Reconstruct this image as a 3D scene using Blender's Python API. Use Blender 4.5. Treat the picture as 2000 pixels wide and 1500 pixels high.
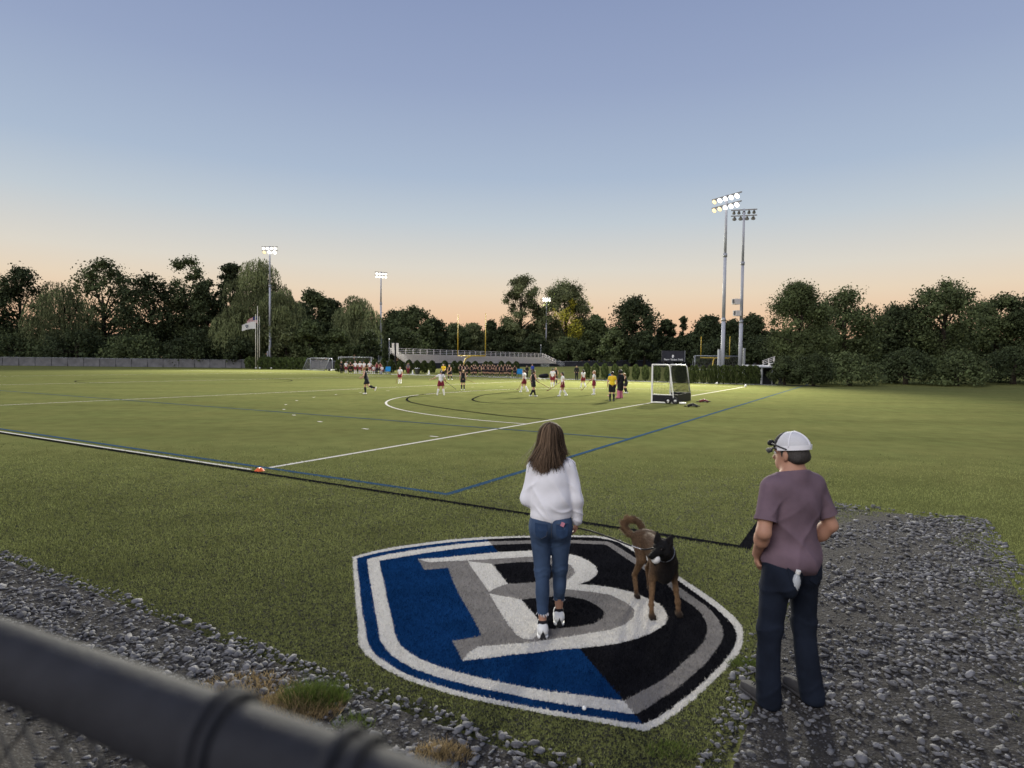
import bpy, math, random
import numpy as np
from mathutils import Matrix, Vector

for _o in list(bpy.data.objects):
    bpy.data.objects.remove(_o, do_unlink=True)
scene = bpy.context.scene
COL = scene.collection
R = math.radians

# ------------------------------------------------------------------ camera
FPX, CAMH, PITCH, ROLL = 1204.17, 2.24213, 0.0372172, 0.0119536   # focal length in px of a 2000 px wide frame
cam_d = bpy.data.cameras.new('camera')
cam_d.sensor_width = 36.0
cam_d.lens = FPX / 2000.0 * 36.0
cam_d.clip_start = 0.02
cam_d.clip_end = 3000.0
cam_d.dof.use_dof = True
cam_d.dof.focus_distance = 10.0
cam_d.dof.aperture_fstop = 2.6
cam = bpy.data.objects.new('camera', cam_d)
COL.objects.link(cam)
cam.matrix_world = Matrix.Translation((0, 0, CAMH)) @ Matrix.Rotation(math.pi / 2 - PITCH, 4, 'X') @ Matrix.Rotation(ROLL, 4, 'Z')
scene.camera = cam

# ------------------------------------------------------------------ sky and light
def lin(c):
    c = np.asarray(c, float) / 255.0
    return tuple(np.where(c <= 0.04045, c / 12.92, ((c + 0.055) / 1.055) ** 2.4))

world = bpy.data.worlds.new('World')
scene.world = world
world.use_nodes = True
wn, wl = world.node_tree.nodes, world.node_tree.links
wn.clear()
w_out = wn.new('ShaderNodeOutputWorld')
w_bg = wn.new('ShaderNodeBackground')
w_bg.inputs['Strength'].default_value = 0.75
w_tc = wn.new('ShaderNodeTexCoord')
w_nz = wn.new('ShaderNodeVectorMath'); w_nz.operation = 'NORMALIZE'
w_sep = wn.new('ShaderNodeSeparateXYZ')
w_ramp = wn.new('ShaderNodeValToRGB')
w_ramp.color_ramp.interpolation = 'EASE' if False else 'LINEAR'
SKY = [(0.0, (224, 172, 140)), (0.045, (233, 188, 153)), (0.071, (236, 201, 167)), (0.108, (232, 213, 188)), (0.145, (221, 215, 203)), (0.216, (193, 203, 211)),
       (0.28, (171, 187, 208)), (0.40, (150, 165, 196)), (0.506, (137, 152, 187)), (0.75, (112, 128, 168)), (1.0, (98, 114, 156))]
els = w_ramp.color_ramp.elements
while len(els) < len(SKY):
    els.new(0.5)
for e, (p, c) in zip(els, SKY):
    e.position = p
    e.color = (*lin(c), 1)
wl.new(w_tc.outputs['Generated'], w_nz.inputs[0])
wl.new(w_nz.outputs[0], w_sep.inputs[0])
wl.new(w_sep.outputs['Z'], w_ramp.inputs[0])
wl.new(w_ramp.outputs[0], w_bg.inputs['Color'])
wl.new(w_bg.outputs[0], w_out.inputs['Surface'])

fill_sun_d = bpy.data.lights.new('fill_sun', 'SUN')
fill_sun_d.energy = 1.5
fill_sun_d.angle = R(36)
fill_sun_d.color = (1.0, 0.95, 0.9)
fill_sun = bpy.data.objects.new('fill_sun', fill_sun_d)
COL.objects.link(fill_sun)
fill_sun.rotation_euler = (R(40), R(-36), 0)       # added soft fill from behind, above and left of the camera

vs = scene.view_settings
vs.view_transform = 'Standard'
vs.look = 'None'
vs.exposure = 0.42
vs.gamma = 1.0
scene.cycles.use_denoising = True
scene.cycles.max_bounces = 6
scene.cycles.transparent_max_bounces = 16
scene.cycles.sample_clamp_indirect = 6.0

# ------------------------------------------------------------------ helpers
_cp, _sp, _cr, _sr = math.cos(PITCH), math.sin(PITCH), math.cos(ROLL), math.sin(ROLL)
def ray(px, py):
    X, Y = np.asarray(px, float) - 1000, np.asarray(py, float) - 750
    X, Y = _cr * X + _sr * Y, -_sr * X + _cr * Y
    return np.stack([X / FPX, _cp - _sp * Y / FPX, -_sp - _cp * Y / FPX], -1)
def GP(px, py, z=0.0):            # the place on the level ground seen at a pixel
    d = ray(px, py)
    t = (z - CAMH) / d[..., 2]
    return d * t[..., None] + np.array([0, 0, CAMH])
def AT(px, py, Y):                # the point at distance Y seen at a pixel
    d = ray(px, py)
    return d * (Y / d[..., 1])[..., None] + np.array([0, 0, CAMH])
def ZAT(px, py, Y):
    return float(AT(px, py, Y)[2])
def XAT(px, Y, py=712):
    return float(AT(px, py, Y)[0])

FA = np.array([-5.01183, 12.41938])                  # corner of the hockey pitch
FT = 1.0442034
FU = np.array([math.cos(FT), math.sin(FT)])          # along the back line
FV = np.array([-math.sin(FT), math.cos(FT)])         # along the near side line, away to the left
def fld(u, v):
    return FA + np.multiply.outer(u, FU) + np.multiply.outer(v, FV)
def uv_of(x, y):
    p = np.stack([np.asarray(x, float) - FA[0], np.asarray(y, float) - FA[1]], -1)
    return p @ FU, p @ FV
def sst(a, b, x):
    t = np.clip((np.asarray(x, float) - a) / (b - a), 0, 1)
    return t * t * (3 - 2 * t)
G0 = GP(437, 1245)[:2]                               # edge of the turf towards the fence
def near_s(x, y):                                    # metres past that edge, towards the camera
    return (np.asarray(x) - G0[0]) * (-FU[0]) + (np.asarray(y) - G0[1]) * (-FU[1])
def gz(x, y):                                        # height of the ground
    u, v = uv_of(x, y)
    z = 1.05 * sst(64, 96, u) * sst(78, 52, v)
    z = z + 0.8 * sst(1.3, 2.7, near_s(x, y))
    return z
def gzf(x, y):
    return float(gz(x, y))

def nm(n):
    return n

def mesh_obj(name, V, F, mats, parent=None, smooth=False, fattr=None, vcol=None, mat_idx=None):
    me = bpy.data.meshes.new(name)
    V = np.ascontiguousarray(V, np.float32).reshape(-1, 3)
    if isinstance(F, np.ndarray):
        m, k = F.shape
        me.vertices.add(len(V)); me.vertices.foreach_set('co', V.ravel())
        me.loops.add(m * k); me.loops.foreach_set('vertex_index', np.ascontiguousarray(F, np.int32).ravel())
        me.polygons.add(m)
        me.polygons.foreach_set('loop_start', np.arange(0, m * k, k, dtype=np.int32))
        me.polygons.foreach_set('loop_total', np.full(m, k, np.int32))
    else:
        me.from_pydata(V.tolist(), [], [tuple(int(i) for i in f) for f in F])
    if not isinstance(mats, (list, tuple)):
        mats = [mats]
    for m_ in mats:
        me.materials.append(m_)
    if mat_idx is not None:
        me.polygons.foreach_set('material_index', np.ascontiguousarray(mat_idx, np.int32))
    if smooth:
        me.polygons.foreach_set('use_smooth', np.ones(len(me.polygons), bool))
    if fattr is not None:
        a = me.attributes.new('tone', 'FLOAT', 'FACE')
        a.data.foreach_set('value', np.ascontiguousarray(fattr, np.float32))
    if vcol is not None:
        a = me.color_attributes.new('tint', 'FLOAT_COLOR', 'POINT')
        c = np.ones((len(V), 4), np.float32); c[:, :3] = vcol
        a.data.foreach_set('color', c.ravel())
    me.update()
    me.validate()
    o = bpy.data.objects.new(name, me)
    COL.objects.link(o)
    if parent is not None:
        o.parent = parent
    return o
def tag(o, label=None, cat=None, group=None, kind=None):
    if label: o['label'] = label
    if cat: o['category'] = cat
    if group: o['group'] = group
    if kind: o['kind'] = kind
    return o
def empty(name, loc=(0, 0, 0), rz=0.0):
    o = bpy.data.objects.new(name, None)
    COL.objects.link(o)
    o.location = loc
    o.rotation_euler = (0, 0, rz)
    o.empty_display_size = 0.2
    return o
def copy_tree(o, parent=None):
    c = o.copy(); COL.objects.link(c)
    c.parent = parent
    for ch in o.children:
        copy_tree(ch, c)
    return c

class MB:
    """collects boxes, tubes and sheets and builds ONE mesh object"""
    def __init__(s):
        s.V = []; s.F = []; s.n = 0
    def add(s, V, F):
        V = np.asarray(V, float).reshape(-1, 3)
        s.V.append(V)
        for f in F:
            s.F.append(tuple(int(i) + s.n for i in f))
        s.n += len(V)
        return s
    def box(s, c, size, rz=0.0):
        hx, hy, hz = [k / 2 for k in size]
        P = np.array([(x, y, z) for z in (-hz, hz) for y in (-hy, hy) for x in (-hx, hx)])
        cs, sn = math.cos(rz), math.sin(rz)
        P = np.stack([P[:, 0] * cs - P[:, 1] * sn, P[:, 0] * sn + P[:, 1] * cs, P[:, 2]], 1) + np.asarray(c, float)
        return s.add(P, [(0, 2, 3, 1), (4, 5, 7, 6), (0, 1, 5, 4), (2, 6, 7, 3), (0, 4, 6, 2), (1, 3, 7, 5)])
    def beam(s, a, b, w, h):                # a bar of w x h section from a to b
        a, b = np.asarray(a, float), np.asarray(b, float)
        d = b - a; d /= np.linalg.norm(d)
        up = np.array([0, 0, 1.0]) if abs(d[2]) < 0.95 else np.array([0, 1.0, 0])
        r = np.cross(d, up); r /= np.linalg.norm(r); up = np.cross(r, d)
        q = [(-w / 2, -h / 2), (w / 2, -h / 2), (w / 2, h / 2), (-w / 2, h / 2)]
        P = [a + r * i + up * j for i, j in q] + [b + r * i + up * j for i, j in q]
        return s.add(P, [(3, 2, 1, 0), (4, 5, 6, 7), (0, 1, 5, 4), (1, 2, 6, 5), (2, 3, 7, 6), (3, 0, 4, 7)])
    def tube(s, pts, rad, n=8, cap=True):
        pts = np.asarray(pts, float)
        rad = np.broadcast_to(np.asarray(rad, float), (len(pts),))
        T = np.gradient(pts, axis=0); T /= np.linalg.norm(T, axis=1)[:, None] + 1e-12
        up = np.array([0, 0, 1.0]) if abs(T[0][2]) < 0.9 else np.array([0, 1.0, 0])
        V = []
        nrm = up - T[0] * up.dot(T[0]); nrm /= np.linalg.norm(nrm)
        for p, t, r in zip(pts, T, rad):
            nrm = nrm - t * nrm.dot(t); nrm /= np.linalg.norm(nrm) + 1e-12
            bn = np.cross(t, nrm)
            for k in range(n):
                a = 2 * math.pi * k / n
                V.append(p + r * (math.cos(a) * nrm + math.sin(a) * bn))
        F = []
        for i in range(len(pts) - 1):
            for k in range(n):
                k2 = (k + 1) % n
                F.append((i * n + k, i * n + k2, (i + 1) * n + k2, (i + 1) * n + k))
        if cap:
            F.append(tuple(range(n - 1, -1, -1)))
            F.append(tuple((len(pts) - 1) * n + k for k in range(n)))
        return s.add(V, F)
    def quad(s, a, b, c, d):
        return s.add([a, b, c, d], [(0, 1, 2, 3)])
    def ball(s, c, r, n=10, m=7):
        r = np.broadcast_to(np.asarray(r, float), (3,))
        V = [(0, 0, -1)] + [(math.cos(2 * math.pi * k / n) * math.sin(math.pi * j / m), math.sin(2 * math.pi * k / n) * math.sin(math.pi * j / m), -math.cos(math.pi * j / m))
                            for j in range(1, m) for k in range(n)] + [(0, 0, 1)]
        F = [(0, 1 + (k + 1) % n, 1 + k) for k in range(n)]
        for j in range(m - 2):
            for k in range(n):
                F.append((1 + j * n + k, 1 + j * n + (k + 1) % n, 1 + (j + 1) * n + (k + 1) % n, 1 + (j + 1) * n + k))
        L = len(V) - 1
        F += [(L, 1 + (m - 2) * n + k, 1 + (m - 2) * n + (k + 1) % n) for k in range(n)]
        return s.add(np.array(V) * r + np.asarray(c, float), F)
    def lathe(s, prof, c=(0, 0, 0), n=16):
        V = [(r * math.cos(2 * math.pi * k / n), r * math.sin(2 * math.pi * k / n), z) for r, z in prof for k in range(n)]
        F = [(i * n + k, i * n + (k + 1) % n, (i + 1) * n + (k + 1) % n, (i + 1) * n + k) for i in range(len(prof) - 1) for k in range(n)]
        F += [tuple(range(n - 1, -1, -1)), tuple((len(prof) - 1) * n + k for k in range(n))]
        return s.add(np.array(V) + np.asarray(c, float), F)
    def build(s, name, mat, parent=None, smooth=False):
        return mesh_obj(name, np.concatenate(s.V), s.F, mat, parent, smooth)

# ------------------------------------------------------------------ materials
MATS = {}
def material(name, col, rough=0.8, spec=0.3, metal=0.0, noise=0.0, nscale=8.0, bump=0.0, bscale=60.0, emit=None, estr=0.0, tone=0.0, tint=False, trans=0.0, dark=None, stretch=None, sheen=0.0):
    """colour with procedural variation; tone = strength of the per-face random attribute"""
    m = bpy.data.materials.new(name)
    m.use_nodes = True
    nt = m.node_tree; n, l = nt.nodes, nt.links
    b = n['Principled BSDF']
    b.inputs['Roughness'].default_value = rough
    b.inputs['Specular IOR Level'].default_value = spec
    b.inputs['Metallic'].default_value = metal
    if sheen:
        b.inputs['Sheen Weight'].default_value = sheen
    src = None
    if tint:
        a = n.new('ShaderNodeAttribute'); a.attribute_name = 'tint'
        src = a.outputs['Color']
    else:
        rgb = n.new('ShaderNodeRGB'); rgb.outputs[0].default_value = (*col, 1)
        src = rgb.outputs[0]
    tc = n.new('ShaderNodeTexCoord')
    vec = tc.outputs['Object']
    if stretch:
        mp = n.new('ShaderNodeMapping'); mp.inputs['Scale'].default_value = stretch
        l.new(vec, mp.inputs[0]); vec = mp.outputs[0]
    if noise:
        tx = n.new('ShaderNodeTexNoise'); tx.inputs['Scale'].default_value = nscale; tx.inputs['Detail'].default_value = 5
        l.new(vec, tx.inputs['Vector'])
        mr = n.new('ShaderNodeMapRange'); mr.inputs['From Min'].default_value = 0.25; mr.inputs['From Max'].default_value = 0.75
        mr.inputs['To Min'].default_value = 1 - noise; mr.inputs['To Max'].default_value = 1 + noise
        l.new(tx.outputs[0], mr.inputs[0])
        mx = n.new('ShaderNodeVectorMath'); mx.operation = 'SCALE'
        l.new(src, mx.inputs[0]); l.new(mr.outputs[0], mx.inputs['Scale'])
        src = mx.outputs[0]
    if tone:
        a = n.new('ShaderNodeAttribute'); a.attribute_name = 'tone'
        mr = n.new('ShaderNodeMapRange'); mr.inputs['To Min'].default_value = 1 - tone; mr.inputs['To Max'].default_value = 1 + tone
        l.new(a.outputs['Fac'], mr.inputs[0])
        mx = n.new('ShaderNodeVectorMath'); mx.operation = 'SCALE'
        l.new(src, mx.inputs[0]); l.new(mr.outputs[0], mx.inputs['Scale'])
        src = mx.outputs[0]
    l.new(src, b.inputs['Base Color'])
    if bump:
        tx = n.new('ShaderNodeTexNoise'); tx.inputs['Scale'].default_value = bscale; tx.inputs['Detail'].default_value = 4
        l.new(vec, tx.inputs['Vector'])
        bp = n.new('ShaderNodeBump'); bp.inputs['Strength'].default_value = bump; bp.inputs['Distance'].default_value = 0.02
        l.new(tx.outputs[0], bp.inputs['Height']); l.new(bp.outputs[0], b.inputs['Normal'])
    if emit is not None:
        b.inputs['Emission Color'].default_value = (*emit, 1)
        b.inputs['Emission Strength'].default_value = estr
    if trans:
        tr = n.new('ShaderNodeBsdfTranslucent'); l.new(src, tr.inputs['Color'])
        ms = n.new('ShaderNodeMixShader'); ms.inputs[0].default_value = trans
        l.new(b.outputs[0], ms.inputs[1]); l.new(tr.outputs[0], ms.inputs[2])
        l.new(ms.outputs[0], n['Material Output'].inputs['Surface'])
    MATS[name] = m
    return m
def M(n):
    return MATS[n]
material('white_paint', (0.78, 0.78, 0.76), 0.5, noise=0.04)
material('dark_metal', (0.020, 0.021, 0.026), 0.75, 0.2, noise=0.25, nscale=30, bump=0.15, bscale=150)
material('galvanised', (0.30, 0.32, 0.36), 0.5, 0.4, 0.3, noise=0.08, nscale=6)
material('aluminium', (0.66, 0.63, 0.62), 0.6, 0.3, 0.0, noise=0.08, nscale=3)
material('black_fabric', (0.013, 0.013, 0.017), 0.9, 0.2, noise=0.3, nscale=20, bump=0.2, bscale=90)
material('soil', (0.034, 0.031, 0.029), 0.95, 0.1, noise=0.45, nscale=9, bump=0.9, bscale=40)
def speckle(mname, scale, cols):
    nt = MATS[mname].node_tree; n, l = nt.nodes, nt.links
    b_ = n['Principled BSDF']; src = b_.inputs['Base Color'].links[0].from_socket
    tc = n.new('ShaderNodeTexCoord')
    vo = n.new('ShaderNodeTexVoronoi'); vo.inputs['Scale'].default_value = scale
    l.new(tc.outputs['Object'], vo.inputs['Vector'])
    sep = n.new('ShaderNodeSeparateColor'); l.new(vo.outputs['Color'], sep.inputs[0])
    rp = n.new('ShaderNodeValToRGB'); rp.color_ramp.interpolation = 'CONSTANT'
    rp.color_ramp.elements[0].color = (0, 0, 0, 1); rp.color_ramp.elements[1].position = 0.52; rp.color_ramp.elements[1].color = (1, 1, 1, 1)
    l.new(sep.outputs[0], rp.inputs[0])
    lt = n.new('ShaderNodeMath'); lt.operation = 'LESS_THAN'; lt.inputs[1].default_value = 0.42; l.new(vo.outputs['Distance'], lt.inputs[0])
    mm = n.new('ShaderNodeMath'); mm.operation = 'MULTIPLY'; l.new(rp.outputs[0], mm.inputs[0]); l.new(lt.outputs[0], mm.inputs[1])
    rp2 = n.new('ShaderNodeValToRGB'); rp2.color_ramp.elements[0].color = (*cols[0], 1); rp2.color_ramp.elements[1].color = (*cols[1], 1); l.new(sep.outputs[1], rp2.inputs[0])
    mx = n.new('ShaderNodeMix'); mx.data_type = 'RGBA'; l.new(mm.outputs[0], mx.inputs['Factor']); l.new(src, mx.inputs['A']); l.new(rp2.outputs[0], mx.inputs['B'])
    l.new(mx.outputs['Result'], b_.inputs['Base Color'])
speckle('soil', 70.0, ((0.035, 0.034, 0.035), (0.10, 0.098, 0.10)))
material('windscreen', (0.035, 0.036, 0.046), 0.85, 0.2, noise=0.3, nscale=1.2)
material('windscreen_grey', (0.13, 0.13, 0.14), 0.85, 0.2, noise=0.3, nscale=1.0)
rng = np.random.default_rng(7)

# ------------------------------------------------------------------ turf material
def turf_material(name, base, var=0.22, streak=0.11):
    m = bpy.data.materials.new(name); m.use_nodes = True
    nt = m.node_tree; n, l = nt.nodes, nt.links
    b = n['Principled BSDF']; b.inputs['Roughness'].default_value = 0.75; b.inputs['Specular IOR Level'].default_value = 0.0
    tc = n.new('ShaderNodeTexCoord')
    mp = n.new('ShaderNodeMapping'); mp.inputs['Rotation'].default_value = (0, 0, -(FT + math.pi / 2)); mp.inputs['Scale'].default_value = (0.10, 0.42, 1)
    l.new(tc.outputs['Object'], mp.inputs[0])
    def nz(scale, vec, det=4):
        t = n.new('ShaderNodeTexNoise'); t.inputs['Scale'].default_value = scale; t.inputs['Detail'].default_value = det
        l.new(vec, t.inputs['Vector']); return t.outputs[0]
    def mrng(s, lo, hi, a=0.3, c=0.7):
        r = n.new('ShaderNodeMapRange'); r.inputs[1].default_value = a; r.inputs[2].default_value = c; r.inputs[3].default_value = lo; r.inputs[4].default_value = hi
        l.new(s, r.inputs[0]); return r.outputs[0]
    def mul(a, c):
        k = n.new('ShaderNodeMath'); k.operation = 'MULTIPLY'; l.new(a, k.inputs[0]); l.new(c, k.inputs[1]); return k.outputs[0]
    s1 = mrng(nz(1.0, mp.outputs[0], 6), 1 - streak, 1 + streak)
    s2 = mrng(nz(1.6, tc.outputs['Object'], 6), 1 - var * 0.6, 1 + var * 0.6)
    s3 = mrng(nz(55, tc.outputs['Object'], 3), 1 - var, 1 + var)
    f = mul(mul(s1, s2), s3)
    hs = n.new('ShaderNodeMix'); hs.data_type = 'RGBA'
    hs.inputs['A'].default_value = (*base, 1); hs.inputs['B'].default_value = (base[0] * 1.14, base[1] * 1.06, base[2] * 1.08, 1)
    l.new(mrng(nz(0.35, tc.outputs['Object'], 5), 0, 1), hs.inputs['Factor'])
    sc = n.new('ShaderNodeVectorMath'); sc.operation = 'SCALE'
    l.new(hs.outputs['Result'], sc.inputs[0]); l.new(f, sc.inputs['Scale'])
    l.new(sc.outputs[0], b.inputs['Base Color'])
    bp = n.new('ShaderNodeBump'); bp.inputs['Strength'].default_value = 0.5; bp.inputs['Distance'].default_value = 0.03
    l.new(nz(70, tc.outputs['Object'], 3), bp.inputs['Height']); l.new(bp.outputs[0], b.inputs['Normal'])
    MATS[name] = m
    return m
TURF = (0.118, 0.130, 0.047)
turf_material('turf', TURF)
material('turf_fibre', (TURF[0] * 1.62, TURF[1] * 1.62, TURF[2] * 1.65), 0.8, 0.0, tone=0.5, noise=0.22, nscale=0.9, trans=0.15)
material('white_fibre', (0.60, 0.58, 0.54), 0.85, 0.0, tone=0.28, noise=0.06, nscale=30, trans=0.15)
material('grey_fibre', (0.225, 0.212, 0.20), 0.85, 0.0, tone=0.35, noise=0.12, nscale=4, trans=0.15)
material('blue_fibre', (0.006, 0.034, 0.112), 0.85, 0.0, tone=0.5, noise=0.25, nscale=2.5, trans=0.1)
material('black_fibre', (0.011, 0.011, 0.013), 0.85, 0.0, tone=0.6, noise=0.25, nscale=3, trans=0.05)
material('line_blue_fibre', (0.045, 0.088, 0.140), 0.85, 0.0, tone=0.4, noise=0.15, nscale=4, trans=0.1)
material('straw', (0.27, 0.20, 0.10), 0.8, 0.2, tone=0.5, trans=0.3)
material('wild_grass', (0.075, 0.105, 0.022), 0.7, 0.2, tone=0.5, trans=0.3)

# ------------------------------------------------------------------ the ground sheet
gx = np.unique(np.concatenate([np.linspace(-700, -120, 20), np.linspace(-120, 120, 121), np.linspace(120, 700, 20)]))
gy = np.unique(np.concatenate([np.linspace(-60, -4, 8), np.linspace(-4, 6, 41), np.linspace(6, 200, 110), np.linspace(200, 900, 22)]))
XX, YY = np.meshgrid(gx, gy)
ZZ = gz(XX, YY) - 0.35 * sst(0.15, 0.9, near_s(XX, YY)) * (YY < 14)
V = np.stack([XX, YY, ZZ], -1).reshape(-1, 3)
ny, nx = XX.shape
ii = (np.arange(ny - 1)[:, None] * nx + np.arange(nx - 1)[None, :]).ravel()
F = np.stack([ii, ii + 1, ii + nx + 1, ii + nx], 1)
playing_field = tag(mesh_obj('playing_field', V, F, M('turf'), smooth=True), kind='structure')

# ------------------------------------------------------------------ polygons of the emblem, traced on the ground
def PP(s):
    a = np.array([float(k) for k in s.replace(',', ' ').split()]).reshape(-1, 2)
    return GP(a[:, 0], a[:, 1])[:, :2]
def inside(P, poly):
    x, y = P[:, 0], P[:, 1]
    r = np.zeros(len(P), bool)
    j = len(poly) - 1
    for i in range(len(poly)):
        xi, yi = poly[i]; xj, yj = poly[j]
        c = ((yi > y) != (yj > y)) & (x < (xj - xi) * (y - yi) / (yj - yi + 1e-15) + xi)
        r ^= c
        j = i
    return r
R0 = PP('688,1089 730,1077 770,1069 820,1062 880,1054.5 940,1050 1000,1048 1060,1046.5 1120,1046.5 1160,1047 1195,1051 1212,1056 1225,1063 1270,1090 1323,1125 1365,1152 1400,1176 1430,1202 1448,1222 1452,1238 1451,1256 1443,1278 1423,1303 1390,1335 1355,1368 1320,1396 1282,1421 1260,1430 1230,1424 1170,1413 1110,1403 1080,1399 1030,1389 980,1379 930,1369 880,1357 840,1345 800,1332 770,1318 740,1301 714,1280 701,1261 699,1246 699,1225 697,1204 694,1170 691,1135 689,1110')
R1 = PP('697,1091 740,1080 790,1071 850,1063 900,1057.5 955,1053.5 1010,1051 1060,1050 1120,1049.5 1165,1050.5 1195,1056 1209,1060.5 1225,1070 1270,1099 1322,1133 1360,1160 1395,1186 1420,1209 1434,1226 1439.5,1241 1437,1258 1428,1275 1407,1301 1375,1333 1345,1359 1310,1386 1280,1405 1256,1416 1230,1413 1170,1403 1110,1394 1080,1389 1040,1383 990,1372.5 940,1361.5 890,1349.5 850,1338 810,1324.5 780,1311 755,1295 733,1280 722,1264 716,1248 715,1235 712,1220 708,1200 704,1165 701,1132 698,1110')
R2 = PP('717,1093 760,1083 810,1075 860,1068 910,1062 958,1058 1010,1057 1060,1055 1120,1055.5 1150,1057 1185,1058 1197,1062.5 1225,1080 1270,1109 1320,1143 1351,1165 1380,1185 1400,1206 1410,1225 1413,1240 1407,1258 1395,1275 1376,1300 1345,1326 1318,1350 1290,1366 1264,1384 1243,1396 1220,1394 1170,1386 1110,1378.5 1080,1373.5 1040,1367 990,1355.5 940,1345.5 890,1333 850,1322 810,1308 785,1295 765,1281 751,1265 742,1250 740,1234 737,1216 732,1190 727,1160 721,1125 718,1105')
R3 = PP('741,1096 780,1089.5 830,1081 880,1074 920,1069 965,1065 1010,1063 1060,1062 1120,1062 1150,1063 1180,1064 1188,1067 1213,1085 1257,1113 1300,1140 1329,1168 1355,1185 1373,1202 1381,1222 1381,1238 1375,1253 1360,1272 1335,1294 1310,1318 1290,1332 1265,1345 1220,1369.5 1200,1368 1160,1362 1110,1356 1080,1352.5 1040,1346 990,1336.5 940,1325 890,1313 850,1300 820,1287.5 800,1276 785,1264 776,1252 771,1238 768,1222 764,1205 757,1175 750,1139 744,1115')
LB = PP('816,1093 870,1089.5 930,1083.5 980,1078.5 1044,1076 1080,1077 1112,1083 1130,1087 1150,1096.5 1163,1106 1168,1116 1164,1125 1150,1135.5 1130,1142 1160,1143.5 1200,1149 1235,1157.5 1265,1169.5 1288,1180.5 1300,1194 1304,1206 1300,1219 1290,1227 1270,1238.5 1243,1248.5 1209,1257.5 1170,1263 1133,1267 1080,1270.5 1050,1275.5 1000,1280 950,1287 903,1292 883,1253 940,1243.5 934,1228 919,1200 900,1168 885,1137 875,1110 829,1114')
K1 = PP('964,1103 1008,1099 1048,1098 1070,1100 1082,1109 1085,1119 1080,1129 1064,1136 1046,1138 1000,1141 992,1141 980,1126 970,1112')
K2 = PP('1018,1172 1049,1168.5 1080,1166 1110,1166 1140,1171 1165,1182.5 1181,1196 1178,1208 1160,1219 1130,1225 1100,1227.5 1080,1229 1062,1230 1054,1219 1045,1202 1030,1186')
W1 = PP('816,1093 870,1089.5 930,1083.5 980,1078.5 1044,1076 1080,1077 1112,1083 1130,1087 1150,1096.5 1163,1106 1168,1116 1164,1125 1150,1135.5 1130,1142 1160,1143.5 1200,1149 1235,1157.5 1265,1169.5 1288,1180.5 1300,1194 1304,1206 1300,1219 1290,1227 1270,1238.5 1243,1248.5 1209,1257.5 1170,1263 1133,1267 1080,1270.5 1050,1275.5 1000,1280 950,1287 903,1292 916,1275 935,1263.5 980,1260.5 1040,1255.5 1080,1249 1100,1246 1150,1238 1193,1231 1220,1221 1238,1206 1239,1191 1222,1177 1191,1162.5 1150,1156 1110,1152 1086,1150 1090,1139 1112,1131 1124,1119 1117,1106 1096,1095 1075,1089 1044,1087.5 980,1091.5 900,1096 838,1099')
W2 = PP('914,1097 960,1102 980,1126 992,1141 972,1147.5 955,1157 936,1130 921,1109')
W3 = PP('955,1160 1000,1168.5 1018,1172 1030,1186 1045,1202 1054,1219 1062,1231 1040,1250 1020,1248 1009,1241 992,1220 973,1190 962,1171')
DV0, DV1 = GP(950, 1052)[:2], GP(1256, 1416)[:2]
def blue_side(P):
    d = DV1 - DV0
    return (d[0] * (P[:, 1] - DV0[1]) - d[1] * (P[:, 0] - DV0[0])) < 0
EMB = ['', 'outline', 'blue_border', 'black_border', 'white_ring', 'grey_ring', 'blue_panel', 'black_panel', 'letter', 'letter_highlight', 'letter_opening']
EMB_MAT = ['', 'white_fibre', 'blue_fibre', 'black_fibre', 'white_fibre', 'grey_fibre', 'blue_fibre', 'black_fibre', 'grey_fibre', 'white_fibre', 'black_fibre']
def classify(P):
    c = np.zeros(len(P), int)
    bl = blue_side(P)
    i0 = inside(P, R0); i1 = inside(P, R1); i2 = inside(P, R2); i3 = inside(P, R3)
    c[i0] = 1
    c[i1 & bl] = 2; c[i1 & ~bl] = 3
    c[i2 & bl] = 4; c[i2 & ~bl] = 5
    c[i3 & bl] = 6; c[i3 & ~bl] = 7
    c[inside(P, LB)] = 8
    c[inside(P, W1) | inside(P, W2) | inside(P, W3)] = 9
    c[inside(P, K1) | inside(P, K2)] = 10
    return c

# line markings: (name, colour, u0, u1, v0, v1) in the frame of the pitch
LINES = [('back_line', 'w', -0.15, 54.9, -0.06, 0.06), ('side_line', 'w', -0.245, -0.165, 0.12, 91.4), ('far_side_line', 'w', 54.84, 54.96, 0, 91.4),
         ('quarter_line', 'w', 0.3, 54.8, 22.8, 22.92), ('half_line', 'w', 0.3, 54.8, 45.6, 45.72), ('far_quarter_line', 'w', 0.3, 54.8, 68.5, 68.62),
         ('blue_side_line', 'b', 0.02, 0.14, -4.59, 91.4), ('blue_end_line', 'b', 0.14, 70, -4.59, -4.46), ('blue_cross_line', 'b', 9.02, 9.14, -4.46, 85),
         ('black_side_line', 'k', -0.42, -0.30, -9.38, 91.4), ('black_end_line', 'k', -0.30, 5.2, -9.38, -9.24)]
LMAT = {'w': 'white_fibre', 'b': 'line_blue_fibre', 'k': 'black_fibre'}
def classify_lines(P):
    u, v = uv_of(P[:, 0], P[:, 1])
    c = np.full(len(P), -1)
    for i, (nme, k, u0, u1, v0, v1) in enumerate(LINES):
        c[(u >= u0) & (u <= u1) & (v >= v0) & (v <= v1)] = i
    return c

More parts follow.
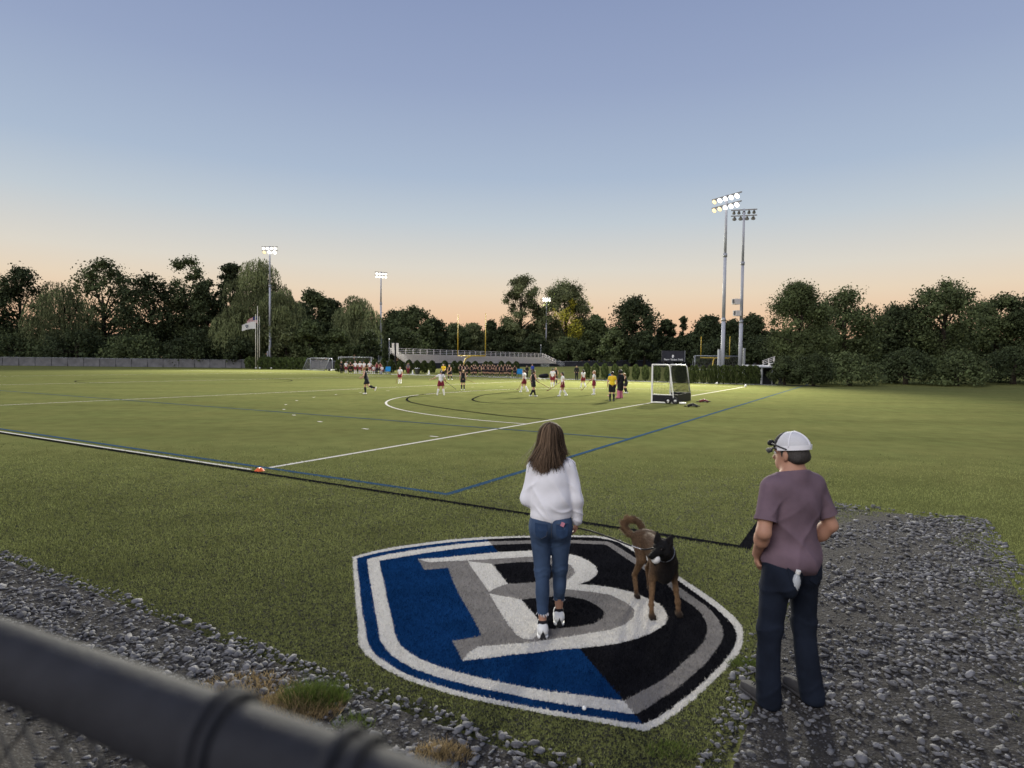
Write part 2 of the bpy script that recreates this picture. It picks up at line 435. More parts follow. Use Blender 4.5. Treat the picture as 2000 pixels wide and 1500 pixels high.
# ------------------------------------------------------------------ turf fibres near the camera, sorted by what colour they have
def fibre_mesh(P, hgt, wid, rg, lean=0.5):
    n = len(P)
    a = rg.uniform(0, 2 * math.pi, n)
    la = rg.uniform(0, 2 * math.pi, n)
    h = hgt * rg.uniform(0.55, 1.15, n); w = wid * rg.uniform(0.7, 1.3, n)
    l_ = h * lean * rg.uniform(0.2, 1.3, n)
    dx, dy = np.cos(a) * w / 2, np.sin(a) * w / 2
    z0 = np.full(n, 0.001)
    A = np.stack([P[:, 0] - dx, P[:, 1] - dy, z0], 1)
    B = np.stack([P[:, 0] + dx, P[:, 1] + dy, z0], 1)
    T = np.stack([P[:, 0] + np.cos(la) * l_, P[:, 1] + np.sin(la) * l_, h], 1)
    V = np.stack([A, B, T], 1).reshape(-1, 3)
    F = np.arange(3 * n).reshape(-1, 3)
    return V, F, rg.uniform(0, 1, n)
N = 1900000
yy = 2.2 + (17.0 - 2.2) * rng.uniform(0, 1, N) ** 1.0
xx = rng.uniform(-1, 1, N) * (0.87 * yy + 0.4)
dens_full = N / (17.0 - 2.2) / (2 * (0.87 * yy + 0.4))          # samples per square metre at that distance
want = 10500 * np.minimum(1, (4.6 / yy) ** 1.9) * (1 - sst(7.0, 17.0, yy)) ** 1.2
keep = rng.uniform(0, 1, N) < want / dens_full
P = np.stack([xx, yy], 1)[keep]
u, v = uv_of(P[:, 0], P[:, 1])
edge = 0.05 * np.sin(v * 5.1) + 0.04 * np.sin(v * 13.7 + 1) + rng.normal(0, 0.03, len(P))
edge2 = 0.06 * np.sin(u * 4.3 + 2) + 0.04 * np.sin(u * 11.0) + rng.normal(0, 0.03, len(P))
P = P[(u > -5.15 + edge) & (v > -9.93 + edge2) | (v < -11.7 + 3 * edge2) | (u > 2.4 + 0.5 * np.sin(v * 2.7 + 1) + 4 * edge)]
cls = classify(P + rng.normal(0, 0.006, P.shape))
lcl = classify_lines(P + rng.normal(0, 0.004, P.shape))
dist = P[:, 1]
grow = np.maximum(1, dist / 5.0)
g = (cls == 0) & (lcl < 0)
V, F, t = fibre_mesh(P[g], 0.023 * np.minimum(grow[g], 1.4), 0.0047 * grow[g], rng)
t = np.clip(t + 0.0, 0, 1)
fib = tag(mesh_obj('turf_fibres', V, F, M('turf_fibre'), fattr=t), 'short olive green artificial turf fibres around the emblem', 'turf', kind='stuff')

# black rubber crumb between the fibres, thinned with distance to darken the near turf
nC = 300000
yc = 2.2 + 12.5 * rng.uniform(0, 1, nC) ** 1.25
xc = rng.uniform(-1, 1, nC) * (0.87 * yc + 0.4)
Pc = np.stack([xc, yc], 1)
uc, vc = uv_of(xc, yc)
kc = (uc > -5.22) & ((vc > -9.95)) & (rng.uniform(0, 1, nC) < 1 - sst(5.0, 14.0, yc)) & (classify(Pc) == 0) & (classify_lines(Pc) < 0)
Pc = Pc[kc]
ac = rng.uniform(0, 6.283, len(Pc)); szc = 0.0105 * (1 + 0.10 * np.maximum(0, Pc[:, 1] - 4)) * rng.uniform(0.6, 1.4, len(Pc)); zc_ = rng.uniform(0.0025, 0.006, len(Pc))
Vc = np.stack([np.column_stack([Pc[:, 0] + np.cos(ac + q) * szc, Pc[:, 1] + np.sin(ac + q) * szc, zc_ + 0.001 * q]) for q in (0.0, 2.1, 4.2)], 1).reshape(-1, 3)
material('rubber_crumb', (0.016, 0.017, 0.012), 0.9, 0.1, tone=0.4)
tag(mesh_obj('rubber_crumb', Vc, np.arange(len(Vc)).reshape(-1, 3), M('rubber_crumb'), fattr=rng.uniform(0, 1, len(Pc))), 'dark rubber crumb lying between the turf fibres, densest near the camera to darken the turf', 'turf', kind='stuff')
emb = tag(empty('turf_emblem', (0, 0, 0)), 'blue and black shield emblem with a big white letter woven into the turf', 'emblem')
# backing sheet of each colour: small cells of the ground
cs = 0.0125
ex = np.arange(R0[:, 0].min() - 0.1, R0[:, 0].max() + 0.1, cs); ey = np.arange(R0[:, 1].min() - 0.1, R0[:, 1].max() + 0.1, cs)
EX, EY = np.meshgrid(ex, ey)
EC = classify(np.stack([EX.ravel() + cs / 2, EY.ravel() + cs / 2], 1))
for c in range(1, 11):
    sel = EC == c
    x0, y0 = EX.ravel()[sel], EY.ravel()[sel]
    zb = np.full(len(x0), 0.004)
    Vb = np.stack([np.stack([x0, y0, zb], 1), np.stack([x0 + cs, y0, zb], 1), np.stack([x0 + cs, y0 + cs, zb], 1), np.stack([x0, y0 + cs, zb], 1)], 1).reshape(-1, 3)
    Fb = np.arange(len(Vb)).reshape(-1, 4)
    Fb = np.concatenate([Fb[:, [0, 1, 2]], Fb[:, [0, 2, 3]]])
    k = cls == c
    V, F, t = fibre_mesh(P[k], 0.020 * np.ones(k.sum()), 0.0052 * grow[k], rng)
    V = np.concatenate([Vb, V]); F2 = np.concatenate([Fb, F + len(Vb)])
    mesh_obj(EMB[c], V, F2, M(EMB_MAT[c]), emb, fattr=np.concatenate([np.full(len(Fb), 0.35), t]))

# ------------------------------------------------------------------ painted lines
def strip(pts, w, z=0.0045):
    pts = np.asarray(pts, float)
    T = np.gradient(pts, axis=0); T /= np.linalg.norm(T, axis=1)[:, None]
    Nn = np.stack([-T[:, 1], T[:, 0]], 1)
    L, Rr = pts + Nn * w / 2, pts - Nn * w / 2
    n = len(pts)
    A = np.concatenate([L, Rr])
    Vv = np.column_stack([A, gz(A[:, 0], A[:, 1]) + z])
    return Vv, np.array([(n + i, n + i + 1, i + 1, i) for i in range(n - 1)])
for i, (nme, k, u0, u1, v0, v1) in enumerate(LINES):
    lu, lv = u1 - u0, v1 - v0
    n = max(2, int(max(lu, lv) / 2))
    if lu > lv:
        pts = fld(np.linspace(u0, u1, n), np.full(n, (v0 + v1) / 2)); w = lv
    else:
        pts = fld(np.full(n, (u0 + u1) / 2), np.linspace(v0, v1, n)); w = lu
    if pts.ndim == 3: pts = pts[:, 0]
    Vb, Fb = strip(pts, w, 0.0045 + 0.0005 * i)
    Fb = np.concatenate([Fb[:, [0, 1, 2]], Fb[:, [0, 2, 3]]])
    kk = lcl == i
    if kk.sum():
        V, F, t = fibre_mesh(P[kk], 0.022 * np.ones(kk.sum()), 0.0065 * grow[kk], rng)
        Vb, Fb, t = np.concatenate([Vb, V]), np.concatenate([Fb, F + len(Vb)]), np.concatenate([np.full(len(Fb), 0.45), t])
    else:
        t = np.full(len(Fb), 0.5)
    tag(mesh_obj(nme, Vb, Fb, M(LMAT[k]), playing_field, fattr=t), kind='structure')
# shooting circle and its broken outer ring, black fans of the other sport
pu0, pu1, cr = 25.62, 29.28, 14.63
th = np.linspace(math.pi, math.pi / 2, 40); th2 = np.linspace(math.pi / 2, 0, 40)
arc = np.concatenate([np.stack([pu0 + cr * np.cos(th), cr * np.sin(th)], 1), np.stack([pu1 + cr * np.cos(th2), cr * np.sin(th2)], 1)])
def uvpts(a):
    return FA + a[:, :1] * FU + a[:, 1:] * FV
Vb, Fb = strip(uvpts(arc), 0.11, 0.011)
tag(mesh_obj('shooting_circle', Vb, Fb, M('white_fibre'), playing_field, fattr=np.full(len(Fb), 0.5)), kind='structure')
s = 0.0
cr2 = 19.4
for k in range(24):
    a = math.pi - (0.30 + k * 3.0) / cr2
    if a < 0.1: break
    c0 = (pu0 if a > math.pi / 2 else pu1)
    a2 = a - 0.30 / cr2
    pts = uvpts(np.array([[c0 + cr2 * math.cos(t_), cr2 * math.sin(t_)] for t_ in np.linspace(a, a2, 3)]))
    Vb, Fb = strip(pts, 0.11, 0.006)
    tag(mesh_obj('circle_dash', Vb, Fb, M('white_fibre'), playing_field, fattr=np.full(len(Fb), 0.5)), kind='structure')
def smooth_path(uvs, n=60):
    uvs = np.array(uvs, float)
    d = np.concatenate([[0], np.cumsum(np.linalg.norm(np.diff(uvs, axis=0), axis=1))])
    out = []
    m = len(uvs)
    for tt in np.linspace(0, d[-1], n):
        i = min(max(np.searchsorted(d, tt) - 1, 0), m - 2)
        f = (tt - d[i]) / (d[i + 1] - d[i])
        p0, p1, p2, p3 = uvs[max(i - 1, 0)], uvs[i], uvs[i + 1], uvs[min(i + 2, m - 1)]
        out.append(0.5 * ((2 * p1) + (-p0 + p2) * f + (2 * p0 - 5 * p1 + 4 * p2 - p3) * f * f + (-p0 + 3 * p1 - 3 * p2 + p3) * f ** 3))
    return np.array(out)
for nme, uvs in (('black_outer_fan', [(13.0, 0.1), (13.2, 2.0), (13.8, 3.7), (15.0, 6.6), (16.4, 9.2), (18.0, 11.25), (20.5, 13.2), (23.5, 14.5), (26.2, 15.0), (31, 14.6)]),
                 ('black_inner_fan', [(24.5, -0.2), (22.5, 2.2), (20.8, 4.4), (19.6, 6.2), (19.7, 7.6), (21.0, 9.0), (22.8, 10.0), (24.8, 10.9), (26.8, 11.4), (31, 11.8), (35, 11.2)])):
    Vb, Fb = strip(uvpts(smooth_path(uvs)), 0.12, 0.0125)
    tag(mesh_obj(nme, Vb, Fb, M('black_fibre'), playing_field, fattr=np.full(len(Fb), 0.5)), kind='structure')
th = np.linspace(0, 2 * math.pi, 70)
Vb, Fb = strip(uvpts(np.stack([27.4 + 9.1 * np.cos(th), 45.7 + 9.1 * np.sin(th)], 1)), 0.12, 0.0115)
tag(mesh_obj('centre_circle', Vb, Fb, M('black_fibre'), playing_field, fattr=np.full(len(Fb), 0.5)), kind='structure')

# ------------------------------------------------------------------ soil strip and gravel along the edge of the turf
def soil_sheet(name, u0, u1, v0, v1, du):
    uu = np.arange(u0, u1 + 1e-6, du); vv = np.arange(v0, v1 + 1e-6, du)
    UU, VV = np.meshgrid(uu, vv)
    Pp = FA + UU[..., None] * FU + VV[..., None] * FV
    rg = np.random.default_rng(3)
    z = gz(Pp[..., 0], Pp[..., 1]) + 0.007 + 0.012 * rg.uniform(0, 1, UU.shape)
    Vv = np.concatenate([Pp, z[..., None]], -1).reshape(-1, 3)
    h_, w_ = UU.shape
    ii = (np.arange(h_ - 1)[:, None] * w_ + np.arange(w_ - 1)[None, :]).ravel()
    return tag(mesh_obj(name, Vv, np.stack([ii, ii + 1, ii + w_ + 1, ii + w_], 1), M('soil'), smooth=True), kind='structure')
soil_sheet('gravel_path', -14.2, -5.15, -16.0, 14.0, 0.16)
soil_sheet('side_gravel_path', -5.15, 2.8, -11.9, -9.88, 0.16)
material('gravel', (0.128, 0.127, 0.134), 0.85, 0.25, tone=0.5, noise=0.2, nscale=60, bump=0.3, bscale=120)
def stones(name, Pxy, size, rg, label):
    ico = np.array([(0, 0, 1), (0.89, 0, 0.45), (0.28, 0.85, 0.45), (-0.72, 0.53, 0.45), (-0.72, -0.53, 0.45), (0.28, -0.85, 0.45),
                    (0.72, 0.53, -0.45), (-0.28, 0.85, -0.45), (-0.89, 0, -0.45), (-0.28, -0.85, -0.45), (0.72, -0.53, -0.45), (0, 0, -1)])
    fi = np.array([(0, 1, 2), (0, 2, 3), (0, 3, 4), (0, 4, 5), (0, 5, 1), (1, 6, 2), (2, 7, 3), (3, 8, 4), (4, 9, 5), (5, 10, 1),
                   (6, 7, 2), (7, 8, 3), (8, 9, 4), (9, 10, 5), (10, 6, 1), (11, 7, 6), (11, 8, 7), (11, 9, 8), (11, 10, 9), (11, 6, 10)])
    n = len(Pxy)
    B = ico[None] * (1 + rg.normal(0, 0.16, (n, 12, 1)))
    sc = np.stack([rg.uniform(0.7, 1.4, n), rg.uniform(0.6, 1.0, n), rg.uniform(0.22, 0.5, n)], 1) * (size / 2)[:, None]
    B = B * sc[:, None, :]
    for ax in (1, 0, 2):
        a = rg.uniform(-0.5, 0.5, n) if ax != 2 else rg.uniform(0, 6.28, n)
        c, s_ = np.cos(a)[:, None], np.sin(a)[:, None]
        i, j = [(1, 2), (2, 0), (0, 1)][ax]
        bi, bj = B[..., i].copy(), B[..., j].copy()
        B[..., i] = bi * c - bj * s_; B[..., j] = bi * s_ + bj * c
    z = gz(Pxy[:, 0], Pxy[:, 1]) + 0.012 + size * rg.uniform(0.05, 0.25, n)
    B = B + np.column_stack([Pxy, z])[:, None, :]
    Ff = (fi[None] + 12 * np.arange(n)[:, None, None]).reshape(-1, 3)
    t = np.repeat(np.clip(rg.normal(0.5, 0.24, n), 0, 1), 20)
    return tag(mesh_obj(name, B.reshape(-1, 3), Ff, M('gravel'), fattr=t), label, 'gravel', kind='stuff')
rg = np.random.default_rng(11)
n = 56000
uu = rg.uniform(-7.6, -5.10, n); vv = rg.uniform(-13.0, 6.0, n)
pp = FA + uu[:, None] * FU + vv[:, None] * FV
den = np.clip(1.0 - np.abs(uu + 5.75) / 1.0, 0.0, 1) ** 0.5 * (0.66 + 0.34 * np.sin(vv * 2.1 + uu * 3) * np.sin(vv * 0.9 + 1))
ok = (rg.uniform(0, 1, n) < den * 1.0) & (pp[:, 1] > 2.0) & (np.abs(pp[:, 0]) < 0.9 * pp[:, 1] + 0.5)
sz = np.clip(rg.lognormal(math.log(0.030), 0.45, n), 0.011, 0.09)
stones('gravel', pp[ok], sz[ok], rg, 'grey crushed stone gravel along the near edge of the turf')
n = 19000
uu = -6.2 + 9.2 * rg.uniform(0, 1, n) ** 1.2; vv = rg.uniform(-12.1, -9.78, n)
sz = np.clip(rg.lognormal(math.log(0.030), 0.45, n), 0.010, 0.08) * (1 + np.clip(uu + 3, 0, 40) * 0.05)
pp = FA + uu[:, None] * FU + vv[:, None] * FV
den = (0.42 + 0.42 * np.sin(vv * 2.6 + uu * 1.7) * np.sin(uu * 1.3 + vv))
ok = (rg.uniform(0, 1, n) < den) & (pp[:, 1] > 2.2) & (np.abs(pp[:, 0]) < 0.9 * pp[:, 1] + 0.5)
stones('side_gravel', pp[ok], (sz * 0.95)[ok], rg, 'pale stone gravel under and beside the standing man')

def tuft(name, c, rad, n, hgt, mat, label, cat='grass'):
    rg = np.random.default_rng(abs(hash((round(c[0], 3), n))) % 9999 if False else int(1000 + abs(c[0] * 317) + n))
    a = rg.uniform(0, 6.28, n); r_ = rad * np.sqrt(rg.uniform(0, 1, n))
    Pt = np.stack([c[0] + np.cos(a) * r_ * 1.3, c[1] + np.sin(a) * r_ * 0.8], 1)
    V_, F_, t_ = fibre_mesh(np.zeros((n, 2)) + Pt, hgt * (1.15 - 0.6 * r_ / rad), 0.006 * np.ones(n), rg, 0.9)
    V_[:, 2] += np.repeat(gz(Pt[:, 0], Pt[:, 1]), 3) + 0.005
    o = mesh_obj(name, V_, F_, M(mat), fattr=t_)
    return tag(o, label, cat, kind='stuff')
q = GP(612, 1375); tuft('grass_clump', q, 0.17, 2200, 0.15, 'wild_grass', 'green weedy grass clump growing out of the gravel strip')
q = GP(575, 1392); tuft('dry_grass_clump', q, 0.24, 1900, 0.11, 'straw', 'yellowed dry grass clump in front of the green one')
q = GP(480, 1350); tuft('dry_grass_patch', q, 0.28, 900, 0.08, 'straw', 'sparse dry grass patch at the left end of the gravel strip')
q = GP(862, 1482); tuft('straw_clump', q, 0.13, 700, 0.09, 'straw', 'pale straw clump beside the fence rail tie')
q = GP(690, 1420); tuft('grass_sprig', q, 0.10, 260, 0.09, 'wild_grass', 'small green sprig between stones right of the grass clump')
q = GP(1310, 1468); tuft('bright_turf_tuft', q, 0.12, 260, 0.05, 'wild_grass', 'bright green weed tuft in the turf below the emblem tip')
q = GP(1455, 1300); tuft('weed_tuft', q, 0.10, 260, 0.06, 'wild_grass', 'bright green weed tuft left of the standing man')
# ------------------------------------------------------------------ smooth bodies: distance fields meshed into one continuous surface
_CO = np.array([(i, j, k) for i in (0, 1) for j in (0, 1) for k in (0, 1)])
_ED = [(a, b) for a in range(8) for b in range(a + 1, 8) if np.abs(_CO[a] - _CO[b]).sum() == 1]
def surface(Fd, org, h):
    s = Fd < 0
    c = sum(s[i:s.shape[0] - 1 + i, j:s.shape[1] - 1 + j, k:s.shape[2] - 1 + k].astype(np.int8) for i, j, k in _CO)
    mixed = (c > 0) & (c < 8)
    I = np.argwhere(mixed)
    idx = np.full(mixed.shape, -1, np.int64); idx[mixed] = np.arange(len(I))
    acc = np.zeros((len(I), 3)); cnt = np.zeros(len(I))
    val = [Fd[I[:, 0] + o[0], I[:, 1] + o[1], I[:, 2] + o[2]] for o in _CO]
    for a, b in _ED:
        m = (val[a] < 0) != (val[b] < 0)
        t = val[a] / np.where(m, val[a] - val[b], 1)
        p = _CO[a] + t[:, None] * (_CO[b] - _CO[a])
        acc[m] += p[m]; cnt[m] += 1
    V = org + h * (I + acc / cnt[:, None])
    Q = []
    for ax in range(3):
        a1, a2 = (ax + 1) % 3, (ax + 2) % 3
        lo = [slice(1, -1)] * 3; hi = [slice(1, -1)] * 3
        lo[ax] = slice(0, -1); hi[ax] = slice(1, None)
        A, B = s[tuple(lo)], s[tuple(hi)]
        E_ = np.argwhere(A != B)
        ins = A[E_[:, 0], E_[:, 1], E_[:, 2]]
        base = E_ + 1; base[:, ax] -= 1
        def cell(d1, d2):
            q = base.copy(); q[:, a1] += d1; q[:, a2] += d2
            return idx[q[:, 0], q[:, 1], q[:, 2]]
        f = np.stack([cell(-1, -1), cell(0, -1), cell(0, 0), cell(-1, 0)], 1)
        f[~ins] = f[~ins][:, ::-1]
        Q.append(f)
    return V, np.concatenate(Q)

class Blob:
    def __init__(s):
        s.p = []; s.cuts = []
    def cap(s, a, b, ra, rb=None, k=0.03, col=None, flat=None, sub=False):
        """tapered limb; flat=(axis unit vector, factor) squashes it"""
        s.p.append(('c', np.array(a, float), np.array(b, float), ra, ra if rb is None else rb, k, col, flat, sub)); return s
    def ell(s, c, r, k=0.03, rot=None, col=None, sub=False):
        s.p.append(('e', np.array(c, float), np.array(np.broadcast_to(r, (3,)), float), rot, None, k, col, None, sub)); return s
    def cut(s, pt, n):
        s.cuts.append((np.array(pt, float), np.array(n, float) / np.linalg.norm(n))); return s
    def dist(s, q, X):
        if q[0] == 'c':
            a, b, ra, rb, flat = q[1], q[2], q[3], q[4], q[7]
            ba = b - a; L = ba.dot(ba) + 1e-12
            pa = [X[i] - a[i] for i in range(3)]
            t = np.clip((pa[0] * ba[0] + pa[1] * ba[1] + pa[2] * ba[2]) / L, 0, 1)
            d = [pa[i] - t * ba[i] for i in range(3)]
            if flat is not None:
                ax, f = flat
                dt = d[0] * ax[0] + d[1] * ax[1] + d[2] * ax[2]
                d = [d[i] + ax[i] * dt * (f - 1) for i in range(3)]
            return np.sqrt(d[0] ** 2 + d[1] ** 2 + d[2] ** 2) - (ra + (rb - ra) * t)
        c, r, rot = q[1], q[2], q[3]
        d = [X[i] - c[i] for i in range(3)]
        if rot is not None:
            d = [rot[0][i] * d[0] + rot[1][i] * d[1] + rot[2][i] * d[2] for i in range(3)]
        k0 = np.sqrt(sum((d[i] / r[i]) ** 2 for i in range(3)))
        k1 = np.sqrt(sum((d[i] / r[i] ** 2) ** 2 for i in range(3))) + 1e-9
        return k0 * (k0 - 1) / k1
    def bounds(s, q):
        if q[0] == 'c':
            r = max(q[3], q[4]); return np.minimum(q[1], q[2]) - r, np.maximum(q[1], q[2]) + r
        r = q[2].max() if q[3] is not None else q[2]
        return q[1] - r, q[1] + r
    def mesh(s, h, disp=None):
        bb = [s.bounds(q) for q in s.p if not q[8]]
        lo = np.min([b[0] for b in bb], 0) - 3 * h; hi = np.max([b[1] for b in bb], 0) + 3 * h
        n = np.ceil((hi - lo) / h).astype(int) + 1
        G = [lo[i] + h * np.arange(n[i]) for i in range(3)]
        Fd = np.full(n, 0.5)
        for q in s.p:
            k = q[5]
            b0, b1 = s.bounds(q)
            m = k + 3 * h
            i0 = np.clip(np.floor((b0 - m - lo) / h).astype(int), 0, n); i1 = np.clip(np.ceil((b1 + m - lo) / h).astype(int) + 1, 0, n)
            if (i1 <= i0).any(): continue
            X = [G[0][i0[0]:i1[0], None, None], G[1][None, i0[1]:i1[1], None], G[2][None, None, i0[2]:i1[2]]]
            d = s.dist(q, X)
            sl = tuple(slice(i0[i], i1[i]) for i in range(3))
            f = Fd[sl]
            if q[8]:
                hh = np.maximum(k - np.abs(f + d), 0) / k
                Fd[sl] = np.maximum(f, -d) + hh * hh * k / 4
            else:
                hh = np.maximum(k - np.abs(f - d), 0) / k
                Fd[sl] = np.minimum(f, d) - hh * hh * k / 4
        X = [G[0][:, None, None], G[1][None, :, None], G[2][None, None, :]]
        if disp is not None:
            Fd = Fd + disp(*X)
        for pt, nn in s.cuts:
            Fd = np.maximum(Fd, (X[0] - pt[0]) * nn[0] + (X[1] - pt[1]) * nn[1] + (X[2] - pt[2]) * nn[2])
        return surface(Fd, lo, h)
    def colours(s, V, sharp=60.0):
        X = [V[:, 0], V[:, 1], V[:, 2]]
        w = np.zeros(len(V)); c = np.zeros((len(V), 3))
        for q in s.p:
            if q[6] is None or q[8]: continue
            e = np.exp(-sharp * np.clip(s.dist(q, X), -0.05, 0.4))
            w += e; c += e[:, None] * np.array(q[6])
        return c / (w[:, None] + 1e-12)
    def build(s, name, mat, h, parent=None, disp=None, tint=False, sharp=60.0):
        V, Q = s.mesh(h, disp)
        return mesh_obj(name, V, Q, mat, parent, True, vcol=s.colours(V, sharp) if tint else None)

material('skin', (0.52, 0.30, 0.21), 0.6, 0.35, noise=0.08, nscale=14)
material('skin_tan', (0.40, 0.215, 0.145), 0.6, 0.35, noise=0.1, nscale=12)
material('white_cloth', (0.78, 0.78, 0.82), 0.9, 0.1, noise=0.03, nscale=20, bump=0.06, bscale=300)
material('denim', (0.042, 0.069, 0.125), 0.9, 0.15, noise=0.34, nscale=7, bump=0.25, bscale=260, stretch=(1, 1, 0.5))
material('dark_denim', (0.010, 0.014, 0.025), 0.9, 0.15, noise=0.4, nscale=6, bump=0.25, bscale=240)
material('plum_cloth', (0.150, 0.104, 0.130), 0.95, 0.1, noise=0.16, nscale=9, bump=0.12, bscale=400)
material('hair_brown', (0.118, 0.079, 0.051), 0.65, 0.12, tone=0.9)
material('hair_dark', (0.03, 0.022, 0.017), 0.55, 0.3, noise=0.3, nscale=40)
material('hair_blond', (0.30, 0.19, 0.09), 0.55, 0.3, noise=0.3, nscale=40)
material('hair_grey', (0.05, 0.045, 0.042), 0.8, 0.2, noise=0.4, nscale=120)
material('white_leather', (0.72, 0.72, 0.70), 0.5, 0.35, noise=0.05, nscale=30)
material('black_rubber', (0.015, 0.015, 0.017), 0.7, 0.3)
material('grey_suede', (0.055, 0.053, 0.055), 0.9, 0.15, noise=0.2, nscale=30)
material('pink_card', (0.50, 0.20, 0.26), 0.6, 0.3)
material('dog_coat', (0.2, 0.1, 0.05), 0.8, 0.2, tint=True, noise=0.3, nscale=55, bump=0.5, bscale=220)
material('tail_fur', (0.20, 0.125, 0.072), 0.8, 0.2, tone=0.5)
material('steel', (0.6, 0.6, 0.62), 0.3, 0.5, 0.9)
material('eye_white', (0.8, 0.8, 0.8), 0.3, 0.5)
material('eye_dark', (0.02, 0.012, 0.01), 0.15, 0.6)
material('cap_mesh', (0.62, 0.62, 0.64), 0.8, 0.2, noise=0.1, nscale=200, bump=0.4, bscale=400)

def eyes(parent, c, sep, r, fw=(0, 1, 0)):
    for sgn in (-1, 1):
        e = MB().ball(np.array(c) + np.array([sgn * sep, 0, 0]), r, 10, 7).build('eye', M('eye_white'), parent, True)
        MB().ball(np.array(c) + np.array([sgn * sep, 0, 0]) + np.array(fw) * r * 0.62, r * 0.5, 8, 6).build('iris', M('eye_dark'), e, True)

def head_prims(b, c, skin=None, scale=1.0, mir=1):
    c = np.array(c); s_ = scale
    b.ell(c + np.array([0, -0.012, 0.02]) * s_, np.array([0.076, 0.095, 0.092]) * s_, 0.02)
    b.ell(c + np.array([0, 0.028, -0.045]) * s_, np.array([0.058, 0.066, 0.075]) * s_, 0.03)          # face and jaw
    b.ell(c + np.array([0, 0.068, -0.085]) * s_, np.array([0.024, 0.022, 0.022]) * s_, 0.03)          # chin
    b.cap(c + np.array([0, 0.085, 0.0]) * s_, c + np.array([0, 0.108, -0.038]) * s_, 0.010 * s_, 0.015 * s_, 0.012)   # nose
    b.cap(c + np.array([-0.018, 0.088, -0.064]) * s_, c + np.array([0.018, 0.088, -0.064]) * s_, 0.008 * s_, None, 0.008)  # mouth
    b.cap(c + np.array([-0.045, 0.07, 0.018]) * s_, c + np.array([0.045, 0.07, 0.018]) * s_, 0.014 * s_, None, 0.015)      # brow
    for g in (-1, 1):
        b.ell(c + np.array([g * 0.034, 0.088, -0.002]) * s_, np.array([0.015, 0.014, 0.011]) * s_, 0.01, sub=True)     # eye sockets
        b.ell(c + np.array([g * 0.078, -0.01, -0.012]) * s_, np.array([0.011, 0.019, 0.032]) * s_, 0.008)                # ears

def hand_prims(b, wrist, d, out, r=1.0, curl=0.5, thumb=1):
    """palm and five bent fingers; d = direction of the hand, out = direction the palm faces"""
    d = np.array(d, float); d /= np.linalg.norm(d)
    out = np.array(out, float); out -= d * out.dot(d); out /= np.linalg.norm(out)
    sd = np.cross(d, out)
    w = np.array(wrist, float)
    palm = w + d * 0.055 * r
    b.cap(w + d * 0.01, palm, 0.024 * r, 0.032 * r, 0.02, flat=(out, 1.7))
    for i, (o, L) in enumerate(((-0.027, 0.062), (-0.009, 0.074), (0.009, 0.070), (0.026, 0.054))):
        p0 = palm + sd * o * r + d * 0.02 * r
        p1 = p0 + (d * (1 - curl * 0.4) + out * curl * 0.6) * L * 0.5 * r
        p2 = p1 + (d * (1 - curl) + out * curl) * L * 0.5 * r
        b.cap(p0, p1, 0.0095 * r, 0.0085 * r, 0.006); b.cap(p1, p2, 0.0085 * r, 0.007 * r, 0.005)
    t0 = w + d * 0.025 * r + sd * thumb * 0.024 * r
    t1 = t0 + (d * 0.6 + sd * thumb * 0.6 + out * 0.4) * 0.034 * r
    t2 = t1 + (d * 0.9 + out * 0.4) * 0.03 * r
    b.cap(t0, t1, 0.0115 * r, 0.010 * r, 0.01); b.cap(t1, t2, 0.010 * r, 0.008 * r, 0.006)

def hs(x):    # cheap pseudo noise
    return np.sin(x)

# ================================================================== the woman with the dog
woman_loc = (0.335, 5.08, 0.0)
hipL, kneL, ankL = (-0.088, 0, 0.86), (-0.064, -0.015, 0.50), (-0.062, -0.115, 0.115)
hipR, kneR, ankR = (0.088, 0, 0.86), (0.088, 0.065, 0.50), (0.090, 0.135, 0.115)
shL, elL, wrL = (-0.150, 0, 1.37), (-0.192, 0.005, 1.10), (-0.12, 0.17, 1.00)
shR, elR, wrR = (0.152, 0, 1.37), (0.208, -0.015, 1.10), (0.215, 0.03, 0.905)
b = Blob()
b.ell((0, 0, 0.93), (0.158, 0.115, 0.13), 0.05)
for g in (-1, 1):
    b.ell((g * 0.076, -0.055, 0.865), (0.084, 0.078, 0.095), 0.04)
for hp, kn, an in ((hipL, kneL, ankL), (hipR, kneR, ankR)):
    b.cap(hp, kn, 0.084, 0.056, 0.04); b.cap(kn, an, 0.054, 0.031, 0.03)
    c = np.array(kn) * 0.62 + np.array(an) * 0.38
    b.ell(c + (0, -0.022, 0), (0.044, 0.047, 0.10), 0.03)
    b.cap(np.array(an) + (0, -0.02, -0.06), np.array(an) + (0.0, 0.13, -0.085), 0.036, 0.026, 0.03)
b.ell((0, 0, 1.09), (0.128, 0.092, 0.15), 0.05); b.ell((0, 0, 1.27), (0.158, 0.105, 0.15), 0.05)
b.cap((-0.13, 0, 1.37), (0.13, 0, 1.37), 0.058, None, 0.05)
b.cap((0, -0.005, 1.40), (-0.006, 0.012, 1.50), 0.05, 0.047, 0.03)
head_prims(b, (-0.008, 0.03, 1.60))
b.cap(shL, elL, 0.048, 0.038, 0.03); b.cap(elL, wrL, 0.037, 0.025, 0.02)
b.cap(shR, elR, 0.048, 0.038, 0.03); b.cap(elR, wrR, 0.037, 0.024, 0.02)
hand_prims(b, wrR, (-0.05, 0.25, -1), (-1, 0.3, 0), 1.0, 0.8, thumb=-1)
hand_prims(b, wrL, (0.8, 0.5, -0.1), (0, -1, -0.2), 1.0, 0.7, thumb=1)
b.cap((0.02, -0.005, 1.45), (0.11, 0, 1.385), 0.035, 0.045, 0.04); b.cap((-0.02, -0.005, 1.45), (-0.11, 0, 1.385), 0.035, 0.045, 0.04)
woman = b.build('person', M('skin_tan'), 0.0076)
woman.location = woman_loc
tag(woman, 'person in white sweatshirt and blue jeans standing on the emblem holding the dog leash', 'person')
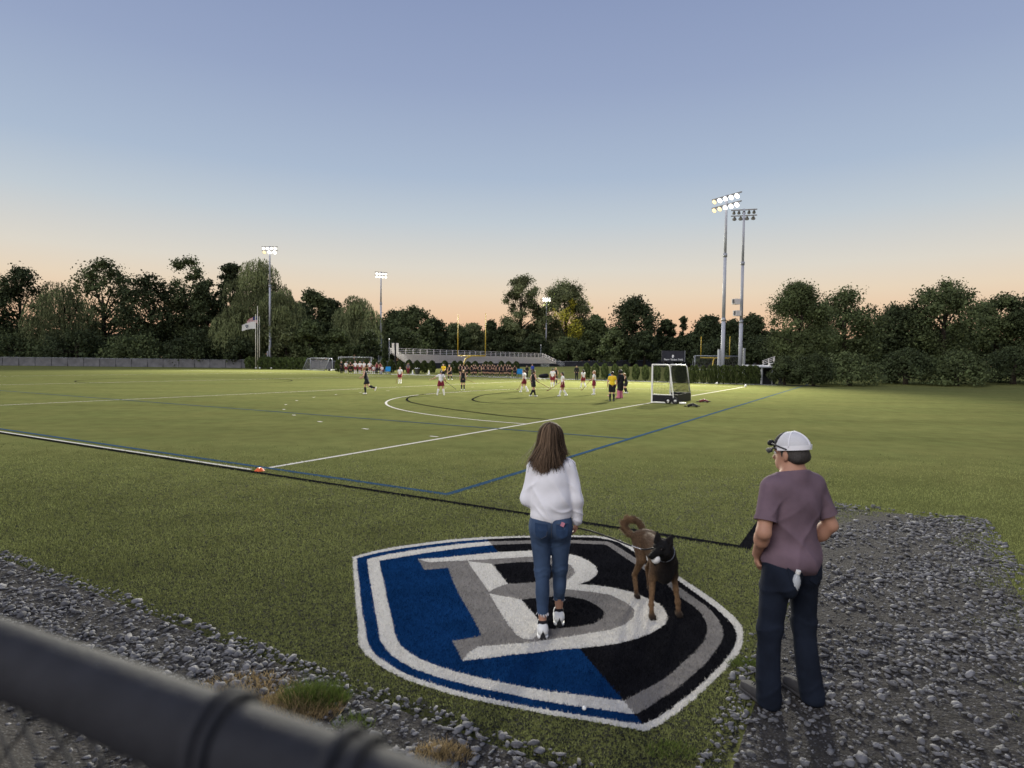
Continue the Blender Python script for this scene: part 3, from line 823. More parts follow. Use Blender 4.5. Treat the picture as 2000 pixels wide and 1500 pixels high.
eyes(woman, (-0.008, 0.112, 1.598), 0.034, 0.0125)
# jeans
b = Blob()
b.ell((0, 0, 0.93), (0.172, 0.127, 0.14), 0.05)
for g in (-1, 1):
    b.ell((g * 0.080, -0.060, 0.868), (0.090, 0.082, 0.10), 0.035)
for hp, kn, an in ((hipL, kneL, ankL), (hipR, kneR, ankR)):
    kn, an = np.array(kn), np.array(an)
    b.cap(hp, kn, 0.092, 0.064, 0.045); b.cap(kn, an + (0, 0.004, 0.05), 0.062, 0.045, 0.03)
    c = kn * 0.62 + an * 0.38
    b.ell(c + (0, -0.022, 0), (0.051, 0.054, 0.105), 0.03)
b.cut((0, 0, 0.985), (0, 0, 1)); b.cut((0, 0, 0.195), (0, 0.1, -1))
def ridge0(q, p=2.0):
    return (1 - np.abs(np.sin(q))) ** p
def jd(x, y, z):
    kn = -np.exp(-((z - 0.505) / 0.05) ** 2) * 0.0055 * ridge0(62 * z + 7 * x + 9 * y + 1.2 * np.sin(40 * x), 2)
    up = -np.exp(-((z - 0.745) / 0.05) ** 2) * 0.0045 * ridge0(50 * z - 26 * np.abs(x) + 6 * y, 2)
    an = -np.exp(-((z - 0.27) / 0.045) ** 2) * 0.0035 * ridge0(60 * z + 12 * x, 2)
    crease = 0.006 * np.exp(-(x / 0.008) ** 2) * np.clip((z - 0.78) * 8, 0, 1) * np.clip((0.97 - z) * 10, 0, 1)
    return kn + up + an + crease + 0.001
jeans = b.build('jeans', M('denim'), 0.0074, woman, jd)
def wrap(fn, pts):                      # seams follow the surface of a mesh: snapped along y from behind
    return pts
# pockets and yoke as stitched patches on the seat of the jeans
Jv = np.array([v_.co[:] for v_ in jeans.data.vertices])
def back_y(x, z):
    d = (Jv[:, 0] - x) ** 2 + (Jv[:, 2] - z) ** 2
    m = d < 0.014 ** 2
    return Jv[m, 1].min() if m.any() else 0.0
material('denim_patch', (0.026, 0.050, 0.105), 0.9, 0.15, noise=0.3, nscale=9, bump=0.25, bscale=260)
material('denim_thread', (0.075, 0.085, 0.11), 0.9, 0.15)
def patch(name, outline, off, mat, parent, th=0.004):
    pts = [(x, back_y(x, z) - off, z) for x, z in outline]
    c = np.mean(pts, 0); c = (c[0], back_y(c[0], c[2]) - off, c[2])
    n = len(pts)
    V_ = [c] + pts + [(p[0], p[1] + th + 0.004, p[2]) for p in pts]
    F_ = [(0, 1 + (i + 1) % n, 1 + i) for i in range(n)] + [(1 + i, 1 + (i + 1) % n, 1 + n + (i + 1) % n, 1 + n + i) for i in range(n)]
    return mesh_obj(name, np.array(V_), F_, mat, parent)
for g in (-1, 1):
    x0, x1 = g * 0.035, g * 0.135
    ol = [(x0, 0.925), ((x0 + x1) / 2, 0.925), (x1, 0.932), (x1, 0.87), (x1 - g * 0.008, 0.828), ((x0 + x1) / 2, 0.806), (x0 + g * 0.008, 0.828), (x0, 0.87)]
    if g < 0: ol = ol[::-1]
    pk = patch('back_pocket', ol, 0.003, M('denim_patch'), jeans)
    mb = MB(); mb.tube([(x, back_y(x, z) - 0.005, z) for x, z in ol[:3] if True], 0.0018, 5); mb.build('stitching', M('denim_thread'), pk)
mb = MB(); zz = np.linspace(0.80, 0.955, 9); mb.tube([(0, back_y(0.0, z) - 0.002, z) for z in zz], 0.002, 5); mb.build('seam', M('denim_thread'), jeans)
rg = np.random.default_rng(4)
for an in (ankL, ankR):
    fr = MB()
    for k in range(46):
        a = rg.uniform(0, 6.28); x, y = an[0] + 0.043 * math.cos(a), an[1] + 0.005 + 0.043 * math.sin(a)
        z = 0.197 + 0.1 * (an[1])*0; fr.tube([(x, y, 0.205 + 0.1 * y), (x + rg.normal(0, 0.006), y + rg.normal(0, 0.006), 0.192 + 0.1 * y - rg.uniform(0, 0.012))], 0.0013, 3)
    tag(fr.build('frayed_hem', M('white_cloth'), jeans), kind='stuff')
# sweatshirt
b = Blob()
b.ell((0, 0.0, 1.235), (0.170, 0.135, 0.215), 0.05); b.ell((0, 0.005, 1.08), (0.188, 0.148, 0.15), 0.06)
b.cap((-0.12, 0, 1.385), (0.12, 0, 1.385), 0.066, None, 0.05)
b.cap((0, -0.005, 1.41), (0, 0.0, 1.445), 0.075, 0.064, 0.03)
for sh, el, wr in ((shL, elL, wrL), (shR, elR, wrR)):
    sh, el, wr = np.array(sh), np.array(el), np.array(wr)
    b.cap(sh * np.array([0.93, 1, 1.0]), el, 0.066, 0.057, 0.022); b.cap(el, wr * 0.9 + el * 0.1 + np.array([0, 0, 0.012]), 0.058, 0.052, 0.04)
    b.cap(wr * 0.84 + el * 0.16, wr, 0.040, 0.036, 0.02)
b.cap((-0.045, 0, 0.985), (0.045, 0, 0.985), 0.128, None, 0.02)
b.cut((0, 0, 0.948), (0, 0.0, -1)) if False else b.cut((0, 0, 0.862), (0, 0, -1))
def ridge(q, p=2.0):
    return (1 - np.abs(np.sin(q))) ** p
def sd_(x, y, z):
    body = np.clip((0.185 - np.abs(x)) * 30, 0, 1)
    low = np.clip((1.36 - z) * 4, 0, 1)
    f = -0.012 * ridge(15 * x + 1.7 * np.sin(5.1 * z + 0.6) + 0.9 * z + 0.5, 2.2) * low * body
    f = f + 0.0045 * np.sin(17 * x - 9 * z + 2 * np.sin(8 * z)) * low
    f = f - 0.011 * ridge(22 * (z + 0.30 * x) + 2.2 * np.sin(9 * x + 1), 2.5) * np.exp(-((z - 1.01) / 0.055) ** 2) * body
    f = f - 0.008 * ridge(20 * (z + 0.9 * np.abs(x)) + 0.8, 2.5) * np.exp(-((z - 1.24) / 0.07) ** 2) * np.clip((np.abs(x) - 0.09) * 14, 0, 1)
    f = f - 0.006 * ridge(19 * z + 14 * y + 12 * x + 2 * np.sin(13 * z), 2.0) * (1 - body)
    return f + 0.003
# the hem is a ribbed band: everything below it is cut away except the sleeves
V_, Q_ = b.mesh(0.0074, sd_)
fc = V_[Q_].mean(1)
torso_low = (fc[:, 2] < 0.953 - 0.03 * np.clip(1 - (fc[:, 0] / 0.16) ** 2, 0, 1)) & (np.abs(fc[:, 0]) < 0.178) & (fc[:, 1] < 0.13)
Q_ = Q_[~torso_low]
sweat = mesh_obj('sweatshirt', V_, Q_, M('white_cloth'), woman, True)
for sh, el, wr in ((shL, elL, wrL), (shR, elR, wrR)):
    wr = np.array(wr); el = np.array(el); d = (wr - el) / np.linalg.norm(wr - el)
    MB().tube([wr - d * 0.035, wr - d * 0.012, wr + d * 0.008], [0.039, 0.040, 0.036], 16).build('cuff', M('white_cloth'), sweat, True)
hb = [(0.0, 0.925), ]
# shoes
for an, nmx in ((ankL, 'left'), (ankR, 'right')):
    ax, ay = an[0], an[1]
    sh_ = Blob()
    sh_.cap((ax, ay - 0.035, 0.062), (ax + 0.004, ay + 0.14, 0.045), 0.046, 0.042, 0.03, flat=(np.array([0, 0, 1.0]), 0.95))
    sh_.cap((ax, ay - 0.045, 0.065), (ax, ay - 0.02, 0.088), 0.034, 0.040, 0.02)
    sh_.cap((ax, ay + 0.03, 0.075), (ax, ay + 0.07, 0.075), 0.036, 0.03, 0.02)
    sh_.cut((0, 0, 0.022), (0, 0, -1)); sh_.cut((0, ay - 0.03, 0.118), (0, -0.25, 1))
    so = sh_.build('shoe', M('white_leather'), 0.005, woman)
    sl = Blob(); sl.cap((ax, ay - 0.04, 0.02), (ax + 0.004, ay + 0.15, 0.02), 0.046, 0.044, 0.02)
    sl.cut((0, 0, 0.001), (0, 0, -1)); sl.cut((0, 0, 0.026), (0, 0, 1))
    sl.build('sole', M('white_leather'), 0.005, so)
    yb = ay - 0.086
    Vh = [(ax - 0.030, yb + 0.010, 0.002), (ax + 0.030, yb + 0.010, 0.002), (ax, yb + 0.008, 0.084), (ax - 0.028, yb - 0.003, 0.004), (ax + 0.028, yb - 0.003, 0.004), (ax, yb + 0.000, 0.076)]
    mesh_obj('heel_patch', np.array(Vh), [(3, 4, 5), (0, 3, 5, 2), (4, 1, 2, 5), (0, 1, 4, 3)], M('black_rubber'), so)
    sk = MB(); sk.tube([(ax, ay - 0.012, 0.085), (ax, ay - 0.006, 0.108), (ax, ay - 0.002, 0.128)], [0.043, 0.042, 0.038], 14); sk.build('sock', M('black_fabric'), woman, True)
# hair: a soft volume and many strands over it
b = Blob()
hc = np.array([-0.008, 0.018, 1.625])
b.ell(hc, (0.084, 0.098, 0.094), 0.02)
for g in (-1, 1):
    b.ell((-0.008 + g * 0.070, 0.012, 1.58), (0.022, 0.045, 0.07), 0.02)
b.cap((-0.012, -0.025, 1.60), (-0.030, -0.062, 1.38), 0.055, 0.026, 0.03)
b.cap((-0.045, -0.02, 1.58), (-0.090, -0.045, 1.42), 0.040, 0.024, 0.03)
b.cap((0.030, -0.02, 1.58), (0.060, -0.048, 1.44), 0.040, 0.024, 0.03)
b.ell((-0.008, 0.125, 1.585), (0.062, 0.075, 0.085), 0.02, sub=True)
V_, Q_ = b.mesh(0.009)
rg = np.random.default_rng(21)
Vs, Fs, Ts = [V_], [Q_[:, [0, 1, 2]], Q_[:, [0, 2, 3]]], [np.full(2 * len(Q_), 0.22)]
off = len(V_)
lock_ph = np.sort(rg.uniform(-1.8, 1.8, 84)); lock_dz = np.abs(rg.normal(0, 0.028, 84)); lock_t = rg.normal(0, 0.16, 84); lock_r = rg.normal(0, 0.006, 84)
for k in range(1900):
    lk = k % 84
    ph0 = float(lock_ph[lk]); dph = rg.normal(0, 0.055)
    ph = ph0 + dph
    sx, cx = math.sin(ph), -math.cos(ph)
    loose = rg.uniform(0, 1) < 0.13
    endz = 1.318 + 0.055 * min(1, abs(ph + 0.18) / 0.9) + 0.05 * max(0, ph - 0.2) + lock_dz[lk] + abs(rg.normal(0, 0.009)) + (0.02 if ph > 0.7 else 0)
    pts = []
    jx, jy = rg.normal(0, 0.006), rg.normal(0, 0.006)
    if loose: jx *= 3.5; jy = -abs(jy) * 1.5; endz -= rg.uniform(0, 0.03)
    S = 1.738 - endz
    y0 = rg.uniform(-0.05, 0.06)
    lump = 0.005 * math.sin(ph * 9 + 1.3) + lock_r[lk]
    for t in np.linspace(0, 1, 10):
        s_ = S * t ** 1.45
        pt_ = ph0 + dph * (1 - 0.65 * t); sx, cx = math.sin(pt_), -math.cos(pt_)
        g_ = (1 - math.exp(-s_ / 0.05)) ** 0.62
        fl = sst(0.13, 0.40, s_)
        rx = 0.100 * g_ + 0.062 * float(fl) + lump * g_; ry = 0.116 * g_ + 0.020 * float(fl) + lump * g_
        x = hc[0] - 0.002 + sx * rx - 0.012 * float(fl) + jx * (0.4 + 2.2 * float(fl)) + 0.005 * math.sin(t * 8 + k) * float(fl)
        y = hc[1] + y0 * (1 - g_) + cx * ry + jy * (0.4 + 1.6 * float(fl))
        pts.append((x, y, 1.738 - s_ + rg.normal(0, 0.0006)))
    pts = np.array(pts)
    w = rg.uniform(0.0024, 0.0048)
    side = np.array([math.cos(ph), math.sin(ph) * 1.0, 0]) * w
    outw = np.array([sx, cx, 0.15]) * w * 0.7
    pr = np.concatenate([pts - side, pts + outw, pts + side])
    taper = np.linspace(1, 0.35, 10)
    pr = np.concatenate([pts - side * taper[:, None], pts + outw * taper[:, None], pts + side * taper[:, None]])
    i = np.arange(9)
    f1 = np.stack([i, i + 1, 10 + i + 1, 10 + i], 1); f2 = np.stack([10 + i, 10 + i + 1, 20 + i + 1, 20 + i], 1)
    ff = np.concatenate([f1, f2])
    ff = np.concatenate([ff[:, [0, 1, 2]], ff[:, [0, 2, 3]]])
    Vs.append(pr); Fs.append(ff + off); off += 30
    Ts.append(np.full(len(ff), np.clip(rg.normal(0.44 + 0.16 * math.cos(ph * 3.1 + 1.2) + lock_t[lk], 0.17), 0, 1)))
mesh_obj('hair', np.concatenate(Vs), np.concatenate(Fs), M('hair_brown'), woman, True, fattr=np.concatenate(Ts))
# card in the pocket
px_, pz_ = 0.088, 0.926
cd = tag(MB().box((0, 0, 0), (0.030, 0.004, 0.034)).build('card', M('pink_card')), 'small pink card sticking out of the right back pocket of the jeans', 'card')
cd.location = (woman_loc[0] + px_, woman_loc[1] + back_y(px_, pz_) - 0.006, pz_); cd.rotation_euler = (R(-12), R(24), 0)

# ================================================================== the dog
BRN, TAN, BLK, DKB = (0.105, 0.064, 0.037), (0.175, 0.103, 0.053), (0.008, 0.0075, 0.008), (0.042, 0.028, 0.019)
dfl, dfr, dhl, dhr = GP(1272, 1208)[:2], GP(1324, 1203)[:2], GP(1243, 1167)[:2], GP(1268, 1152)[:2]
org = (dfl + dfr + dhl + dhr) / 4
fr_c, hi_c = (dfl + dfr) / 2 - org, (dhl + dhr) / 2 - org
fwd = np.array([*(fr_c - hi_c), 0]); dl = np.linalg.norm(fwd); fwd /= dl
lat = np.array([fwd[1], -fwd[0], 0])         # to the right of the picture's dog body
def D(f, s_, z):                             # dog frame: forward metres from the hind feet, sideways, up
    return np.array([*hi_c, 0]) + fwd * f + lat * s_ + np.array([0, 0, z])
b = Blob()
L = dl
b.ell(D(L * 0.88, 0, 0.475), (0.092, 0.10, 0.135), 0.05, col=DKB)                 # rib cage
b.cap(D(L * 0.84, 0, 0.515), D(L * 0.30, 0, 0.555), 0.098, 0.078, 0.06, col=BRN)
b.cap(D(L * 0.70, 0, 0.45), D(L * 0.34, 0, 0.515), 0.082, 0.060, 0.05, col=BRN)   # tucked up belly
b.ell(D(L * 0.06, 0, 0.555), (0.080, 0.105, 0.085), 0.05, col=BRN)
b.ell(D(L * 1.01, 0.012, 0.44), (0.080, 0.074, 0.125), 0.04, col=BLK)                  # chest
b.ell(D(L * 1.0, 0.01, 0.37), (0.056, 0.055, 0.065), 0.04, col=BLK)
hd = AT(1294, 1069, 5.12) - np.array([*org, 0])
nk = D(L * 0.95, 0, 0.565)
b.cap(nk, hd + (0.012, 0.03, -0.01), 0.090, 0.064, 0.05, col=BLK)
b.cap(D(L * 0.86, 0, 0.60), hd + (0.015, 0.05, 0.0), 0.06, 0.05, 0.05, col=DKB)
fl, fr_, hl, hr = [np.array([*(q - org), 0]) for q in (dfl, dfr, dhl, dhr)]
for s_, ft in ((-1, fl), (1, fr_)):
    cand = [D(L * 0.93, q * 0.070, 0.47) for q in (-1, 1)]
    sh = min(cand, key=lambda c_: np.linalg.norm(c_[:2] - ft[:2]))
    el = ft * 0.55 + np.array([sh[0], sh[1], 0]) * 0.45 + np.array([0, 0, 0.345]) - fwd * 0.035
    wr = ft + np.array([0, 0, 0.120]) - fwd * 0.006
    b.cap(sh, el, 0.056, 0.036, 0.035, col=BRN if s_ < 0 else BLK); b.cap(el, el * 0.5 + wr * 0.5, 0.028, 0.0215, 0.02, col=TAN); b.cap(el * 0.5 + wr * 0.5, wr, 0.0215, 0.0185, 0.015, col=TAN)
    b.ell(wr, (0.021, 0.022, 0.025), 0.012, col=TAN); b.cap(wr, ft + fwd * 0.008 + np.array([0, 0, 0.038]), 0.0185, 0.020, 0.012, col=TAN)
    b.ell(ft + fwd * 0.022 + np.array([0, 0, 0.026]), (0.031, 0.036, 0.025), 0.012, col=DKB)
    for q in (-0.019, -0.006, 0.006, 0.019):
        b.ell(ft + fwd * 0.048 + lat * q + np.array([0, 0, 0.016]), (0.009, 0.014, 0.014), 0.004, col=BLK)
for s_, ft in ((-1, hl), (1, hr)):
    cand = [D(L * 0.06, q * 0.062, 0.545) for q in (-1, 1)]
    hp = min(cand, key=lambda c_: np.linalg.norm(c_[:2] - ft[:2]))
    kn = np.array([(hp[0] + ft[0]) / 2, (hp[1] + ft[1]) / 2, 0.385]) + fwd * 0.095
    hk = ft + np.array([0, 0, 0.195]) - fwd * 0.065
    b.cap(hp, kn, 0.072, 0.043, 0.045, col=BRN); b.cap(kn, hk, 0.037, 0.0205, 0.025, col=TAN); b.cap(hk, ft + np.array([0, 0, 0.035]), 0.020, 0.0185, 0.012, col=TAN)
    b.ell(hk + (0, 0, 0.005), (0.021, 0.021, 0.024), 0.012, col=TAN)
    b.ell(ft + fwd * 0.018 + np.array([0, 0, 0.024]), (0.027, 0.034, 0.023), 0.012, col=DKB)
    for q in (-0.017, -0.006, 0.006, 0.017):
        b.ell(ft + fwd * 0.042 + lat * q + np.array([0, 0, 0.015]), (0.0085, 0.013, 0.013), 0.004, col=BLK)
# head, turned to the left of the picture
hdir = np.array([-0.76, -0.62, -0.20]); hdir /= np.linalg.norm(hdir)
hside = np.cross(hdir, (0, 0, 1)); hside /= np.linalg.norm(hside)     # the dog's right
hup = np.cross(hside, hdir)
b.ell(hd - hdir * 0.01, (0.061, 0.061, 0.056), 0.025, col=BLK)                                                       # skull
b.ell(hd + hdir * 0.015 + hside * 0.045 - hup * 0.030, (0.032, 0.032, 0.034), 0.02, col=BLK); b.ell(hd + hdir * 0.015 - hside * 0.045 - hup * 0.030, (0.032, 0.032, 0.034), 0.02, col=BLK)   # cheeks
b.cap(hd + hdir * 0.055 - hup * 0.014, hd + hdir * 0.150 - hup * 0.020, 0.038, 0.0235, 0.022, col=BLK)               # upper muzzle
b.ell(hd + hdir * 0.172 - hup * 0.010, (0.0155, 0.0155, 0.0125), 0.006, col=(0.004, 0.004, 0.004))                   # nose
b.cap(hd + hdir * 0.020 - hup * 0.058, hd + hdir * 0.118 - hup * 0.098, 0.027, 0.014, 0.015, col=BLK)                # lower jaw
for q in (-1, 1):
    b.cap(hd + hdir * 0.050 + hside * q * 0.022 + hup * 0.026, hd + hdir * 0.044 + hside * q * 0.044 + hup * 0.020, 0.013, 0.011, 0.012, col=BLK)   # brows
face_ax = np.array([-0.45, -0.89, 0.0])
for base_, tip_ in (((1285.5, 1057), (1283.5, 1035)), ((1306, 1060), (1315.5, 1041))):
    e0 = AT(*base_, 5.13) - np.array([*org, 0]); e1 = AT(*tip_, 5.14) - np.array([*org, 0])
    b.cap(e0, e1, 0.040, 0.003, 0.010, col=BLK, flat=(face_ax, 2.6))
    b.cap(e0 + face_ax * 0.020, e0 * 0.45 + e1 * 0.55 + face_ax * 0.014, 0.017, 0.004, 0.006, sub=True)
# tail: up and curled forward
tb = D(-0.04, 0, 0.585)
ctl = [AT(px, py, Y) - np.array([*org, 0]) for px, py, Y in ((1240, 1047, 5.86), (1228, 1042, 5.90), (1219, 1031, 5.93), (1219, 1020, 5.95), (1227, 1014, 5.96), (1239, 1015, 5.97), (1248, 1021, 5.98), (1254, 1030, 5.99))]
tp = np.array(ctl)
for i in range(len(tp) - 1):
    b.cap(tp[i], tp[i + 1], 0.030 - 0.0022 * i, 0.030 - 0.0022 * (i + 1), 0.012, col=BRN if i < 4 else DKB)
b.cap(D(-0.02, 0, 0.57), tp[0], 0.036, 0.029, 0.03, col=BRN)
dog = b.build('dog', M('dog_coat'), 0.0066, None, lambda x, y, z: 0.0014 * np.sin(160 * x + 40 * z) * np.sin(170 * y + 60 * z), True, 55.0)
dog.location = (org[0], org[1], 0)
tag(dog, 'brown shepherd dog with black face standing on the emblem with a ball in its mouth', 'dog')
for s_ in (-1, 1):
    MB().ball(hd + hdir * 0.058 + hside * s_ * 0.034 + hup * 0.012, 0.0085, 8, 6).build('eye', M('eye_dark'), dog, True)
rg = np.random.default_rng(5)
fv, ff, tt = [], [], []
for k in range(3200):
    t = rg.uniform(0.3, len(tp) - 1.02); i = int(t); f = t - i
    p = tp[i] * (1 - f) + tp[i + 1] * f
    tg = tp[i + 1] - tp[i]; tg /= np.linalg.norm(tg)
    d = rg.normal(0, 1, 3); d -= tg * d.dot(tg); d /= np.linalg.norm(d)
    bush = 0.030 + 0.030 * math.sin(min(1, t / 5) * math.pi)
    d2 = d * 0.8 + tg * 0.8; d2 /= np.linalg.norm(d2)
    sd2 = np.cross(d, tg) * 0.0022
    q0 = p + d * 0.022; q1 = q0 + d2 * bush * rg.uniform(0.6, 1.2)
    fv += [q0 - sd2, q0 + sd2, q1]; ff.append((3 * k, 3 * k + 1, 3 * k + 2)); tt.append(np.clip(rg.normal(0.62 if t < 4.2 else 0.12, 0.16), 0, 1))
mesh_obj('tail_fur', np.array(fv), np.array(ff), M('tail_fur'), dog, fattr=np.array(tt))
# short coat: fine hairs standing slightly off the skin, coloured as the skin under them
dm = dog.data
nv = len(dm.vertices)
cov = np.zeros(nv * 3, np.float32); dm.vertices.foreach_get('co', cov); cov = cov.reshape(-1, 3)
nov = np.zeros(nv * 3, np.float32); dm.vertex_normals.foreach_get('vector', nov); nov = nov.reshape(-1, 3)
tc_ = np.zeros(nv * 4, np.float32); dm.color_attributes['tint'].data.foreach_get('color', tc_); tc_ = tc_.reshape(-1, 4)[:, :3]
pick = rg.integers(0, nv, 42000)
p0 = cov[pick] + rg.normal(0, 0.003, (len(pick), 3)); n0 = nov[pick]
flow = -fwd * 0.8 + np.array([0, 0, -0.55]) + rg.normal(0, 0.25, (len(pick), 3))
flow -= n0 * (flow * n0).sum(1)[:, None]
flow /= np.linalg.norm(flow, axis=1)[:, None] + 1e-9
sdv = np.cross(n0, flow) * 0.0013
tip = p0 + flow * 0.012 + n0 * 0.0022
V_ = np.stack([p0 - sdv, p0 + sdv, tip], 1).reshape(-1, 3)
cc = np.repeat(tc_[pick] * rg.uniform(0.65, 1.4, (len(pick), 1)), 3, axis=0)
mesh_obj('coat_hair', V_, np.arange(len(V_)).reshape(-1, 3), M('dog_coat'), dog, vcol=cc)
# collar
nd = (hd - nk) / np.linalg.norm(hd - nk); cn = nk * 0.74 + hd * 0.26
e1 = np.cross(nd, (0, 0, 1)); e1 /= np.linalg.norm(e1); e2 = np.cross(nd, e1)
ring = [cn + 0.086 * (math.cos(a) * e1 + math.sin(a) * e2) for a in np.linspace(0, 2 * math.pi, 25)]
MB().tube(ring, 0.006, 6, False).build('collar', M('galvanised'), dog, True)
# ball in the mouth
bl = hd + hdir * 0.098 - hup * 0.062 + np.array([-0.006, -0.012, 0])
ball = tag(MB().ball((0, 0, 0), 0.038, 16, 12).build('ball', M('white_leather'), None, True), 'white ball held in the mouth of the dog', 'ball')
ball.location = bl + np.array([*org, 0])
MB().ball((-0.012, -0.0235, 0.008), (0.011, 0.011, 0.009), 8, 6).build('ball_mark', M('galvanised'), ball, True)
# leash: black webbing from the hand, a steel chain piece, then to the collar
hand = np.array(woman_loc) + np.array(wrR) + np.array([-0.005, 0.02, -0.055])
wl_ = [hand + (0, 0, 0.0)] + [AT(px, py, Y) for px, py, Y in ((1150, 1036, 5.13), (1175, 1044, 5.2), (1200, 1053, 5.28), (1222, 1062, 5.34), (1233, 1066, 5.36))]
lroot = tag(empty('leash', hand), 'black dog leash running from the hand of the person to the dog', 'leash')
def rel(pts): return [np.array(p) - hand for p in pts]
MB().tube(rel(wl_), [0.006, 0.007, 0.007, 0.007, 0.007, 0.006], 8).build('webbing', M('black_rubber'), lroot, True)
ch0, ch1 = AT(1233, 1066, 5.36), AT(1253, 1073, 5.36)
for k in range(7):
    c = ch0 + (ch1 - ch0) * (k + 0.5) / 7
    d = (ch1 - ch0) / np.linalg.norm(ch1 - ch0); s2 = np.cross(d, (0, 0, 1)) if k % 2 else np.array([0, 0, 1.0]); s2 = s2 / np.linalg.norm(s2)
    MB().tube([c + 0.010 * math.cos(a) * d + 0.006 * math.sin(a) * s2 - hand for a in np.linspace(0, 2 * math.pi, 9)], 0.0021, 5, False).build('chain_link', M('steel'), lroot, True)
col_pt = cn + 0.095 * (-hdir * 0.2 - fwd * 0.9 + np.array([0, 0, 0.1])) + np.array([*org, 0])
MB().tube(rel([ch1, AT(1262, 1073, 5.34), col_pt]), 0.0065, 8).build('snap_strap', M('black_rubber'), lroot, True)

# ================================================================== the man at the right
man_loc = (1.83, 3.97, 0.0)
YAW = R(20)
b = Blob()
mhL, mkL, maL = (-0.10, 0, 0.93), (-0.135, 0.03, 0.51), (-0.145, 0.02, 0.10)
mhR, mkR, maR = (0.10, 0, 0.93), (0.14, 0.02, 0.51), (0.17, -0.03, 0.10)
msL, meL, mwL = (-0.192, 0.0, 1.44), (-0.275, -0.05, 1.175), (-0.19, 0.10, 0.985)
msR, meR, mwR = (0.192, 0.0, 1.44), (0.275, -0.05, 1.175), (0.19, 0.10, 0.985)
b.ell((0, 0, 0.98), (0.165, 0.125, 0.14), 0.05)
for hp, kn, an in ((mhL, mkL, maL), (mhR, mkR, maR)):
    b.cap(hp, kn, 0.092, 0.062, 0.04); b.cap(kn, an, 0.058, 0.038, 0.03)
    b.cap(np.array(an) + (0, -0.03, -0.045), np.array(an) + (0, 0.15, -0.06), 0.042, 0.032, 0.03)
b.ell((0, 0.015, 1.14), (0.155, 0.125, 0.17), 0.06); b.ell((0, 0, 1.33), (0.185, 0.125, 0.17), 0.06)
b.cap((-0.15, -0.005, 1.435), (0.15, -0.005, 1.435), 0.066, None, 0.06)
b.cap((0, -0.01, 1.48), (-0.005, 0.015, 1.58), 0.066, 0.060, 0.03)
for sh, el, wr in ((msL, meL, mwL), (msR, meR, mwR)):
    b.cap(sh, el, 0.054, 0.042, 0.03); b.cap(el, wr, 0.043, 0.028, 0.025)
    b.ell(np.array(el) * 0.72 + np.array(wr) * 0.28, (0.043, 0.044, 0.06), 0.03)
hand_prims(b, mwL, (0.45, 0.35, -0.8), (0.6, -0.6, 0), 1.1, 0.5, thumb=1)
hand_prims(b, mwR, (-0.45, 0.35, -0.8), (-0.6, -0.6, 0), 1.1, 0.5, thumb=-1)
# head turned further towards the field
hb_ = Blob()
head_prims(hb_, (0, 0, 0), scale=1.04)
HC = np.array([-0.004, 0.022, 1.652]); ht = R(15)
rotm = np.array([[math.cos(ht), -math.sin(ht), 0], [math.sin(ht), math.cos(ht), 0], [0, 0, 1]])
for q in hb_.p:
    q = list(q)
    q[1] = rotm @ q[1] + HC
    if q[0] == 'c': q[2] = rotm @ q[2] + HC
    else: q[3] = [list(rotm[:, 0]), list(rotm[:, 1]), list(rotm[:, 2])]; q[3] = [[rotm[i][j] for j in range(3)] for i in range(3)]
    b.p.append(tuple(q))
for g in (-1, 1):
    b.cap((g * 0.02, -0.010, 1.545), (g * 0.12, -0.005, 1.445), 0.045, 0.054, 0.05)
man = b.build('person', M('skin_tan'), 0.0088)
man.location = man_loc; man.rotation_euler = (0, 0, YAW)
tag(man, 'person in plum shirt and white mesh cap standing on the gravel at the right', 'person')
hh = empty('face', HC, ht); hh.parent = man
bpy.data.objects.remove(hh)
for sgn in (-1, 1):
    c = rotm @ np.array([sgn * 0.035, 0.084, 0.0]) + HC
    e = MB().ball(c, 0.0125, 8, 6).build('eye', M('eye_white'), man, True)
    MB().ball(c + rotm @ np.array([0, 0.008, 0]), 0.0062, 8, 6).build('iris', M('eye_dark'), e, True)
# short hair at the back of the head
b = Blob(); b.ell((0, -0.018, 0.01), (0.083, 0.098, 0.085), 0.02); b.cap((-0.05, -0.07, -0.02), (0.05, -0.07, -0.02), 0.032, None, 0.03)
b.cut((0, 0.03, 0), (0, 1, -0.25)); b.cut((0, -0.05, -0.062), (0, 0.35, -1))
V_, Q_ = b.mesh(0.007); V_ = V_ @ rotm.T + HC
mesh_obj('hair', V_, Q_, M('hair_grey'), man, True)
# cap: white band, grey mesh crown panels, dark front and brim, sunglasses on it
b = Blob(); b.ell((0, -0.008, 0.045), (0.096, 0.118, 0.098), 0.02); b.cut((0, 0, 0.035), (0, -0.12, -1)); b.cut((0, 0.072, 0.0), (0, 1, 0.25))
V_, Q_ = b.mesh(0.006); cap = mesh_obj('cap', V_ @ rotm.T + HC, Q_, M('cap_mesh'), man, True)
b = Blob(); b.ell((0, -0.006, 0.046), (0.095, 0.118, 0.1), 0.02); b.cut((0, 0, 0.03), (0, -0.12, -1)); b.cut((0, 0.067, 0.0), (0, -1, -0.25))
V_, Q_ = b.mesh(0.006); mesh_obj('cap_front', V_ @ rotm.T + HC, Q_, M('black_fabric'), cap, True)
def capring(z, rx, ry, a0=0, a1=2 * math.pi, n=40, tilt=0.12):
    return np.array([(rx * math.cos(a), -0.008 + ry * math.sin(a), z - tilt * (ry * math.sin(a))) for a in np.linspace(a0, a1, n)]) @ rotm.T + HC
bandmb = MB()
a = np.linspace(math.pi * 0.86, math.pi * 2.14, 36)
lo_ = np.array([(0.099 * math.cos(t), -0.008 + 0.121 * math.sin(t), 0.026 - 0.12 * 0.121 * math.sin(t)) for t in a]); hi_ = lo_ + (0, 0, 0.030)
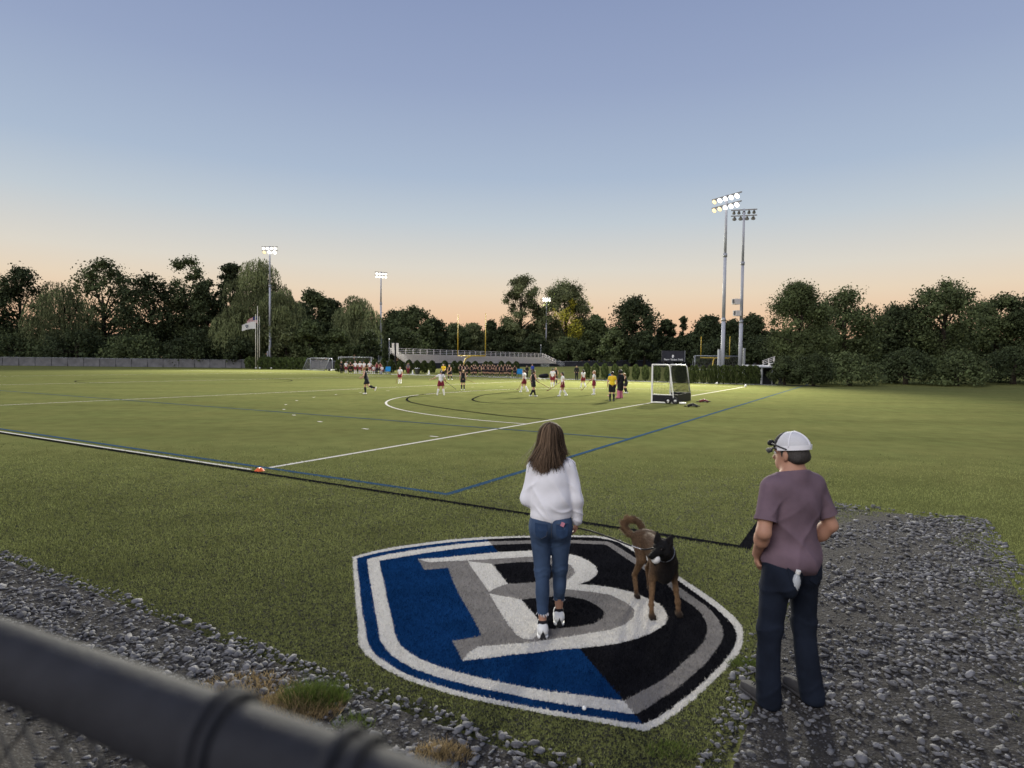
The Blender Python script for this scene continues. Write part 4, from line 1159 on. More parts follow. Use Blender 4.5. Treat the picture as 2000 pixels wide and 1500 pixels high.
Vb_ = np.concatenate([lo_, hi_]) @ rotm.T + HC
mesh_obj('cap_band', Vb_, [(i, i + 1, 36 + i + 1, 36 + i) for i in range(35)], M('white_cloth'), cap, True)
for t in (-0.02, math.pi / 2 * 1.0, ):
    pass
seam = MB()
for az in (-math.pi / 2, -0.25, math.pi + 0.25):
    pts = [(0.099 * math.cos(az) * math.cos(e), -0.008 + 0.121 * math.sin(az) * math.cos(e), 0.045 + 0.100 * math.sin(e)) for e in np.linspace(0.05, 1.5, 10)]
    seam.tube(np.array(pts) @ rotm.T + HC, 0.004, 5)
seam.build('cap_seam', M('white_cloth'), cap, True)
br = MB()
n = 13
pv = []
for j, f in enumerate(np.linspace(0, 1, 5)):
    for i, t in enumerate(np.linspace(-1, 1, n)):
        x = 0.088 * t; y0 = 0.075 + 0.03 * (1 - t * t); y = y0 + f * 0.062 * (1 - 0.55 * t * t); z = 0.032 - 0.018 * t * t - 0.016 * f
        pv.append((x, y, z))
pv = np.array(pv)
top = pv @ rotm.T + HC; bot = (pv - (0, 0, 0.005)) @ rotm.T + HC
fq = [(j * n + i, j * n + i + 1, (j + 1) * n + i + 1, (j + 1) * n + i) for j in range(4) for i in range(n - 1)]
N_ = len(pv)
rim = [i for i in range(n)] + [j * n + n - 1 for j in range(1, 5)] + [4 * n + i for i in range(n - 2, -1, -1)] + [j * n for j in range(3, 0, -1)]
br.add(np.concatenate([top, bot]), fq + [tuple(N_ + k for k in f[::-1]) for f in fq] + [(rim[i], rim[(i + 1) % len(rim)], N_ + rim[(i + 1) % len(rim)], N_ + rim[i])[::-1] for i in range(len(rim))])
br.build('cap_brim', M('black_fabric'), cap, True)
sg = tag(empty('sunglasses', man_loc, YAW), 'dark sunglasses resting on the brim of the white mesh cap', 'sunglasses')
for s_ in (-1, 1):
    MB().tube(np.array([(s_ * 0.075, 0.09, 0.072), (s_ * 0.100, 0.03, 0.062), (s_ * 0.103, -0.03, 0.048)]) @ rotm.T + HC, 0.0045, 6).build('temple', M('black_rubber'), sg, True)
    MB().ball(np.array([s_ * 0.037, 0.118, 0.070]) @ rotm.T + HC, (0.032, 0.014, 0.02), 12, 8).build('lens', M('black_rubber'), sg, True)
# shirt
b = Blob()
b.ell((0, 0.012, 1.13), (0.178, 0.142, 0.20), 0.06); b.ell((0, 0, 1.33), (0.200, 0.138, 0.18), 0.06); b.ell((0, 0.005, 0.985), (0.206, 0.172, 0.14), 0.05)
b.cap((-0.15, -0.005, 1.437), (0.15, -0.005, 1.437), 0.076, None, 0.06)
b.cap((0, -0.012, 1.49), (0, -0.005, 1.525), 0.083, 0.076, 0.03)
for sh, el in ((msL, meL), (msR, meR)):
    sh, el = np.array(sh), np.array(el)
    b.cap(sh * np.array([0.95, 1, 1]), sh * 0.22 + el * 0.78, 0.068, 0.067, 0.03)
for g in (-1, 1):
    b.cap((g * 0.025, -0.012, 1.53), (g * 0.13, -0.005, 1.450), 0.060, 0.073, 0.05)
b.cut((0, 0, 0.905), (0, 0.12, -1)); b.cut((0, -0.01, 1.545), (0, 0.25, 1))
for sh, el, g in ((msL, meL, -1), (msR, meR, 1)):
    pass
def md(x, y, z):
    low = np.clip((1.42 - z) * 4, 0, 1)
    body = np.clip((0.20 - np.abs(x)) * 30, 0, 1)
    f = -0.015 * ridge(10 * x + 2.0 * np.sin(4.2 * z + 1.0) + 1.9 * z - 0.35, 2.6) * low * body - 0.008 * ridge(13 * x - 9 * z + 1.2 * np.sin(7 * z), 3.0) * low * body
    f = f - 0.009 * ridge(17 * (z - 0.35 * x) + 1.5 * np.sin(8 * x), 2.4) * np.exp(-((z - 1.0) / 0.07) ** 2)
    f = f - 0.009 * ridge(16 * (z + 1.0 * np.abs(x)) + 0.4, 2.4) * np.exp(-((z - 1.33) / 0.08) ** 2) * np.clip((np.abs(x) - 0.10) * 12, 0, 1)
    f = f + 0.004 * np.sin(19 * x + 13 * z + 3 * np.sin(6 * z)) * low
    return f + 0.003
V_, Q_ = b.mesh(0.0082, md)
keepf = np.ones(len(Q_), bool); fc = V_[Q_].mean(1)
for sh, el in ((msL, meL), (msR, meR)):
    sh, el = np.array(sh), np.array(el); d = (el - sh) / np.linalg.norm(el - sh)
    keepf &= ~(((fc - sh) @ d > 0.205) & (np.abs(fc[:, 0]) > 0.197) & (fc[:, 2] > 1.1) & (np.linalg.norm(np.cross(fc - sh, d), axis=1) < 0.088))
shirt = mesh_obj('shirt', V_, Q_[keepf], M('plum_cloth'), man, True)
for sh, el in ((msL, meL), (msR, meR)):
    sh, el = np.array(sh), np.array(el); d = (el - sh) / np.linalg.norm(el - sh)
    MB().tube([sh + d * 0.186, sh + d * 0.210], 0.069, 20, False).build('sleeve_hem', M('plum_cloth'), shirt, True)
# jeans
b = Blob()
b.ell((0, 0, 0.97), (0.178, 0.137, 0.14), 0.05)
for g in (-1, 1):
    b.ell((g * 0.085, -0.06, 0.90), (0.088, 0.075, 0.10), 0.04)
for hp, kn, an in ((mhL, mkL, maL), (mhR, mkR, maR)):
    b.cap(hp, kn, 0.103, 0.077, 0.05); b.cap(kn, np.array(an) + (0, -0.012, -0.06), 0.076, 0.079, 0.04)
b.ell((-0.105, -0.112, 0.830), (0.050, 0.052, 0.075), 0.06)
b.cut((0, 0, 1.03), (0, 0, 1)); b.cut((0, 0, 0.014), (0, 0.12, -1))
def mj(x, y, z):
    f = -0.006 * ridge(24 * z + 17 * x + 6 * y + 1.4 * np.sin(17 * x), 2.4) * np.exp(-((z - 0.52) / 0.09) ** 2)
    f = f - 0.007 * ridge(27 * z - 19 * x + 12 * y, 2.2) * np.exp(-((z - 0.12) / 0.08) ** 2)
    f = f - 0.009 * ridge(20 * z + 16 * np.abs(x), 2.4) * np.exp(-((z - 0.80) / 0.07) ** 2)
    f = f + 0.004 * np.sin(11 * z + 21 * x)
    return f + 0.003
mjeans = b.build('jeans', M('dark_denim'), 0.0095, man, mj)
Jv = np.array([v_.co[:] for v_ in mjeans.data.vertices])
for g in (-1, 1):
    ol = [(g * 0.035, 0.955), (g * 0.14, 0.96), (g * 0.14, 0.86), (g * 0.09, 0.825), (g * 0.035, 0.86)]
    if g < 0: ol = ol[::-1]
    patch('back_pocket', ol, 0.003, M('dark_denim'), mjeans)
for an in (maL, maR):
    ax, ay = an[0], an[1] + 0.028
    s1 = Blob(); s1.cap((ax, ay - 0.05, 0.062), (ax, ay + 0.16, 0.048), 0.052, 0.044, 0.03); s1.cap((ax, ay + 0.02, 0.08), (ax, ay + 0.07, 0.07), 0.042, 0.036, 0.03)
    s1.cut((0, 0, 0.026), (0, 0, -1)); s1.cut((0, 0, 0.115), (0, 0.2, 1))
    sho = s1.build('shoe', M('grey_suede'), 0.006, man)
    s2 = Blob(); s2.cap((ax, ay - 0.055, 0.03), (ax, ay + 0.17, 0.03), 0.052, 0.046, 0.02); s2.cut((0, 0, 0.006), (0, 0, -1)); s2.cut((0, 0, 0.032), (0, 0, 1))
    s2.build('sole', M('grey_suede'), 0.006, sho)
    lc = MB()
    for k in range(3):
        lc.tube([(ax - 0.02, ay + 0.05 + 0.022 * k, 0.107 - 0.008 * k), (ax, ay + 0.055 + 0.022 * k, 0.114 - 0.008 * k), (ax + 0.02, ay + 0.05 + 0.022 * k, 0.107 - 0.008 * k)], 0.003, 5)
    lc.build('laces', M('black_rubber'), sho)
man.location.z = 0.012
# bottle in the back pocket
gm = bpy.data.materials.new('clear_plastic'); gm.use_nodes = True
gb = gm.node_tree.nodes['Principled BSDF']; gb.inputs['Base Color'].default_value = (0.9, 0.95, 1, 1); gb.inputs['Roughness'].default_value = 0.08; gb.inputs['Transmission Weight'].default_value = 0.55; gb.inputs['IOR'].default_value = 1.25
bp_ = np.array([-0.105, -0.118, 0.800])
cz, sz_ = math.cos(YAW), math.sin(YAW)
bw = np.array([man_loc[0] + bp_[0] * cz - bp_[1] * sz_, man_loc[1] + bp_[0] * sz_ + bp_[1] * cz, bp_[2]])
bot = tag(empty('water_bottle', bw, 0), 'clear plastic water bottle sticking out of the back pocket of the dark jeans', 'bottle')
bot.rotation_euler = (R(14), R(4), YAW)
MB().lathe([(0.001, 0.0), (0.030, 0.002), (0.032, 0.02), (0.0315, 0.05), (0.033, 0.06), (0.0325, 0.085), (0.028, 0.108), (0.018, 0.128), (0.0125, 0.138), (0.0125, 0.146)], n=18).build('body', gm, bot, True)
MB().lathe([(0.0145, 0.1465), (0.015, 0.152), (0.015, 0.166), (0.0135, 0.168)], n=18).build('cap', M('white_leather'), bot)
# ================================================================== floodlight masts
material('lamp_glass', (0.9, 0.9, 0.85), 0.3, 0.4, emit=(1.0, 0.95, 0.84), estr=3.2)
material('lamp_glass_warm', (0.9, 0.8, 0.6), 0.3, 0.4, emit=(1.0, 0.78, 0.45), estr=0.8)
material('lamp_glass_off', (0.35, 0.35, 0.36), 0.3, 0.4)
material('lamp_housing', (0.22, 0.22, 0.225), 0.5, 0.4, 0.3)
material('yellow_paint', (0.52, 0.36, 0.045), 0.5, 0.4)
material('pole_paint', (0.34, 0.36, 0.42), 0.5, 0.35, noise=0.06, nscale=2)
material('cream_paint', (0.62, 0.60, 0.50), 0.5, 0.3)
def mast(px, Y, ytop, rows, arm, aim, lens, label, r0=0.30, r1=0.16, warm=(), watts=0.0, boxside=-1, beam=None):
    """steel mast; rows = lamps per cross arm, aim = point on the ground the lamps are turned to"""
    base = np.array([XAT(px, Y), Y, 0.0]); base[2] = gzf(base[0], base[1])
    H = ZAT(px, ytop, Y) - base[2]
    root = empty('floodlight_mast', base)
    tag(root, label, 'floodlight', 'floodlight masts around the fields')
    MB().tube([(0, 0, 0), (0, 0, H * 0.33)], [r0, r0 * 0.9], 14).build('pole', M('pole_paint'), root, True)
    MB().tube([(0, 0, H * 0.33 - 0.2), (0, 0, H * 0.68)], [r0 * 0.82, r0 * 0.7], 14).build('pole', M('pole_paint'), root, True)
    MB().tube([(0, 0, H * 0.68 - 0.2), (0, 0, H)], [r0 * 0.64, r1], 14).build('pole', M('pole_paint'), root, True)
    for f in (0.33, 0.68):
        MB().tube([(0, 0, H * f - 0.35), (0, 0, H * f + 0.1)], r0 * 0.97, 14).build('collar', M('galvanised'), root, True)
    MB().box((boxside * (r0 + 0.22), -0.05, 2.0), (0.26, 0.26, 3.6)).build('control_box', M('galvanised'), root)
    d = np.array([aim[0] - base[0], aim[1] - base[1]]); d /= np.linalg.norm(d)
    sx = np.array([-d[1], d[0], 0])                      # along the cross arm
    fw = np.array([d[0], d[1], 0])
    for ri, nl in enumerate(rows):
        z = H - 0.12 - ri * (arm * 0.235)
        MB().beam(sx * -arm / 2 + (0, 0, z), sx * arm / 2 + (0, 0, z), 0.14, 0.14).build('cross_arm', M('lamp_housing'), root)
        for k in range(nl):
            s_ = (k + 0.5) / nl * 2 - 1
            c = sx * s_ * arm / 2 * 0.96 + np.array([0, 0, z - 0.36]) + fw * 0.12
            dn = fw * 0.82 + np.array([0, 0, -0.57])
            rl = arm / nl * 0.36
            prof = [(0.10, -0.32), (0.16, -0.22), (rl * 0.8, 0.0), (rl, 0.10)]
            a1 = np.cross(dn, (0, 0, 1)); a1 /= np.linalg.norm(a1); a2 = np.cross(dn, a1)
            n = 12
            V_ = [c + dn * zz + rr * (math.cos(2 * math.pi * j / n) * a1 + math.sin(2 * math.pi * j / n) * a2) for rr, zz in prof for j in range(n)]
            F_ = [(i * n + j, i * n + (j + 1) % n, (i + 1) * n + (j + 1) % n, (i + 1) * n + j) for i in range(len(prof) - 1) for j in range(n)] + [tuple(range(n))]
            lm = mesh_obj('lamp', np.array(V_), F_, M('lamp_housing'), root, True)
            Vg = [c + dn * 0.16] + [c + dn * 0.085 + rl * 0.95 * (math.cos(2 * math.pi * j / n) * a1 + math.sin(2 * math.pi * j / n) * a2) for j in range(n)]
            mt = lens if (ri, k) not in warm else 'lamp_glass_warm'
            mesh_obj('lamp_lens', np.array(Vg), [(0, 1 + j, 1 + (j + 1) % n) for j in range(n)], M(mt), lm)
    if watts:
        ld = bpy.data.lights.new('floodlight_beam', 'SPOT')
        ld.energy = watts; ld.color = (1.0, 0.95, 0.80); ld.spot_size = R(96); ld.spot_blend = 1.0; ld.shadow_soft_size = arm * 0.5
        lo = bpy.data.objects.new('floodlight_beam', ld); COL.objects.link(lo)
        p = base + np.array([0, 0, H - 0.6]) + fw * 1.0
        lo.location = p
        lo.rotation_euler = Vector(np.array([*(aim if beam is None else beam), 0.0]) - p).to_track_quat('-Z', 'Y').to_euler()
    return root, base, H
mid = fld(27.0, 42.0)
mast(527.5, 137.0, 481, (4, 3), 3.6, fld(2, 62), 'lamp_glass', 'lit floodlight mast beside the flagpoles at the left', warm=((1, 0),), watts=300000, beam=fld(16, 30))
mast(743.5, 152.0, 531, (4, 4), 3.1, fld(50, 8), 'lamp_glass', 'lit floodlight mast at the left end of the grandstand', watts=200000, beam=fld(18, 18))
mast(1066.0, 208.0, 580, (4, 3), 3.0, (0.0, 90.0), 'lamp_glass', 'small distant lit floodlight mast in front of the tall trees', 0.26, 0.15, watts=200000)
mast(1411.0, 80.0, 381, (5, 5), 4.7, fld(27, 33), 'lamp_glass', 'tall lit floodlight mast with two rows of lamps at the right', 0.27, 0.15, warm=((0, 0), (1, 0), (1, 1)), watts=300000, beam=fld(20, 14))
r2, b2, h2 = mast(1445.5, 86.0, 408, (5, 4), 3.4, (60.0, 190.0), 'lamp_glass_off', 'floodlight mast seen from behind with loudspeakers halfway up', 0.27, 0.15, boxside=1)
for k, (dz, dx) in enumerate(((10.2, -0.9), (8.6, -0.7))):
    sp = MB().box((dx, -0.3, dz), (0.9, 0.7, 0.75), R(20)).build('loudspeaker', M('aluminium'), r2)
    MB().box((dx - 0.33, -0.66, dz), (0.75, 0.06, 0.6), R(20)).build('speaker_grille', M('lamp_housing'), sp)
    MB().beam((dx, 0, dz), (0, 0, dz), 0.1, 0.1).build('bracket', M('lamp_housing'), r2)

# ================================================================== flags
def flag_cloth(name, w, h, mat, parent, z0, rows=6, cols=12, droop=0.35, dirx=-1, cell=None):
    V_, F_ = [], []
    for j in range(rows + 1):
        for i in range(cols + 1):
            f = i / cols
            V_.append((dirx * w * f * 0.94, 0.18 * math.sin(f * 7 + j * 0.35) * f, z0 - h * j / rows - droop * f * f * h - 0.25 * f * h * (1 - j / rows)))
    for j in range(rows):
        for i in range(cols):
            a = j * (cols + 1) + i
            F_.append((a, a + 1, a + cols + 2, a + cols + 1))
    return V_, F_
material('flag_white', (0.72, 0.72, 0.72), 0.9, 0.1, trans=0.3)
material('flag_red', (0.42, 0.05, 0.06), 0.9, 0.1, trans=0.3)
material('flag_navy', (0.03, 0.045, 0.12), 0.9, 0.1, trans=0.2)
fpY = 128.0
for k, (px, yt, lab) in enumerate(((499.5, 615, 'left flagpole with the white flag'), (503.5, 599, 'tallest flagpole, middle of the three'), (507.0, 619, 'right flagpole of the three, without a flag'))):
    Yk = fpY + 1.5 * k
    bx_ = XAT(px, Yk); H = ZAT(px, yt, Yk)
    rt = tag(empty('flagpole', (bx_, Yk, 0)), lab + ' behind the hedge', 'flagpole', 'flagpoles behind the hedge')
    MB().tube([(0, 0, 0), (0, 0, H)], [0.10, 0.06], 10).build('pole', M('cream_paint'), rt, True)
    MB().ball((0, 0, H + 0.06), 0.09).build('finial', M('cream_paint'), rt, True)
    if k == 0:
        fr_ = tag(empty('flag', (bx_ - 0.08, Yk, 0)), 'white flag with a dark shield hanging on the left flagpole', 'flag')
        V_, F_ = flag_cloth('cloth', 3.0, 1.55, None, fr_, H - 1.3)
        mesh_obj('cloth', np.array(V_), F_, M('flag_white'), fr_, True)
        c = V_[3 * 13 + 7]
        sh_ = [(-0.28, 0.28), (0.28, 0.28), (0.28, 0.0), (0.16, -0.22), (0, -0.36), (-0.16, -0.22), (-0.28, 0.0)]
        si_ = [(x * 0.55, z * 0.55) for x, z in sh_]
        V2 = [(c[0] + x, c[1] - 0.12, c[2] + z) for x, z in sh_ + si_]
        mesh_obj('shield_print', np.array(V2), [(i, 7 + i, 7 + (i + 1) % 7, (i + 1) % 7) for i in range(7)], M('flag_navy'), fr_)
    if k == 1:
        fr_ = tag(empty('flag', (bx_ - 0.08, Yk, 0)), 'red and white striped flag hanging behind the white flag', 'flag')
        V_, F_ = flag_cloth('cloth', 2.4, 1.5, None, fr_, ZAT(503.5, 617, Yk), 13, 10, 0.5)
        V_ = np.array(V_)
        for nme, mt, sel in (('red_stripe', 'flag_red', 0), ('white_stripe', 'flag_white', 1)):
            for j in range(13):
                if j % 2 != sel: continue
                a = V_[j * 11:(j + 2) * 11]
                i0 = 4 if j < 7 else 0
                mesh_obj(nme, a, [(i, i + 1, 11 + i + 1, 11 + i) for i in range(i0, 10)], M(mt), fr_, True)
        a = V_[:8 * 11]
        mesh_obj('canton', a, [(j * 11 + i, j * 11 + i + 1, (j + 1) * 11 + i + 1, (j + 1) * 11 + i) for j in range(7) for i in range(4)], M('flag_navy'), fr_, True)

# ================================================================== goals
def net_panel(mb, c00, c10, c01, c11, nu, nv, w=0.010):
    c00, c10, c01, c11 = [np.asarray(c, float) for c in (c00, c10, c01, c11)]
    f = lambda a, b_: (c00 * (1 - a) + c10 * a) * (1 - b_) + (c01 * (1 - a) + c11 * a) * b_
    for i in range(1, nu):
        a, b_ = f(i / nu, 0), f(i / nu, 1)
        s_ = (f(i / nu + 0.01, 0) - f(i / nu, 0)); s_ = s_ / np.linalg.norm(s_) * w / 2
        mb.quad(a - s_, a + s_, b_ + s_, b_ - s_)
    for j in range(1, nv):
        a, b_ = f(0, j / nv), f(1, j / nv)
        s_ = (f(0, j / nv + 0.01) - f(0, j / nv)); s_ = s_ / np.linalg.norm(s_) * w / 2
        mb.quad(a - s_, b_ - s_, b_ + s_, a + s_)
material('net_black', (0.012, 0.012, 0.014), 0.9, 0.1)
material('board_black', (0.010, 0.010, 0.014), 0.6, 0.3)
material('net_grey', (0.20, 0.20, 0.21), 0.9, 0.1)
# field hockey goal: x along the goal line, -y towards the back
gp = fld(25.62, 0.0)
gl = tag(empty('hockey_goal', (*gp, 0.0), FT), 'white framed field hockey goal with black net and boards', 'goal')
W, HG, DB, DT = 3.66, 2.14, 1.25, 0.95
rad = 0.045
def gpt(x, back, z): return np.array([x, -back, z])
for x, nme in ((0.0, 'post'), (W, 'post')):
    MB().beam(gpt(x, 0, 0), gpt(x, 0, HG + 0.02), 0.08, 0.08).build('post', M('white_paint'), gl)
    pth = [gpt(x, 0, HG)] + [gpt(x, t, HG) for t in (0.3, 0.6, DT - 0.15)] + [gpt(x, DT - 0.04, HG - 0.03), gpt(x, DT + 0.02, HG - 0.12)] + [gpt(x, DT + 0.03 + (DB - DT - 0.03) * t, HG - 0.12 - (HG - 0.16) * t) for t in (0.25, 0.5, 0.75, 1.0)]
    MB().tube(pth, 0.035, 8).build('side_frame', M('white_paint'), gl, True)
    MB().beam(gpt(x, 0.04, 0.04), gpt(x, DB, 0.04), 0.06, 0.06).build('base_bar', M('white_paint'), gl)
    MB().beam(gpt(x, 0.04, 0.475), gpt(x, DB - 0.06, 0.475), 0.04, 0.04).build('board_rail', M('white_paint'), gl)
    MB().box(gpt(x, DB / 2, 0.265), (0.03, DB - 0.08, 0.37)).build('side_board', M('board_black'), gl)
MB().beam(gpt(0.04, 0, HG - 0.03), gpt(W - 0.04, 0, HG - 0.03), 0.075, 0.075).build('crossbar', M('white_paint'), gl)
MB().tube([gpt(0.03, DT - 0.05, HG - 0.02), gpt(W - 0.03, DT - 0.05, HG - 0.02)], 0.03, 8).build('rear_bar', M('white_paint'), gl, True)
MB().box(gpt(W / 2, DB, 0.25), (W - 0.06, 0.03, 0.46)).build('back_board', M('board_black'), gl)
nb = MB()
net_panel(nb, gpt(0, DB, 0.46), gpt(W, DB, 0.46), gpt(0, DT + 0.02, HG - 0.1), gpt(W, DT + 0.02, HG - 0.1), 56, 28, 0.026)
net_panel(nb, gpt(0, 0.02, HG - 0.04), gpt(W, 0.02, HG - 0.04), gpt(0, DT, HG - 0.04), gpt(W, DT, HG - 0.04), 56, 15, 0.018)
tag(nb.build('net', M('net_black'), gl), kind='stuff')
for x in (0.0, W):
    n2 = MB(); net_panel(n2, gpt(x, 0.03, 0.5), gpt(x, DB - 0.08, 0.5), gpt(x, 0.03, HG - 0.06), gpt(x, DT - 0.04, HG - 0.06), 13, 20, 0.010)
    tag(n2.build('side_net', M('net_black'), gl), kind='stuff')
for t, y in ((-0.12, 0.95), (-0.12, 1.35)):
    wh = MB(); pts = [np.array([t, -y + 0.15 * math.cos(a), 0.16 + 0.15 * math.sin(a)]) for a in np.linspace(0, 2 * math.pi, 17)]
    wh.tube(pts, 0.045, 8, False); wl2 = wh.build('wheel', M('black_rubber'), gl, True)
    MB().tube([(t - 0.03, -y, 0.16), (t + 0.03, -y, 0.16)], 0.065, 12).build('rim', M('white_paint'), wl2, True)
MB().box((-0.05, -1.75, 0.06), (0.18, 0.34, 0.08)).build('counterweight', M('white_paint'), gl)

def soccer_goal(px0, Y0, px1, Y1, hgt, depth, label, mat='white_paint', wheels=False, zoff=0.0, back=1.0):
    a = np.array([XAT(px0, Y0), Y0, gzf(XAT(px0, Y0), Y0)]); c = np.array([XAT(px1, Y1), Y1, gzf(XAT(px1, Y1), Y1)])
    rt = tag(empty('soccer_goal', a), label, 'goal')
    d = c - a; L_ = np.linalg.norm(d[:2]); e = d / L_; nrm = np.array([-e[1], e[0], 0]) * back
    P0, P1 = np.zeros(3), d
    for p in (P0, P1):
        MB().tube([p, p + (0, 0, hgt)], 0.07, 8).build('post', M(mat), rt, True)
        MB().tube([p + (0, 0, hgt), p + nrm * depth * 0.35 + (0, 0, hgt - 0.05), p + nrm * depth + (0, 0, 0.06), p + (0, 0, 0.06)], 0.05, 6).build('side_frame', M(mat), rt, True)
    MB().tube([P0 + (0, 0, hgt), P1 + (0, 0, hgt)], 0.07, 8).build('crossbar', M(mat), rt, True)
    MB().tube([P0 + nrm * depth + (0, 0, 0.06), P1 + nrm * depth + (0, 0, 0.06)], 0.05, 6).build('ground_bar', M(mat), rt, True)
    nn = MB()
    net_panel(nn, P0 + nrm * depth + (0, 0, 0.1), P1 + nrm * depth + (0, 0, 0.1), P0 + nrm * depth * 0.35 + (0, 0, hgt), P1 + nrm * depth * 0.35 + (0, 0, hgt), 30, 10, 0.03)
    tag(nn.build('net', M('net_grey'), rt), kind='stuff')
    return rt
soccer_goal(606, 124, 649, 117, 2.35, 1.6, 'pale soccer goal seen side on beside the hedge at the left', 'galvanised', back=-1.0)
soccer_goal(661, 122, 725, 120, 2.6, 1.8, 'pale soccer goal half hidden behind the maroon team', 'galvanised', back=1.0)
soccer_goal(1357, 108, 1452, 108, 2.5, 1.8, 'pale soccer goal behind the two masts at the right', 'galvanised', back=1.0)
g0 = AT(652, 723, 116)
gw = tag(empty('goal_trolley', (g0[0], g0[1], 0)), 'small black and white goal trolley at the left end of the maroon team', 'trolley')
MB().box((0, 0, 0.22), (2.2, 0.5, 0.18)).build('beam', M('white_paint'), gw)
for x in (-0.8, 0.8):
    MB().tube([(x, -0.3, 0.2), (x, 0.3, 0.2)], 0.2, 12).build('wheel', M('black_rubber'), gw, True)

def football_goal(cx, cy, width, zbar, ztop, label, goose, yaw):
    z0 = gzf(cx, cy)
    rt = tag(empty('football_goalpost', (cx, cy, z0), yaw), label, 'goalpost', 'yellow football goalposts')
    zb, zt = zbar - z0, ztop - z0
    for s_ in (-1, 1):
        MB().tube([(s_ * width / 2, 0, zb), (s_ * width / 2, 0, zt)], 0.075, 8).build('upright', M('yellow_paint'), rt, True)
    MB().tube([(-width / 2, 0, zb), (width / 2, 0, zb)], 0.09, 8).build('crossbar', M('yellow_paint'), rt, True)
    pts = [(0, 0, zb)] + [(0, goose * (1 - math.cos(t)) * 1.0, zb - 0.05 - (0.9 * (1 - math.cos(t)) * 0.6 + 0.0)) for t in (0.5, 0.9, 1.3)] + [(0, goose * 1.0, zb - 1.1), (0, goose * 1.05, zb - 1.8), (0, goose * 1.05, 0)]
    MB().tube(pts, 0.12, 8).build('gooseneck', M('yellow_paint'), rt, True)
    return rt
vyaw = math.atan2(FV[1], FV[0])
football_goal(XAT(920.5, 105), 105.0, 5.64, ZAT(920, 695, 105), ZAT(920, 613, 105), 'tall yellow football goalpost in front of the grandstand', 2.2, vyaw)
football_goal(XAT(1396, 125), 125.0, 5.64, ZAT(1396, 699, 125), ZAT(1396, 657, 125), 'yellow football goalpost partly hidden by the right masts', 1.8, vyaw)

# ================================================================== grandstand
material('stand_boards', (0.55, 0.51, 0.50), 0.7, 0.3, 0.0, noise=0.12, nscale=1.5)
st0 = np.array([XAT(797, 121.0), 121.0])
zf = gzf(*(st0 + FU * 30))
st = tag(empty('grandstand', (*st0, zf), FT), 'long low grandstand with metal benches and a railing along its top', 'grandstand')
SL, rows_n, rise_, run_ = 66.0, 7, 0.26, 0.50
zb0 = ZAT(797, 707.5, 121.0) - zf
for r_ in range(rows_n):
    yb = 0.6 + r_ * run_; zz = zb0 + r_ * rise_
    MB().box((SL / 2, yb, zz + 0.0), (SL, 0.30, 0.06)).build('seat_plank', M('aluminium'), st)
    MB().box((SL / 2, yb - 0.38, zz - 0.20), (SL, 0.44, 0.05)).build('foot_plank', M('aluminium'), st)
    MB().box((SL / 2, yb + 0.16, zz - 0.11), (SL, 0.03, 0.20)).build('riser', M('stand_boards'), st)
ytop = 0.6 + rows_n * run_; ztop = zb0 + rows_n * rise_ - 0.15
MB().box((SL / 2, ytop, ztop - 0.03), (SL, 1.0, 0.05)).build('walkway', M('aluminium'), st)
post_proto = None
for k in range(29):
    x = SL * k / 28
    p = MB().beam((0, 0, 0), (0, 0, 1.12), 0.09, 0.09).build('rail_post', M('aluminium'), st) if post_proto is None else post_proto.copy()
    if post_proto is None: post_proto = p
    else: COL.objects.link(p)
    p.location = (x, ytop + 0.45, ztop)
for zz in (0.35, 0.72, 1.1):
    MB().beam((0, ytop + 0.45, ztop + zz), (SL, ytop + 0.45, ztop + zz), 0.07, 0.07).build('rail', M('aluminium'), st)
for xe in (-0.06, SL + 0.06):
    for off_ in (0.4, 0.75, 1.1):
        MB().beam((xe, 0.2, zb0 + off_ - 0.1), (xe, ytop + 0.4, ztop + off_), 0.06, 0.06).build('end_rail', M('aluminium'), st)
    for t in np.linspace(0, 1, 5):
        MB().beam((xe, 0.2 + (ytop + 0.2) * t, zb0 - 0.3 + (ztop - zb0 + 0.3) * t), (xe, 0.2 + (ytop + 0.2) * t, zb0 + 1.0 + (ztop - zb0 + 0.1) * t), 0.06, 0.06).build('end_post', M('aluminium'), st)
# stairs at the right end
for k in range(6):
    MB().box((SL + 0.8, -0.2 - 0.32 * k, zb0 - 0.15 - 0.2 * k), (1.3, 0.32, 0.05)).build('stair_tread', M('galvanised'), st)
for s_ in (0.1, 1.5):
    MB().beam((SL + s_, 0.0, zb0 + 0.9), (SL + s_, -2.0, zb0 - 0.25), 0.06, 0.06).build('stair_rail', M('galvanised'), st)
    MB().beam((SL + s_, 0.0, zb0 + 0.5), (SL + s_, -2.0, zb0 - 0.65), 0.06, 0.06).build('stair_rail', M('galvanised'), st)
# dark cloth along the front with printed words
fr0 = MB().box((SL / 2, -0.1, (zb0 - 0.15) / 2 - 0.1), (SL + 3.0, 0.06, zb0 + 0.1)).build('front_screen', M('windscreen'), st)
def words(body, size, loc, rot, mat, parent, name='lettering', align='CENTER', ext=0.01):
    cu = bpy.data.curves.new(name, 'FONT'); cu.body = body; cu.size = size; cu.align_x = align; cu.align_y = 'CENTER'; cu.extrude = ext; cu.offset = size * 0.012
    cu.materials.append(mat)
    tmp = bpy.data.objects.new(name, cu); COL.objects.link(tmp)
    bpy.context.view_layer.update()
    me_ = bpy.data.meshes.new_from_object(tmp.evaluated_get(bpy.context.evaluated_depsgraph_get()))
    bpy.data.objects.remove(tmp, do_unlink=True)
    me_.name = name
    o = bpy.data.objects.new(name, me_); COL.objects.link(o); o.location = loc; o.rotation_euler = rot
    if parent is not None: o.parent = parent
    o['kind'] = 'stuff'
    return o
material('sign_white', (0.75, 0.76, 0.78), 0.6, 0.2)
xq = 18.6
